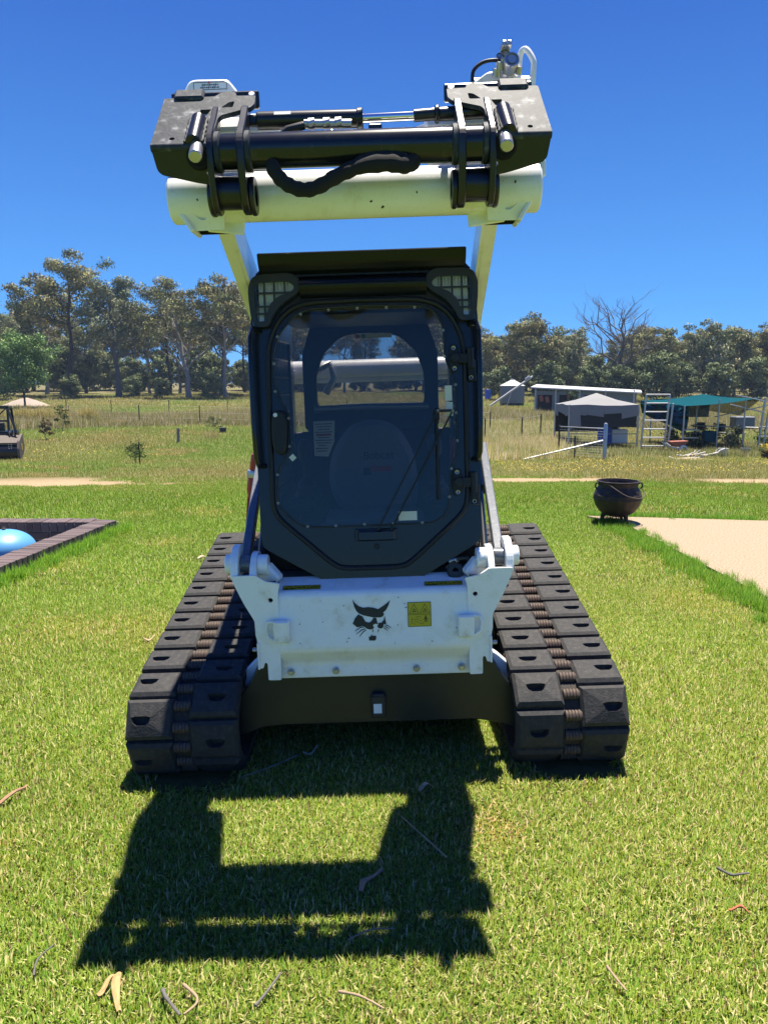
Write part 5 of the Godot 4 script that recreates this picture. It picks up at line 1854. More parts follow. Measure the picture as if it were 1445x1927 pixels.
func build_chassis(loader: Node3D) -> void:
	var b := MB.new()
	b.box(Vector3(0, 0.52, -1.1), Vector3(0.96, 0.56, 1.7), 0.02)
	b.box(Vector3(0, 0.95, -1.75), Vector3(1.0, 0.55, 0.75), 0.05)
	part("chassis", b, M.dark_green_black, loader)
	var fl := MB.new()
	fl.box(Vector3(0, 0.70, -0.55), Vector3(0.9, 0.05, 0.6), 0.01)
	part("floor_pan", fl, M.void, loader)
	for s in [-1.0, 1.0]:   # rear towers that carry the arms
		var t := MB.new()
		t.prism(pv([-1.35, 0.75, -2.15, 0.75, -2.12, 1.62, -1.98, 1.72, -1.82, 1.62, -1.6, 1.1]), -0.03, 0.03, 0.008)
		var o := part("rear_upright", t, M.white_paint, loader)
		o.transform = Transform3D(Basis(Vector3(0, 0, 1), Vector3(0, 1, 0), Vector3(-1, 0, 0)), Vector3(0.56 * s, 0, 0))
		var d := MB.new()
		d.cyl(Vector3(0.47 * s, 1.60, -1.97), Vector3(0.61 * s, 1.60, -1.97), 0.045, 16, 0.006)
		part("pivot_pin", d, M.steel, loader)
	# red housing at the left rear with its grey cap
	var rd := MB.new()
	rd.lathe(PackedVector2Array([Vector2(0, 0.0), Vector2(0.062, 0.0), Vector2(0.072, 0.05), Vector2(0.066, 0.12), Vector2(0.052, 0.13), Vector2(0.06, 0.15), Vector2(0.05, 0.25), Vector2(0, 0.26)]), Vector3(-0.655, 0.925, -1.5), Vector3(0.08, 1, 0), 20)
	var rh := part("red_housing", rd, M.red_plastic, loader)
	var cp := MB.new()
	cp.lathe(PackedVector2Array([Vector2(0.05, -0.02), Vector2(0.069, -0.018), Vector2(0.074, 0.0), Vector2(0.069, 0.02), Vector2(0.05, 0.026)]), Vector3(-0.6445, 1.065, -1.5), Vector3(0.08, 1, 0), 20)
	part("grey_cap", cp, M.steel, rh)
	var st := MB.new()
	st.box(Vector3(-0.72, 0.86, -1.5), Vector3(0.014, 0.17, 0.06), 0.004, Basis(Vector3.BACK, -0.12))
	part("red_strap", st, M.red_plastic, rh)
	# the slanting link bars beside the cab
	for s in [-1.0, 1.0]:
		var l := MB.new()
		l.beam(Vector3(0.512 * s, 0.84, -0.215), Vector3(0.56 * s, 1.215, -1.1), 0.038, 0.05, 0.004)
		l.cyl(Vector3(0.487 * s, 0.85, -0.2), Vector3(0.537 * s, 0.85, -0.2), 0.034, 18)
		part("link_bar", l, M.steel_blue, loader)
		var cy := MB.new()
		cy.cyl(Vector3(0.475 * s, 0.80, -0.36), Vector3(0.52 * s, 1.02, -0.9), 0.016, 12)
		cy.cyl(Vector3(0.52 * s, 1.02, -0.9), Vector3(0.55 * s, 1.2, -1.4), 0.032, 14)
		part("lift_cylinder", cy, M.black_paint, loader)

func seat_on(child: Node3D, under: Node3D) -> void:   # the child was modelled in the loader's own frame
	child.transform = under.transform.affine_inverse() * child.transform

func build_front_panel(loader: Node3D) -> void:
	var prof := rounded(pv([0.80, -0.34, 0.765, -0.20, 0.742, -0.125, 0.513, -0.10, 0.445, -0.148, 0.383, -0.145, 0.383, -0.155, 0.44, -0.16, 0.50, -0.118, 0.725, -0.138, 0.75, -0.205, 0.785, -0.345]), 0.022, 5)
	var b := MB.new()
	b.xf = Transform3D(Basis(Vector3(0, 1, 0), Vector3(0, 0, 1), Vector3(1, 0, 0)), Vector3.ZERO)   # profile x -> up, y -> forward
	b.prism(prof, -0.378, 0.378, 0.0)
	var panel := part("front_panel", b, M.white_paint, loader)
	for x in [-0.341, -0.16, 0.165, 0.346]:
		var bo := MB.new()
		bo.cyl(Vector3(x, 0.411, -0.145), Vector3(x, 0.411, -0.139), 0.0145, 18, 0.001)
		bo.cyl(Vector3(x, 0.411, -0.139), Vector3(x, 0.411, -0.127), 0.0105, 6, 0.0015)
		part("bolt", bo, M.steel, panel)
	# side plates with their ears
	var outline := pv([-0.550, 0.822, -0.458, 0.823, -0.417, 0.796, -0.362, 0.787, -0.372, 0.75, -0.376, 0.39, -0.428, 0.391, -0.428, 0.458, -0.434, 0.467, -0.442, 0.458, -0.445, 0.441, -0.466, 0.442, -0.464, 0.558, -0.469, 0.58, -0.470, 0.638, -0.508, 0.71, -0.545, 0.795])
	var hole := PackedVector2Array()
	for k in 16:
		hole.append(Vector2(-0.402, 0.721) + Vector2.from_angle(TAU * k / 16) * 0.0095)
	for s in [-1.0, 1.0]:
		var poly := rounded(outline, 0.006, 2)
		var hl := hole
		if s > 0:
			poly = mirror(poly)
			hl = mirror(hl)
		var o := part("side_plate", holed_plate(poly, [hl], 0.014), M.white_paint, loader)
		o.position.z = -0.112
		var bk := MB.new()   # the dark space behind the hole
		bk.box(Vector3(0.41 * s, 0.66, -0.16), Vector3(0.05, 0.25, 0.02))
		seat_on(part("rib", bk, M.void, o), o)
		# two upright lugs and their bosses
		for e in [[0.541, 0.924, 0.03], [0.469, 0.893, 0.026]]:
			var ear := MB.new()
			var ep := rounded(pv([-0.30, 0.80, -0.30, e[1] - 0.03, -0.26, e[1], -0.19, e[1], -0.135, e[1] - 0.045, -0.115, 0.80]), 0.03, 4)
			ear.xf = Transform3D(Basis(Vector3(0, 0, 1), Vector3(0, 1, 0), Vector3(-1, 0, 0)), Vector3(e[0] * s, 0, 0))
			ear.prism(ep, -e[2] / 2, e[2] / 2, 0.003)
			seat_on(part("ear_plate", ear, M.white_paint, o), o)
		var bs := MB.new()
		bs.cyl(Vector3(0.555 * s, 0.852, -0.2), Vector3(0.585 * s, 0.852, -0.2), 0.04, 20, 0.004)
		seat_on(part("boss", bs, M.white_paint, o), o)
		var b2 := MB.new()
		b2.cyl(Vector3(0.456 * s, 0.845, -0.2), Vector3(0.415 * s, 0.845, -0.2), 0.042, 20, 0.004)
		seat_on(part("boss", b2, M.white_paint, o), o)
		# bracket behind the ear that sweeps down to the ledge
		var sw := MB.new()
		sw.beam(Vector3(0.44 * s, 0.83, -0.22), Vector3(0.385 * s, 0.77, -0.20), 0.05, 0.07, 0.01)
		seat_on(part("brace", sw, M.white_paint, o), o)
		# foothold tab that straddles plate and panel
		var tb := MB.new()
		tb.box(Vector3(0.362 * s, 0.597, -0.095), Vector3(0.064, 0.09, 0.026), 0.006)
		seat_on(part("step_tab", tb, M.white_paint, o), o)
		var lp := MB.new()
		lp.tube([Vector3(0.392 * s, 0.638, -0.1), Vector3(0.418 * s, 0.634, -0.1), Vector3(0.424 * s, 0.61, -0.1), Vector3(0.42 * s, 0.575, -0.1), Vector3(0.392 * s, 0.556, -0.1)], 0.006, 8)
		seat_on(part("weld_bead", lp, M.white_paint, o), o)
		var fl := MB.new()
		fl.box(Vector3(0.461 * s, 0.495, -0.118), Vector3(0.008, 0.11, 0.035), 0.002)
		seat_on(part("flange", fl, M.white_paint, o), o)
		var nb := MB.new()
		nb.cyl(Vector3(0.464 * s, 0.51, -0.14), Vector3(0.489 * s, 0.51, -0.14), 0.009, 6, 0.001)
		seat_on(part("side_bolt", nb, M.steel, o), o)
	# the black cross plate low between the tracks
	var bel := rounded(pv([-0.470, 0.45, 0.465, 0.45, 0.485, 0.418, 0.52, 0.355, 0.566, 0.300, 0.572, 0.128, 0.512, 0.152, 0.415, 0.172, -0.385, 0.172, -0.470, 0.165, -0.572, 0.128, -0.562, 0.302, -0.52, 0.355, -0.487, 0.418]), 0.02, 3)
	var bm := MB.new()
	bm.prism(bel, -0.20, -0.165, 0.006)
	var belly := part("cross_plate", bm, M.dark_green_black, loader)
	var bx := MB.new()
	bx.box(Vector3(0.006, 0.252, -0.151), Vector3(0.062, 0.094, 0.03), 0.006)
	bx.box(Vector3(0.006, 0.301, -0.148), Vector3(0.05, 0.012, 0.024), 0.004)
	var sb := part("sensor_box", bx, M.plastic, belly)
	var tgm := MB.new()
	tgm.box(Vector3(0.003, 0.246, -0.1353), Vector3(0.033, 0.04, 0.0012))
	part("blank_tag", tgm, M.paper, sb)
	for s in [-1.0, 1.0]:   # white carriage plates behind it
		var wp := MB.new()
		wp.prism(rounded(pv([0.44, 0.45, 0.50, 0.425, 0.57, 0.36, 0.545, 0.29, 0.49, 0.33, 0.45, 0.39]) if s > 0 else mirror(pv([0.44, 0.45, 0.50, 0.425, 0.57, 0.36, 0.545, 0.29, 0.49, 0.33, 0.45, 0.39])), 0.02, 3), -0.30, -0.26, 0.004)
		part("carriage_plate", wp, M.white_paint, loader)
	# decals: thin printed plates
	var dec := MB.new()
	dec.prism(rounded(pv([-0.046, -0.049, 0.046, -0.049, 0.046, 0.049, -0.046, 0.049]), 0.006, 3), 0, 0.001)
	var dp := part("warning_decal", quad_uv(0.092, 0.098), decal_material(), panel)
	dp.transform = Transform3D(Basis(Vector3.RIGHT, -0.109), Vector3(0.181, 0.645, -0.1125))
	for e in [[-0.283, -0.163], [0.281, -0.16]]:
		var sd := part("strip_decal", quad_uv(0.15, 0.03), strip_material(), panel)
		sd.transform = Transform3D(Basis(Vector3.RIGHT, -1.275), Vector3(e[0], 0.7565, e[1]))
	var cr := rng(19)
	for k in 14:
		var pc := MB.new()
		pc.box(Vector3(cr.randf_range(-0.33, 0.33), cr.randf_range(-0.10, 0.09), 0), Vector3(cr.randf_range(0.002, 0.008), cr.randf_range(0.0018, 0.003), 0.0008), 0.0, Basis(Vector3.BACK, cr.randf_range(-0.8, 0.8)))
		part("paint_chip", pc, M.ink, panel).transform = Transform3D(Basis(Vector3.RIGHT, -0.109), Vector3(0, 0.629, -0.1115))
	# the cat head emblem
	var lg := MB.new()
	var f := func(a: Array) -> PackedVector2Array:
		var p := pv(a)
		for i in p.size():
			p[i] = Vector2((p[i].x - 430.0) * 0.000283, (535.0 - p[i].y) * 0.000302)
		return p
	for a in [[168, 258, 200, 310, 250, 350, 310, 372, 380, 366, 450, 375, 520, 398, 545, 380, 600, 350, 650, 315, 688, 283, 665, 350, 630, 410, 585, 445, 600, 465, 580, 495, 545, 508, 500, 506, 440, 503, 380, 490, 310, 473, 250, 447, 215, 413, 190, 360, 175, 310],
			[240, 457, 300, 490, 315, 520, 335, 555, 370, 570, 405, 565, 430, 540, 447, 510, 488, 510, 495, 550, 510, 597, 480, 588, 447, 598, 438, 615, 455, 638, 430, 660, 390, 662, 350, 650, 330, 630, 300, 615, 215, 628, 158, 578, 190, 510],
			[520, 578, 560, 575, 590, 545, 605, 490, 625, 597, 590, 600, 580, 640, 550, 655, 515, 645, 498, 625, 513, 600],
			[320, 630, 260, 640, 185, 683, 190, 672, 255, 628, 320, 622], [333, 655, 280, 672, 203, 724, 208, 712, 272, 662, 330, 645], [346, 670, 305, 695, 246, 757, 250, 742, 298, 684, 340, 662],
			[604, 614, 640, 620, 693, 657, 688, 645, 645, 610, 604, 606], [596, 632, 630, 645, 664, 672, 660, 660, 632, 634, 598, 624], [586, 650, 610, 665, 642, 693, 640, 682, 612, 654, 590, 642],
			[430, 664, 442, 664, 440, 703, 428, 690], [512, 660, 521, 668, 515, 690, 500, 705, 506, 685],
			[410, 728, 430, 748, 478, 748, 478, 790, 460, 811, 380, 808, 375, 760, 405, 752]]:
		lg.prism(f.call(a), 0.0, 0.001)
	var le := part("emblem_marking", lg, M.ink, panel)
	le.transform = Transform3D(Basis(Vector3.RIGHT, -0.109), Vector3(-0.006, 0.629, -0.1115))

func quad_uv(w: float, h: float) -> ArrayMesh:
	var st := SurfaceTool.new()
	st.begin(Mesh.PRIMITIVE_TRIANGLES)
	for q in [[0, 0], [0, 1], [1, 1], [0, 0], [1, 1], [1, 0]]:
		st.set_normal(Vector3.BACK)
		st.set_uv(Vector2(q[0], 1 - q[1]))
		st.add_vertex(Vector3((q[0] - 0.5) * w, (q[1] - 0.5) * h, 0))
	return st.commit()

func line(im: Image, a: Vector2, b: Vector2, w: float, c: Color) -> void:
	var r := Rect2(a, Vector2.ZERO).expand(b).grow(w + 1)
	for y in range(maxi(0, int(r.position.y)), mini(im.get_height(), int(r.end.y) + 1)):
		for x in range(maxi(0, int(r.position.x)), mini(im.get_width(), int(r.end.x) + 1)):
			var p := Vector2(x, y)
			if p.distance_to(Geometry2D.get_closest_point_to_segment(p, a, b)) <= w:
				im.set_pixel(x, y, c)

func printed(im: Image, called: String, rough := 0.4) -> StandardMaterial3D:
	var m := plain(called, Color.WHITE, rough)
	m.albedo_texture = ImageTexture.create_from_image(im)
	m.texture_repeat = false
	return m

func decal_material() -> StandardMaterial3D:
	var im := Image.create(184, 196, false, Image.FORMAT_RGB8)
	var y := Color(0.72, 0.66, 0.07)
	var k := Color(0.05, 0.06, 0.05)
	im.fill(k)
	im.fill_rect(Rect2i(4, 4, 176, 94), y)
	im.fill_rect(Rect2i(4, 101, 176, 91), y)
	for o in [0.0, 84.0]:
		var t := [Vector2(50 + o, 16), Vector2(12 + o, 88), Vector2(88 + o, 88)]
		for i in 3:
			line(im, t[i], t[(i + 1) % 3], 1.6, k)
		for g in [[40, 74, 62, 74], [44, 60, 58, 62], [36, 80, 44, 64], [58, 62, 66, 78], [48, 52, 54, 58]]:
			line(im, Vector2(g[0] + o, g[1]), Vector2(g[2] + o, g[3]), 2.2, k)
	for g in [[30, 120, 30, 170], [30, 135, 70, 140], [70, 140, 110, 150], [55, 150, 100, 170], [100, 170, 120, 176], [66, 115, 100, 118], [66, 115, 64, 134], [100, 118, 102, 136], [80, 118, 80, 134], [40, 165, 52, 178], [110, 150, 122, 172]]:
		line(im, Vector2(g[0], g[1]), Vector2(g[2], g[3]), 1.2, Color(0.2, 0.2, 0.08))
	for g in [[140, 112, 140, 116, 5.0], [140, 122, 140, 142, 5.0], [136, 124, 124, 140, 2.6], [144, 124, 156, 140, 2.6], [138, 142, 132, 160, 3.0], [142, 142, 150, 158, 3.0]]:
		line(im, Vector2(g[0], g[1]), Vector2(g[2], g[3]), g[4], k)
	line(im, Vector2(140, 126), Vector2(140, 140), 2.5, Color(0.6, 0.1, 0.1))
	return printed(im, "warning_print")

func strip_material() -> StandardMaterial3D:
	if M.has("strip_print"):
		return M.strip_print
	var im := Image.create(180, 36, false, Image.FORMAT_RGB8)
	var y := Color(0.68, 0.6, 0.08)
	im.fill(Color(0.05, 0.05, 0.04))
	for i in 3:
		im.fill_rect(Rect2i(3 + i * 59, 3, 56, 30), y)
	for g in [[8, 28, 28, 8], [28, 8, 54, 28], [8, 28, 54, 28], [68, 18, 108, 18], [72, 14, 80, 24], [96, 12, 104, 24], [126, 26, 150, 10], [150, 10, 172, 20], [130, 22, 170, 24]]:
		line(im, Vector2(g[0], g[1]), Vector2(g[2], g[3]), 2.0, Color(0.08, 0.07, 0.02))
	return printed(im, "strip_print")

var cab_out := pv([-0.454, 1.80, -0.455, 1.58, -0.450, 1.24, -0.446, 0.93, -0.440, 0.905, -0.158, 0.742, -0.10, 0.730, 0.10, 0.730, 0.158, 0.742, 0.440, 0.905, 0.446, 0.93, 0.450, 1.24, 0.455, 1.58, 0.454, 1.80, 0.44, 1.99, -0.44, 1.99])
var seal_line := pv([-0.392, 1.62, -0.388, 1.71, -0.352, 1.80, -0.297, 1.853, -0.223, 1.876, 0.0, 1.880, 0.223, 1.876, 0.297, 1.853, 0.355, 1.80, 0.392, 1.71, 0.398, 1.62, 0.395, 1.07, 0.372, 1.018, 0.16, 0.832, 0.12, 0.812, -0.12, 0.812, -0.16, 0.832, -0.37, 1.018, -0.394, 1.07])
var glass_line := pv([-0.372, 1.57, -0.372, 1.67, -0.345, 1.752, -0.276, 1.828, -0.217, 1.850, 0.0, 1.857, 0.23, 1.850, 0.285, 1.822, 0.316, 1.757, 0.318, 1.64, 0.358, 1.535, 0.359, 1.27, 0.33, 1.20, 0.322, 1.08, 0.303, 1.013, 0.245, 0.984, -0.264, 0.982, -0.316, 1.013, -0.372, 1.075, -0.374, 1.188, -0.355, 1.235, -0.312, 1.30, -0.313, 1.432, -0.345, 1.492])

func build_cab(loader: Node3D) -> void:
	# front frame round the door
	var b := cabmb()
	b.ring(rounded(cab_out, 0.03), rounded(seal_line, 0.05), -0.05, 0.0, 128, Vector2(0, 1.35))
	var frame := part("cab_frame", b, M.cab_black, loader)
	# side walls with a grid window, rear wall, roof
	for s in [-1.0, 1.0]:
		var w := MB.new()
		var zc := [-0.32, -1.42]
		w.box(Vector3(0.43 * s, 0.87, -0.85), Vector3(0.03, 0.34, 1.1), 0.006)
		w.box(Vector3(0.43 * s, 1.86, -0.87), Vector3(0.03, 0.20, 1.06), 0.006)
		w.box(Vector3(0.43 * s, 1.4, -1.36), Vector3(0.03, 0.78, 0.12), 0.006)
		w.box(Vector3(0.43 * s, 1.37, -0.40), Vector3(0.03, 0.74, 0.08), 0.006)
		part("side_wall", w, M.cab_black, loader)
		var g := MB.new()
		for i in 17:
			g.box(Vector3(0.43 * s, 1.4, -0.47 - i * 0.05), Vector3(0.008, 0.74, 0.008))
		for i in 9:
			g.box(Vector3(0.43 * s, 1.08 + i * 0.085, -0.88), Vector3(0.0085, 0.008, 0.84))
		part("side_grille", g, M.black_paint, loader)
	var rear := MB.new()
	var rw := rounded(pv([-0.29, 1.43, 0.285, 1.43, 0.285, 1.60, 0.245, 1.71, 0.16, 1.79, 0.08, 1.81, -0.08, 1.81, -0.16, 1.79, -0.245, 1.71, -0.29, 1.60]), 0.03)
	rear.ring(pv([-0.36, 1.3, 0.36, 1.3, 0.36, 1.70, 0.28, 1.95, -0.28, 1.95, -0.36, 1.70]), rw, -1.40, -1.36, 96, Vector2(0, 1.6))
	rear.box(Vector3(0, 1.02, -1.38), Vector3(0.83, 0.56, 0.04), 0.005)
	part("rear_wall", rear, M.plastic, loader)
	var rg := MB.new()
	rg.prism(rw, -1.386, -1.380)
	part("rear_glass", rg, M.rear_pane, loader)
	var rl := MB.new()
	rl.box(Vector3(0.02, 1.795, -1.352), Vector3(0.2, 0.022, 0.003))
	var lab := part("exit_label", rl, M.paper, loader)
	for k in [[-0.06, M.red_ink], [-0.03, M.exit_green]]:
		var q := MB.new()
		q.box(Vector3(k[0], 1.795, -1.3495), Vector3(0.02, 0.017, 0.002))
		part("symbol", q, k[1], lab)
	var roof := MB.new()
	roof.box(Vector3(0, 1.98, -0.90), Vector3(0.86, 0.07, 1.05), 0.02)
	part("roof", roof, M.gloss_black, loader)
	var vis := MB.new()
	vis.xf = Transform3D(Basis(Vector3(0, 0, -1), Vector3(0, 1, 0), Vector3(1, 0, 0)), Vector3.ZERO)   # x -> back, y -> up
	vis.prism(rounded(pv([0.30, 2.062, 1.40, 2.085, 1.42, 2.02, 0.52, 1.992, 0.46, 1.978, 0.345, 1.988, 0.315, 2.02]), 0.012, 3), -0.407, 0.407, 0.004)
	part("roof_visor", vis, M.gloss_black, loader)
	# the header bulges between the lamps
	var hd := MB.new()
	hd.xf = Transform3D(Basis(Vector3(0, 0, -1), Vector3(0, 1, 0), Vector3(1, 0, 0)), Vector3.ZERO)
	hd.prism(rounded(pv([0.42, 1.985, 0.375, 1.980, 0.335, 1.962, 0.325, 1.935, 0.345, 1.905, 0.375, 1.885, 0.43, 1.88]), 0.02, 4), -0.252, 0.252, 0.0, 7)
	part("header", hd, M.gloss_black, loader)
	var vn := MB.new()
	for i in 4:
		vn.box(Vector3(0.0, 1.977 - i * 0.006, -0.40 + i * 0.012), Vector3(0.30, 0.003, 0.012))
	vn.box(Vector3(0.0, 1.974, -0.41), Vector3(0.32, 0.02, 0.03))
	part("vent_grille", vn, M.plastic, loader)
	# lamps
	var lo := pv([0.455, 1.935, 0.440, 1.975, 0.41, 1.988, 0.29, 1.990, 0.262, 1.977, 0.247, 1.95, 0.248, 1.922, 0.273, 1.902, 0.33, 1.866, 0.362, 1.822, 0.377, 1.785, 0.427, 1.783, 0.447, 1.82, 0.453, 1.88])
	var li := pv([0.430, 1.93, 0.425, 1.95, 0.41, 1.956, 0.30, 1.958, 0.28, 1.948, 0.272, 1.935, 0.276, 1.922, 0.34, 1.898, 0.372, 1.868, 0.388, 1.815, 0.395, 1.805, 0.418, 1.805, 0.424, 1.82])
	for s in [-1.0, 1.0]:
		var a := rounded(lo if s > 0 else mirror(lo), 0.016, 4)
		var c := rounded(li if s > 0 else mirror(li), 0.008, 3)
		var mid := Vector2(0.392 * s, 1.915)
		var h := cabmb()
		h.ring(a, c, -0.02, 0.035, 120, mid)
		var lamp := part("work_lamp", h, M.plastic, loader)
		var bk := cabmb()
		bk.prism(c, -0.01, 0.012)
		part("reflector", bk, M.lamp_reflector, lamp)
		var ln := cabmb()
		ln.prism(c, 0.020, 0.023)
		part("lens", ln, M.clear_lens, lamp)
		var gr := cabmb()
		for e in [[0.352, 0.965, 0.007, 0.13, 1.91], [0.310, 0.965, 0.006, 0.05, 1.94]]:
			gr.box(Vector3(e[0] * s, e[4], 0.03), Vector3(e[2], e[3], 0.006))
		gr.box(Vector3(0.391 * s, 1.88, 0.03), Vector3(0.007, 0.155, 0.006))
		for e in [[0.352, 1.914, 0.15], [0.392, 1.862, 0.06], [0.405, 1.835, 0.045]]:
			gr.box(Vector3(e[0] * s, e[1], 0.031), Vector3(e[2], 0.008, 0.006))
		part("lamp_guard", gr, M.plastic, lamp)
		for k in 9:   # fluted bulbs behind the lens
			var fb := MB.new()
			fb.xf = cab_plane
			fb.cyl(Vector3((0.30 + 0.013 * k) * s, 1.925, 0.012), Vector3((0.30 + 0.013 * k) * s, 1.953, 0.012), 0.0035, 6)
			part("flute", fb, M.chrome, lamp)
	# rubber seal, door leaf, pane
	var sl := cabmb()
	var loop := []
	for q in rounded(seal_line, 0.05, 5):
		loop.append(Vector3(q.x, q.y, 0.002))
	sl.tube(loop, 0.0105, 8, true)
	part("door_seal", sl, M.seal, loader)
	var dl := cabmb()
	dl.ring(rounded(seal_line, 0.05), rounded(glass_line, 0.025), -0.02, -0.003, 160, Vector2(0, 1.4))
	var door := part("door", dl, M.cab_black, loader)
	var gs := cabmb()
	var gl2 := MB.inset(rounded(glass_line, 0.025), 0.0) if MB.area(glass_line) > 0 else rounded(glass_line, 0.025)
	gs.prism(gl2, -0.004, 0.002)
	part("door_glass", gs, M.pane_glass, door)
	var bd := cabmb()
	var gloop := []
	for q in rounded(glass_line, 0.025, 4):
		gloop.append(Vector3(q.x, q.y, 0.002))
	bd.tube(gloop, 0.0042, 6, true)
	part("pane_bead", bd, M.plastic, door)
	for q in [[-0.253, 1.830], [-0.141, 1.843], [-0.026, 1.846], [0.090, 1.845], [0.203, 1.842], [-0.348, 1.744], [-0.367, 1.639], [-0.365, 1.528], [-0.315, 1.421], [-0.316, 1.309], [-0.369, 1.197], [-0.371, 1.084], [-0.256, 0.986], [-0.142, 0.986], [-0.026, 0.988], [0.091, 0.987], [0.207, 0.987], [0.320, 1.087], [0.331, 1.199], [0.358, 1.310], [0.357, 1.421], [0.357, 1.532], [0.316, 1.645], [0.314, 1.748]]:
		var sc := cabmb()
		sc.lathe(PackedVector2Array([Vector2(0.0024, 0.004), Vector2(0.0050, 0.0052), Vector2(0.0056, 0.003), Vector2(0.0056, 0.0)]), Vector3(q[0], q[1], 0.004), Vector3.BACK, 10)
		part("screw", sc, M.steel, door)
	# handle with its lock
	var hn := cabmb()
	hn.prism(rounded(pv([-0.383, 1.433, -0.365, 1.458, -0.33, 1.453, -0.320, 1.41, -0.327, 1.295, -0.348, 1.274, -0.374, 1.290, -0.384, 1.333]), 0.02, 4), 0.0, 0.03, 0.008)
	var hd2 := part("door_handle", hn, M.seal, door)
	var lk := cabmb()
	lk.cyl(Vector3(-0.366, 1.437, 0.028), Vector3(-0.366, 1.437, 0.033), 0.0085, 16, 0.001)
	part("lock", lk, M.paper, hd2)
	# wiper: box, two arms, bridge, blade
	var wb := cabmb()
	wb.box(Vector3(0.02, 0.944, 0.012), Vector3(0.15, 0.042, 0.03), 0.006)
	wb.box(Vector3(0.02, 0.945, 0.006), Vector3(0.172, 0.048, 0.012), 0.003)
	var wiper := part("wiper", wb, M.cab_black, door)
	var wa := cabmb()
	wa.beam(Vector3(0.026, 0.965, 0.022), Vector3(0.281, 1.430, 0.03), 0.016, 0.006)
	wa.beam(Vector3(0.080, 0.965, 0.022), Vector3(0.340, 1.430, 0.03), 0.007, 0.007)
	wa.beam(Vector3(0.265, 1.432, 0.034), Vector3(0.348, 1.432, 0.034), 0.018, 0.01)
	part("wiper_arm", wa, M.seal, wiper)
	var wl := cabmb()
	wl.box(Vector3(0.276, 1.245, 0.016), Vector3(0.012, 0.335, 0.018), 0.003)
	wl.box(Vector3(0.278, 1.42, 0.02), Vector3(0.02, 0.05, 0.016), 0.003)
	part("wiper_blade", wl, M.seal, wiper)
	for q in [[0.281, 1.432], [0.340, 1.431]]:
		var sc := cabmb()
		sc.cyl(Vector3(q[0], q[1], 0.038), Vector3(q[0], q[1], 0.043), 0.006, 10)
		part("pivot_screw", sc, M.paper, wiper)
	var plug := cabmb()
	plug.cyl(Vector3(0.02, 0.896, -0.003), Vector3(0.02, 0.896, 0.004), 0.011, 14, 0.002)
	part("door_plug", plug, M.seal, door)
	# stickers
	for e in [["pale_sticker", 0.150, 1.016, 0.074, 0.036, 0.0], ["pale_sticker", 0.328, 1.50, 0.028, 0.06, 0.0], ["pale_sticker", 0.330, 1.437, 0.028, 0.055, 0.0], ["diamond_sticker", -0.306, 1.264, 0.022, 0.022, 0.72]]:
		var s2 := cabmb()
		s2.box(Vector3(e[1], e[2], 0.0035), Vector3(e[3], e[4], 0.0015), 0.0, Basis(Vector3.BACK, e[5]))
		part(e[0], s2, M.pale_label, door)
	# hinges on the right pillar
	for hy in [1.637, 1.146]:
		var h := cabmb()
		h.prism(rounded(pv([0.338, hy + 0.055, 0.362, hy + 0.055, 0.38, hy + 0.02, 0.38, hy - 0.02, 0.362, hy - 0.055, 0.338, hy - 0.055, 0.332, hy]), 0.015, 3), 0.0, 0.012, 0.002)
		h.cyl(Vector3(0.357, hy + 0.002, 0.01), Vector3(0.357, hy + 0.002, 0.034), 0.019, 18, 0.003)
		h.box(Vector3(0.392, hy, 0.02), Vector3(0.05, 0.04, 0.012), 0.003)
		h.cyl(Vector3(0.418, hy - 0.04, 0.02), Vector3(0.418, hy + 0.04, 0.02), 0.014, 14, 0.002)
		h.box(Vector3(0.424, hy - 0.05, 0.008), Vector3(0.03, 0.085, 0.02), 0.003)
		var hinge := part("door_hinge", h, M.seal, door)
		for q in [[0.352, hy + 0.04], [0.354, hy - 0.04], [0.419, hy - 0.078]]:
			var sc := cabmb()
			sc.lathe(PackedVector2Array([Vector2(0.0035, 0.006), Vector2(0.008, 0.008), Vector2(0.0095, 0.004), Vector2(0.0095, 0.0)]), Vector3(q[0], q[1], 0.011), Vector3.BACK, 12)
			part("hinge_screw", sc, M.steel, hinge)
	for q in [[-0.327, 1.846], [0.324, 1.851]]:
		var sc := cabmb()
		sc.cyl(Vector3(q[0], q[1] + 0.03, 0.0), Vector3(q[0], q[1] + 0.03, 0.006), 0.008, 12, 0.002)
		part("frame_bolt", sc, M.steel, frame)
	# grab bars on both pillars
	for s in [-1.0, 1.0]:
		var gb := cabmb()
		gb.tube([Vector3(0.42 * s, 1.772, 0.01), Vector3(0.438 * s, 1.778, 0.05), Vector3(0.447 * s, 1.74, 0.07), Vector3(0.448 * s, 1.6, 0.075), Vector3(0.445 * s, 1.4, 0.075), Vector3(0.441 * s, 1.27, 0.07), Vector3(0.434 * s, 1.238, 0.05), Vector3(0.42 * s, 1.236, 0.01)], 0.0105, 10)
		part("grab_bar", gb, M.cab_black, loader)
	# the dark lower corner of the cab and the hoses that show in it
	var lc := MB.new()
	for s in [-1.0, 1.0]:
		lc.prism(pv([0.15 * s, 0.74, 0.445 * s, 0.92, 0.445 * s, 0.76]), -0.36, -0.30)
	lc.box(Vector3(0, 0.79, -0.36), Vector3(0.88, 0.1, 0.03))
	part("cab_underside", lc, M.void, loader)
	var hs := MB.new()
	hs.tube([Vector3(0.30, 0.80, -0.23), Vector3(0.345, 0.84, -0.22), Vector3(0.385, 0.84, -0.23), Vector3(0.40, 0.80, -0.23)], 0.008, 8)
	hs.lathe(PackedVector2Array([Vector2(0.012, 0.01), Vector2(0.03, 0.01), Vector2(0.036, 0.0), Vector2(0.03, -0.01)]), Vector3(0.335, 0.79, -0.22), Vector3(0, 0.3, 1), 18)
	part("hose_end", hs, M.plastic, loader)
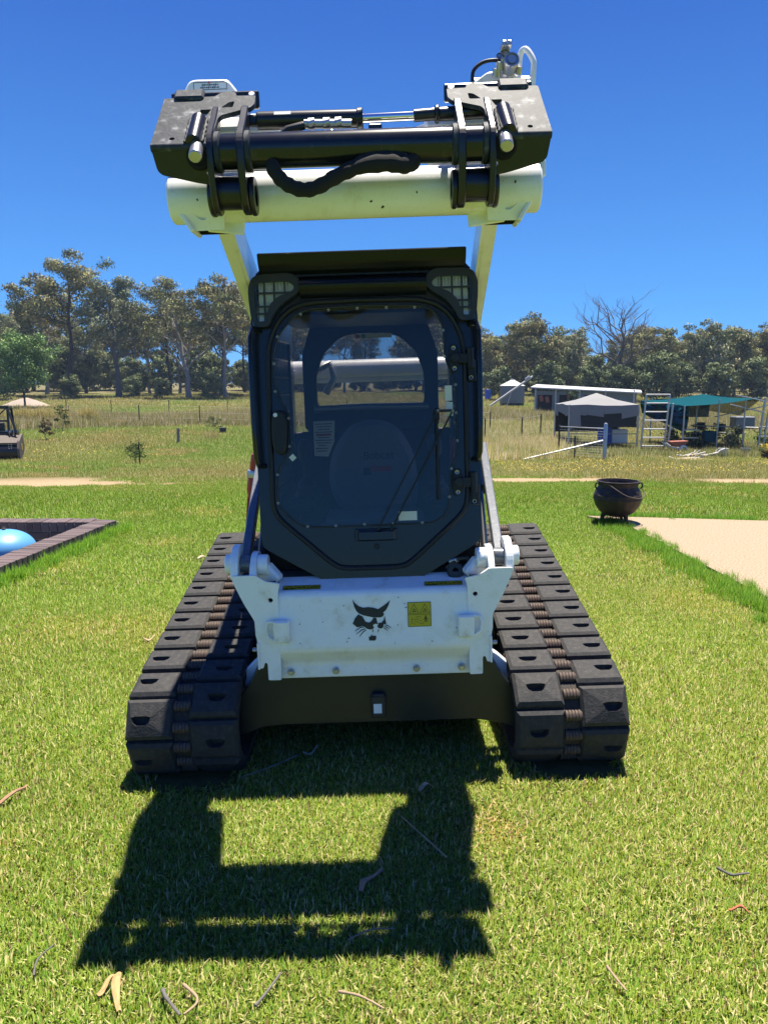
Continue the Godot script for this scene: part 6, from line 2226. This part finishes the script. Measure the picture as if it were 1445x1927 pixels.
	var fit := MB.new()
	fit.cyl(Vector3(0.315, 0.825, -0.24), Vector3(0.345, 0.835, -0.22), 0.011, 8, 0.002)
	part("hose_fitting", fit, M.steel, loader)
	# seat, levers, papers
	var se := MB.new()
	se.xf = Transform3D(Basis(Vector3.RIGHT, -0.16), Vector3(0, 0.96, -0.72))
	se.prism(rounded(pv([-0.145, 0.0, 0.205, 0.0, 0.215, 0.12, 0.20, 0.27, 0.13, 0.39, 0.05, 0.425, -0.03, 0.425, -0.11, 0.39, -0.185, 0.27, -0.20, 0.12]), 0.06, 5), -0.06, 0.06, 0.03)
	var seat := part("seat_back", se, M.seat_cover, loader)
	var cu := MB.new()
	cu.box(Vector3(0.005, 0.93, -0.56), Vector3(0.46, 0.10, 0.36), 0.04)
	part("seat_cushion", cu, M.seat_cover, loader)
	for e in [["Bobcat", 0.075, 0.255, 0.030, M.ink], ["", 0.0, 0.0, 0.0, M.ink]]:
		if e[0] == "":
			continue
		var tm := TextMesh.new()
		var fo := SystemFont.new()
		fo.font_names = PackedStringArray(["Droid Sans"])
		tm.font = fo
		tm.text = e[0]
		tm.font_size = 32
		tm.pixel_size = 0.0014
		tm.depth = 0.001
		var o := part("lettering", tm, e[4], seat)
		o.transform = Transform3D(Basis(Vector3.RIGHT, -0.16), Vector3(0, 0.96, -0.72)) * Transform3D(Basis(), Vector3(0.035, 0.255, 0.0615))
	var lb := MB.new()
	lb.xf = Transform3D(Basis(Vector3.RIGHT, -0.16), Vector3(0, 0.96, -0.72))
	lb.box(Vector3(0.045, 0.195, 0.061), Vector3(0.10, 0.026, 0.002))
	part("red_badge", lb, M.red_ink, seat)
	var l2 := MB.new()
	l2.xf = lb.xf
	l2.box(Vector3(-0.018, 0.185, 0.061), Vector3(0.034, 0.034, 0.002))
	part("dark_badge", l2, M.ink, seat)
	for s in [-1.0, 1.0]:
		var js := MB.new()
		js.lathe(PackedVector2Array([Vector2(0.055, 0.0), Vector2(0.05, 0.02), Vector2(0.052, 0.035), Vector2(0.04, 0.05), Vector2(0.042, 0.065), Vector2(0.028, 0.08), Vector2(0.014, 0.09), Vector2(0.014, 0.16), Vector2(0.03, 0.18), Vector2(0.034, 0.23), Vector2(0.02, 0.26), Vector2(0, 0.265)]), Vector3(0.28 * s, 1.06, -0.55), Vector3(0, 1, 0.12), 14)
		part("joystick", js, M.plastic, loader)
		var ar := MB.new()
		ar.box(Vector3(0.30 * s, 1.04, -0.66), Vector3(0.12, 0.06, 0.42), 0.02)
		part("armrest", ar, M.plastic, loader)
	var ba := MB.new()
	ba.tube([Vector3(-0.3, 1.42, -1.3), Vector3(-0.05, 1.425, -1.28), Vector3(0.3, 1.42, -1.3)], 0.02, 10)
	part("rear_bar", ba, M.steel, loader)
	var doc := MB.new()
	doc.prism(pv([-0.224, 1.417, -0.134, 1.417, -0.138, 1.332, -0.166, 1.265, -0.226, 1.270]), 0.0, 0.004)
	var dd := part("hanging_card", doc, M.paper, loader)
	dd.transform = Transform3D(Basis(), Vector3(-0.01, -0.02, -0.48))
	for k in 11:
		var ln := MB.new()
		ln.box(Vector3(-0.182 - (0.0 if k < 8 else 0.01), 1.405 - k * 0.0115, 0.005), Vector3(0.075 - (0.0 if k < 8 else 0.02) - 0.012 * (k % 3), 0.003 if k != 4 else 0.009, 0.0015))
		part("print_line", ln, M.red_ink if k == 4 else M.plastic, dd)
	var sb := MB.new()
	sb.box(Vector3(0.35, 1.245, -0.45), Vector3(0.02, 0.13, 0.01), 0.003)
	part("red_belt_tab", sb, M.red_plastic, loader)
	var hl := MB.new()
	hl.box(Vector3(0, 1.87, -0.9), Vector3(0.8, 0.06, 0.8), 0.02)
	part("headliner", hl, M.plastic, loader)
	# blue flexible hose and bits seen in the rear window
	var ch := MB.new()
	ch.tube([Vector3(-0.30, 1.62, -1.45), Vector3(-0.22, 1.66, -1.45), Vector3(-0.20, 1.58, -1.45), Vector3(-0.25, 1.5, -1.45)], 0.022, 10)
	part("rear_hose", ch, M.steel, loader)

func build_arms(loader: Node3D) -> void:
	for s in [-1.0, 1.0]:
		var a := MB.new()
		var f := Vector3(0.435 * s, 2.09, 0.22)
		var r := Vector3(0.585 * s, 1.60, -1.98)
		var p := []
		for e in [[f, 0.0, 0.12, 0.026], [r, 0.0, 0.26, 0.03]]:
			for k in [[-1, 0], [1, 0], [1, 1], [-1, 1]]:
				p.append(e[0] + Vector3(e[3] * k[0], e[1] + e[2] * k[1], 0))
		a.hexa(p)
		var arm := part("lift_arm", a, M.white_paint, loader)
		var w := MB.new()   # the welded seam plate under the arm
		w.beam(f + Vector3(0.0, -0.004, -0.05), r + Vector3(0.0, -0.004, 0.05), 0.022, 0.012)
		part("arm_seam", w, M.white_paint, arm)
	var t := MB.new()
	t.lathe(PackedVector2Array([Vector2(0, 0), Vector2(0.068, 0), Vector2(0.074, 0.006), Vector2(0.074, 1.144), Vector2(0.068, 1.15), Vector2(0, 1.15)]), Vector3(-0.575, 2.138, 0.262), Vector3.RIGHT, 40)
	var tube_ := part("front_cross_tube", t, M.white_paint, loader)
	var br := pv([-0.556, 2.112, -0.506, 2.027, -0.412, 2.029, -0.40, 2.112])
	var slot := rounded(pv([-0.502, 2.088, -0.487, 2.088, -0.464, 2.068, -0.464, 2.06, -0.48, 2.06, -0.50, 2.078]), 0.006, 2)
	for s in [-1.0, 1.0]:
		var o := part("arm_end_bracket", holed_plate(br if s < 0 else mirror(br), [slot if s < 0 else mirror(slot)], 0.012), M.white_paint, loader)
		o.transform = Transform3D(Basis.IDENTITY, Vector3(0, 2.112, 0.328)) * Transform3D(Basis(Vector3.RIGHT, 0.5), Vector3.ZERO) * Transform3D(Basis.IDENTITY, Vector3(0, -2.112, 0))
		for e in [[0.554, 2.112, 0.506, 2.034], [0.404, 2.112, 0.413, 2.034]]:
			var rb := MB.new()
			rb.beam(Vector3(e[0] * s, e[1], 0.256), Vector3(e[2] * s, e[3], 0.256), 0.116, 0.014, 0.003)
			seat_on(part("bracket_rib", rb, M.white_paint, o), o)
		var bx := MB.new()
		bx.hexa([Vector3(0.54 * s, 2.11, 0.22), Vector3(0.41 * s, 2.11, 0.22), Vector3(0.41 * s, 2.04, 0.22), Vector3(0.51 * s, 2.04, 0.22), Vector3(0.54 * s, 2.11, 0.21), Vector3(0.41 * s, 2.11, 0.21), Vector3(0.41 * s, 2.04, 0.21), Vector3(0.51 * s, 2.04, 0.21)])
		seat_on(part("bracket_back", bx, M.void, o), o)
	var tray := MB.new()
	tray.box(Vector3(0, 2.185, 0.125), Vector3(0.66, 0.075, 0.12), 0.01)
	part("hose_tray", tray, M.black_paint, loader)
	var cap := MB.new()
	cap.box(Vector3(0.578, 2.185, 0.262), Vector3(0.022, 0.055, 0.10), 0.008)
	part("tube_end_cap", cap, M.white_paint, tube_)
	for q in [[-0.36, 2.11, 0.006], [-0.48, 2.12, 0.004], [0.05, 2.10, 0.005], [0.085, 2.085, 0.006], [0.19, 2.12, 0.004], [0.49, 2.14, 0.005]]:
		var ch := MB.new()   # chipped spots
		var dz := sqrt(maxf(0.0, 0.074 * 0.074 - (q[1] - 2.138) * (q[1] - 2.138)))
		ch.box(Vector3(q[0], q[1], 0.262 + dz), Vector3(q[2] * 1.6, q[2], 0.002), 0.0, Basis(Vector3.RIGHT, asin(clampf((2.138 - q[1]) / 0.074, -1, 1))) * Basis(Vector3.BACK, q[0] * 9.0))
		part("paint_chip", ch, M.ink, tube_)
	var rt := MB.new()
	rt.cyl(Vector3(-0.6, 1.642, -2.1), Vector3(0.6, 1.642, -2.1), 0.055, 28)
	part("rear_cross_tube", rt, M.white_paint, loader)
	var lw := MB.new()
	lw.cyl(Vector3(-0.6, 1.575, -2.12), Vector3(0.6, 1.575, -2.12), 0.018, 14)
	part("rear_rod", lw, M.white_paint, loader)

func build_coupler(loader: Node3D) -> void:   # the quick-attach frame at the arm ends
	var up := Vector3(0, 0.7071, -0.7071)
	var nrm := Vector3(0, 0.7071, 0.7071)
	var pf := Transform3D(Basis(Vector3.RIGHT, up, nrm), Vector3(0, 2.236, 0.487))
	var lf := Transform3D(Basis(Vector3.RIGHT, Vector3(0, 0.93, 0.37), Vector3(0, -0.37, 0.93)), Vector3(0, 2.236, 0.487))
	var face := pv([-0.569, 0.004, -0.565, 0.262, -0.412, 0.265, -0.397, 0.286, -0.370, 0.293, -0.350, 0.283, -0.348, 0.264, -0.289, 0.262, -0.289, 0.212, -0.300, 0.192, -0.382, 0.153, -0.391, 0.135, -0.398, 0.004])
	var lip := pv([-0.569, -0.004, -0.398, -0.004, -0.403, -0.112, -0.449, -0.104, -0.548, -0.080, -0.560, -0.068])
	var tri_h := rounded(pv([-0.388, 0.196, -0.366, 0.228, -0.350, 0.232, -0.352, 0.197]), 0.005, 2)
	var sq_h := pv([-0.447, 0.188, -0.415, 0.188, -0.425, 0.155, -0.446, 0.142])
	var round_h := func(x: float, y: float, r: float) -> PackedVector2Array:
		var p := PackedVector2Array()
		for k in 12:
			p.append(Vector2(x, y) + Vector2.from_angle(TAU * k / 12) * r)
		return p
	for s in [-1.0, 1.0]:
		var holes := [tri_h, sq_h, round_h.call(-0.493, 0.245, 0.0075), round_h.call(-0.511, 0.03, 0.008)]
		var poly := rounded(face, 0.006, 2)
		var lp := rounded(lip, 0.008, 2)
		var lh := [round_h.call(-0.415, -0.08, 0.006)]
		if s > 0:
			poly = mirror(poly)
			lp = mirror(lp)
			for k in 4:
				holes[k] = mirror(holes[k])
			lh[0] = mirror(lh[0])
		var plate := part("attach_plate", holed_plate(poly, holes, 0.014), M.scratched_black, loader)
		plate.transform = pf
		var lo := part("plate_lip", holed_plate(lp, lh, 0.014), M.black_paint, loader)
		lo.transform = lf
		var fold := MB.new()
		fold.cyl(Vector3(0.569 * s, 2.231, 0.477), Vector3(0.398 * s, 2.231, 0.477), 0.012, 14)
		part("plate_fold", fold, M.scratched_black, loader)
		var sk := MB.new()
		sk.cyl(Vector3(0.443 * s, 0.125, 0.004), Vector3(0.446 * s, 0.0, 0.004), 0.022, 20, 0.002)
		var socket := part("pin_socket", sk, M.black_paint, plate)
		for e in [-0.024, 0.024]:
			var wd := MB.new()
			var pts := []
			for k in 14:
				pts.append(Vector3(0.4445 * s + e + 0.0015 * sin(k * 2.3), 0.122 - k * 0.0092, 0.003 + 0.0012 * sin(k * 1.7)))
			wd.tube(pts, 0.0052, 6)
			part("weld_bead", wd, M.scratched_black, socket)
		var dish := MB.new()
		dish.xf = lf
		dish.lathe(PackedVector2Array([Vector2(0.022, 0.006), Vector2(0.032, 0.006), Vector2(0.037, 0.0)]), Vector3(0.435 * s, -0.035, 0.0), Vector3.BACK, 24)
		dish.prism(round_h.call(0.435 * s, -0.035, 0.03), 0.0, 0.003)
		part("pin_recess", dish, M.void, loader)
		var pin := MB.new()
		pin.cyl(Vector3(0.438 * s, 2.235, 0.475), Vector3(0.434 * s, 2.188, 0.532), 0.0185, 22, 0.003)
		part("locking_pin", pin, M.steel, loader)
		# stop block with welds at the top edge, dark bar behind it
		var tb := MB.new()
		tb.xf = pf
		tb.box(Vector3(0.49 * s, 0.272, 0.0), Vector3(0.09, 0.05, 0.02), 0.006)
		part("stop_block", tb, M.scratched_black, plate).transform = pf.affine_inverse()
		var bar := MB.new()
		bar.box(Vector3(0.42 * s, 2.425, 0.252), Vector3(0.27, 0.052, 0.016), 0.004)
		var bb := part("back_bar", bar, M.black_paint, loader)
		var nut := MB.new()
		nut.cyl(Vector3(0.305 * s, 2.42, 0.25), Vector3(0.305 * s, 2.437, 0.275), 0.011, 8, 0.002)
		part("nut", nut, M.steel, bb)
		var mk := MB.new()
		mk.box(Vector3(0.388 * s, 2.434, 0.261), Vector3(0.018, 0.006, 0.0015))
		part("arrow_mark", mk, M.paper, bb)
		# ears round the pivot
		for e in [[0.403, 0.018, 0.07], [0.316, 0.022, 0.0]]:
			var ear := MB.new()
			ear.xf = Transform3D(Basis(Vector3(0, 0, 1), Vector3(0, 1, 0), Vector3(-1, 0, 0)), Vector3(e[0] * s, 0, 0))
			ear.prism(rounded(pv([0.30, 2.38, 0.345, 2.385, 0.40, 2.33, 0.47, 2.27, 0.492, 2.235, 0.488, 2.18, 0.462, 2.09, 0.43, 2.058, 0.39, 2.055, 0.35, 2.075, 0.335, 2.12, 0.345, 2.2, 0.36, 2.29]), 0.02, 3), -e[1] / 2, e[1] / 2, 0.003)
			part("pivot_ear", ear, M.black_paint, loader)
		var rg := MB.new()
		rg.cyl(Vector3(0.326 * s, 2.12, 0.395), Vector3(0.395 * s, 2.12, 0.395), 0.047, 28)
		part("pivot_bush", rg, M.black_paint, loader)
		for e in [0.298, 0.418]:
			var r2 := MB.new()
			r2.lathe(PackedVector2Array([Vector2(0.03, -0.008), Vector2(0.052, -0.008), Vector2(0.055, -0.004), Vector2(0.055, 0.004), Vector2(0.052, 0.008), Vector2(0.03, 0.008), Vector2(0.03, -0.008)]), Vector3(e * s, 2.11, 0.395), Vector3.RIGHT, 28)
			part("pivot_ring", r2, M.black_paint, loader)
	var bt := MB.new()
	bt.cyl(Vector3(-0.395, 2.226, 0.43), Vector3(0.395, 2.226, 0.43), 0.049, 36)
	part("torque_tube", bt, M.tube_black, loader)
	for x in [-0.385, -0.298, 0.298, 0.385]:
		var ring_ := MB.new()
		ring_.lathe(PackedVector2Array([Vector2(0.049, -0.01), Vector2(0.056, -0.006), Vector2(0.056, 0.006), Vector2(0.049, 0.01)]), Vector3(x, 2.226, 0.43), Vector3.RIGHT, 32)
		part("tube_weld", ring_, M.scratched_black, loader)
	# hydraulic cylinder with its rod and hoses
	var cy := MB.new()
	cy.cyl(Vector3(-0.285, 2.34, 0.33), Vector3(0.032, 2.336, 0.33), 0.026, 24, 0.004)
	cy.cyl(Vector3(0.015, 2.336, 0.33), Vector3(0.034, 2.336, 0.33), 0.031, 24, 0.003)
	cy.box(Vector3(-0.30, 2.34, 0.33), Vector3(0.05, 0.03, 0.03), 0.006)
	var cyl_ := part("hydraulic_cylinder", cy, M.black_paint, loader)
	var rod := MB.new()
	rod.cyl(Vector3(0.03, 2.336, 0.33), Vector3(0.188, 2.339, 0.33), 0.0135, 22)
	part("piston_rod", rod, M.chrome, cyl_)
	var en := MB.new()
	en.cyl(Vector3(0.186, 2.339, 0.33), Vector3(0.25, 2.341, 0.33), 0.018, 20, 0.002)
	en.cyl(Vector3(0.25, 2.341, 0.33), Vector3(0.262, 2.341, 0.33), 0.026, 20, 0.003)
	en.cyl(Vector3(0.262, 2.341, 0.33), Vector3(0.40, 2.343, 0.33), 0.02, 20, 0.002)
	part("rod_end", en, M.black_paint, cyl_)
	var ft := MB.new()
	ft.cyl(Vector3(-0.14, 2.316, 0.362), Vector3(0.0, 2.313, 0.362), 0.013, 14)
	for x in [-0.13, -0.085, -0.05]:
		ft.cyl(Vector3(x, 2.316, 0.362), Vector3(x + 0.022, 2.316, 0.362), 0.0165, 6, 0.002)
	part("steel_line", ft, M.steel, cyl_)
	var bk := MB.new()
	bk.box(Vector3(-0.065, 2.285, 0.365), Vector3(0.17, 0.02, 0.02), 0.003)
	part("line_bracket", bk, M.black_paint, cyl_)
	for x in [-0.125, -0.06]:
		var sc := MB.new()
		sc.cyl(Vector3(x, 2.285, 0.375), Vector3(x, 2.285, 0.382), 0.009, 12, 0.002)
		part("clamp_bolt", sc, M.steel, cyl_)
	var hz := MB.new()
	hz.tube([Vector3(-0.14, 2.312, 0.365), Vector3(-0.19, 2.30, 0.37), Vector3(-0.215, 2.275, 0.375), Vector3(-0.225, 2.25, 0.36)], 0.012, 10)
	hz.tube([Vector3(-0.15, 2.30, 0.35), Vector3(-0.2, 2.285, 0.35), Vector3(-0.22, 2.25, 0.33)], 0.011, 10)
	part("cylinder_hose", hz, M.seal, cyl_)
	var tags := MB.new()
	tags.box(Vector3(-0.205, 2.352, 0.3535), Vector3(0.05, 0.011, 0.002), 0.0, Basis(Vector3.RIGHT, -0.5))
	part("cylinder_label", tags, M.paper, cyl_)
	# braided hose that hangs in a loop under the tube
	var lo2 := MB.new()
	var hp := []
	for q in [[-0.232, 2.20, 0.44], [-0.225, 2.165, 0.465], [-0.204, 2.135, 0.47], [-0.174, 2.114, 0.475], [-0.137, 2.104, 0.475], [-0.098, 2.112, 0.475], [-0.051, 2.135, 0.475], [-0.004, 2.154, 0.475], [0.042, 2.166, 0.475], [0.103, 2.169, 0.475], [0.145, 2.164, 0.472], [0.172, 2.176, 0.45], [0.178, 2.205, 0.405], [0.172, 2.235, 0.36]]:
		hp.append(Vector3(q[0], q[1], q[2]))
	hp = smooth_line(hp, 4)
	var hr := []
	for i in hp.size():
		hr.append(0.0205 + 0.0018 * sin(i * 1.9) + (0.004 if i > hp.size() * 0.6 else 0.0))
	lo2.tube(hp, hr, 12)
	part("sleeved_hose", lo2, M.sleeve, loader)
	var l3 := MB.new()
	var h3 := smooth_line([Vector3(-0.07, 2.135, 0.455), Vector3(0.0, 2.165, 0.46), Vector3(0.05, 2.184, 0.465), Vector3(0.1, 2.188, 0.465), Vector3(0.14, 2.186, 0.46), Vector3(0.165, 2.20, 0.43), Vector3(0.165, 2.225, 0.38)], 4)
	var r3 := []
	for i in h3.size():
		r3.append(0.0185 + 0.0015 * sin(i * 2.3))
	l3.tube(h3, r3, 10)
	part("sleeved_hose", l3, M.sleeve, loader)
	# left top: white cover with its plate
	var sh := MB.new()
	sh.prism(rounded(pv([-0.556, 2.505, -0.535, 2.541, -0.515, 2.547, -0.414, 2.545, -0.40, 2.538, -0.374, 2.505, -0.375, 2.44, -0.55, 2.44]), 0.012, 3), 0.04, 0.10, 0.006)
	var cover := part("white_cover", sh, M.white_paint, loader)
	var fr := MB.new()
	for e in [[-0.464, 2.5355, 0.108, 0.0014], [-0.464, 2.5135, 0.108, 0.0014]]:
		fr.box(Vector3(e[0], e[1], 0.1006), Vector3(e[2], e[3], 0.001))
	for x in [-0.518, -0.410]:
		fr.box(Vector3(x, 2.5245, 0.1006), Vector3(0.0014, 0.0206, 0.001))
	part("plate_border", fr, M.ink, cover)
	for e in [[-0.464, 2.528, 0.05, 0.006], [-0.464, 2.520, 0.06, 0.006]]:
		var sq := MB.new()
		var k := 0
		var x: float = e[0] - e[2] / 2
		while x < e[0] + e[2] / 2:
			sq.box(Vector3(x, e[1], 0.1006), Vector3(0.0038, e[3] * (0.7 + 0.3 * sin(k * 2.1)), 0.001), 0.0, Basis(Vector3.BACK, -0.3))
			x += 0.0062
			k += 1
		part("lettering", sq, M.ink, cover)
	var dt := MB.new()
	dt.prism(round_h.call(-0.468, 2.535, 0.003), 0.1, 0.1012)
	part("red_dot", dt, M.red_ink, cover)
	# right top: stacked hydraulic couplers and a bent white guard
	var bl := MB.new()
	bl.box(Vector3(0.49, 2.45, 0.06), Vector3(0.20, 0.16, 0.05), 0.01)
	bl.prism(rounded(pv([0.39, 2.44, 0.395, 2.505, 0.44, 2.535, 0.52, 2.535, 0.56, 2.50, 0.575, 2.44]), 0.012, 3), 0.08, 0.11, 0.004)
	var block := part("coupler_block", bl, M.white_paint, loader)
	for e in [[Vector3(0.503, 2.528, 0.17), Vector3(0.02, 0.22, 1), 0.024, 0.11], [Vector3(0.492, 2.571, 0.12), Vector3(0.02, 0.25, 1), 0.016, 0.07], [Vector3(0.474, 2.562, 0.13), Vector3(-0.1, 0.2, 1), 0.010, 0.07]]:
		var c2 := MB.new()
		var d: Vector3 = e[1].normalized()
		var r: float = e[2]
		c2.lathe(PackedVector2Array([Vector2(0, e[3]), Vector2(r * 0.55, e[3]), Vector2(r * 0.6, e[3] - 0.006), Vector2(r * 0.8, e[3] - 0.006), Vector2(r * 0.82, e[3]), Vector2(r * 0.97, e[3]), Vector2(r, e[3] - 0.004), Vector2(r, e[3] * 0.55), Vector2(r * 0.85, e[3] * 0.5), Vector2(r * 0.95, e[3] * 0.45), Vector2(r * 0.95, 0.0)]), e[0] - d * e[3] * 0.7, d, 22)
		part("coupler", c2, M.steel, block)
	for x in [0.485, 0.502]:
		var c3 := MB.new()
		c3.box(Vector3(x, 2.593, 0.15), Vector3(0.014, 0.018, 0.05), 0.003)
		part("valve_lever", c3, M.steel, block)
	var c4 := MB.new()
	c4.tube(smooth_line([Vector3(0.385, 2.49, 0.15), Vector3(0.39, 2.525, 0.15), Vector3(0.42, 2.548, 0.15), Vector3(0.46, 2.553, 0.15), Vector3(0.48, 2.55, 0.14)], 4), 0.006, 8)
	part("rubber_line", c4, M.seal, block)
	for e in [[0.47, 2.53, 0.16, 0.012], [0.46, 2.515, 0.15, 0.014], [0.53, 2.515, 0.16, 0.010], [0.535, 2.53, 0.13, 0.008], [0.48, 2.545, 0.15, 0.009]]:
		var c5 := MB.new()
		c5.cyl(Vector3(e[0], e[1] - 0.012, e[2]), Vector3(e[0] + 0.004, e[1] + 0.01, e[2] + 0.01), e[3], 8, 0.002)
		part("fitting", c5, M.steel, block)
	var gd := MB.new()
	gd.tube(smooth_line([Vector3(0.545, 2.46, 0.08), Vector3(0.547, 2.56, 0.08), Vector3(0.552, 2.596, 0.085), Vector3(0.563, 2.605, 0.09), Vector3(0.574, 2.594, 0.10), Vector3(0.588, 2.562, 0.11), Vector3(0.588, 2.53, 0.11), Vector3(0.584, 2.44, 0.10)], 4), 0.0095, 12)
	part("bent_guard", gd, M.white_paint, block)
	for s in [-1.0, 1.0]:   # the big knuckle at each arm's front end, behind the plates
		var kn := MB.new()
		kn.xf = Transform3D(Basis(Vector3(-0.18 * s, 0, 1), Vector3(0, 1, 0), Vector3(-1, 0, 0)), Vector3(0.415 * s, 0, 0))
		kn.prism(rounded(pv([0.20, 2.235, 0.25, 2.36, 0.10, 2.44, -0.18, 2.46, -0.30, 2.36, -0.28, 2.24, 0.0, 2.215]), 0.04, 4), -0.15, 0.15, 0.012)
		part("arm_knuckle", kn, M.white_paint, loader)
		var gu := MB.new()
		gu.hexa([Vector3(0.37 * s, 2.25, -0.25), Vector3(0.60 * s, 2.25, -0.25), Vector3(0.60 * s, 2.44, -0.25), Vector3(0.37 * s, 2.44, -0.25), Vector3(0.40 * s, 2.31, -0.78), Vector3(0.58 * s, 2.31, -0.78), Vector3(0.58 * s, 2.40, -0.78), Vector3(0.40 * s, 2.40, -0.78)])
		part("arm_gusset", gu, M.white_paint, loader)
	var sp := MB.new()   # arm-end casting seen between plate and tube
	for s in [-1.0, 1.0]:
		sp.hexa([Vector3(0.20 * s, 2.36, 0.16), Vector3(0.42 * s, 2.43, 0.16), Vector3(0.42 * s, 2.25, 0.16), Vector3(0.22 * s, 2.30, 0.16), Vector3(0.20 * s, 2.36, 0.11), Vector3(0.42 * s, 2.43, 0.11), Vector3(0.42 * s, 2.25, 0.11), Vector3(0.22 * s, 2.30, 0.11)])
		part("arm_casting", sp, M.white_paint, loader)
		sp = MB.new()
	var clip := MB.new()
	clip.box(Vector3(0.07, 2.285, 0.36), Vector3(0.04, 0.05, 0.02), 0.004)
	part("hose_clip", clip, M.black_paint, loader)

func smooth_line(p: Array, steps: int) -> Array:
	var out := []
	for i in p.size() - 1:
		var a: Vector3 = p[maxi(i - 1, 0)]
		var d: Vector3 = p[mini(i + 2, p.size() - 1)]
		for k in steps:
			out.append((p[i] as Vector3).cubic_interpolate(p[i + 1], a, d, float(k) / steps))
	out.append(p[p.size() - 1])
	return out

func build_loader() -> void:
	plain("exit_green", Color(0.02, 0.25, 0.1), 0.5)
	mottled("steel_blue", noise_tex([Color(0.09, 0.10, 0.115), Color(0.14, 0.15, 0.165), Color(0.30, 0.31, 0.32)], 0.03, 95, [0.0, 0.7, 1.0]), 0.3, 0.28, 0.2)
	mottled("tube_black", noise_tex([Color(0.006, 0.007, 0.009), Color(0.010, 0.011, 0.013), Color(0.035, 0.035, 0.033)], 0.014, 96, [0.0, 0.66, 1.0]), 0.4, 0.2)
	mottled("sleeve", noise_tex([Color(0.008, 0.008, 0.008), Color(0.016, 0.016, 0.016)], 0.12, 97), 0.1, 0.9)
	relief(M.sleeve, bump_tex(0.15, 98), 0.2)
	var loader := thing("track_loader", "white and black compact track loader with raised lift arms on the lawn", "track loader", Vector3(-0.02, -0.004, -2.81))
	loader.rotation.z = 0.033
	for s in [-1.0, 1.0]:
		build_track(loader, s)
	build_chassis(loader)
	build_front_panel(loader)
	build_cab(loader)
	build_arms(loader)
	build_coupler(loader)
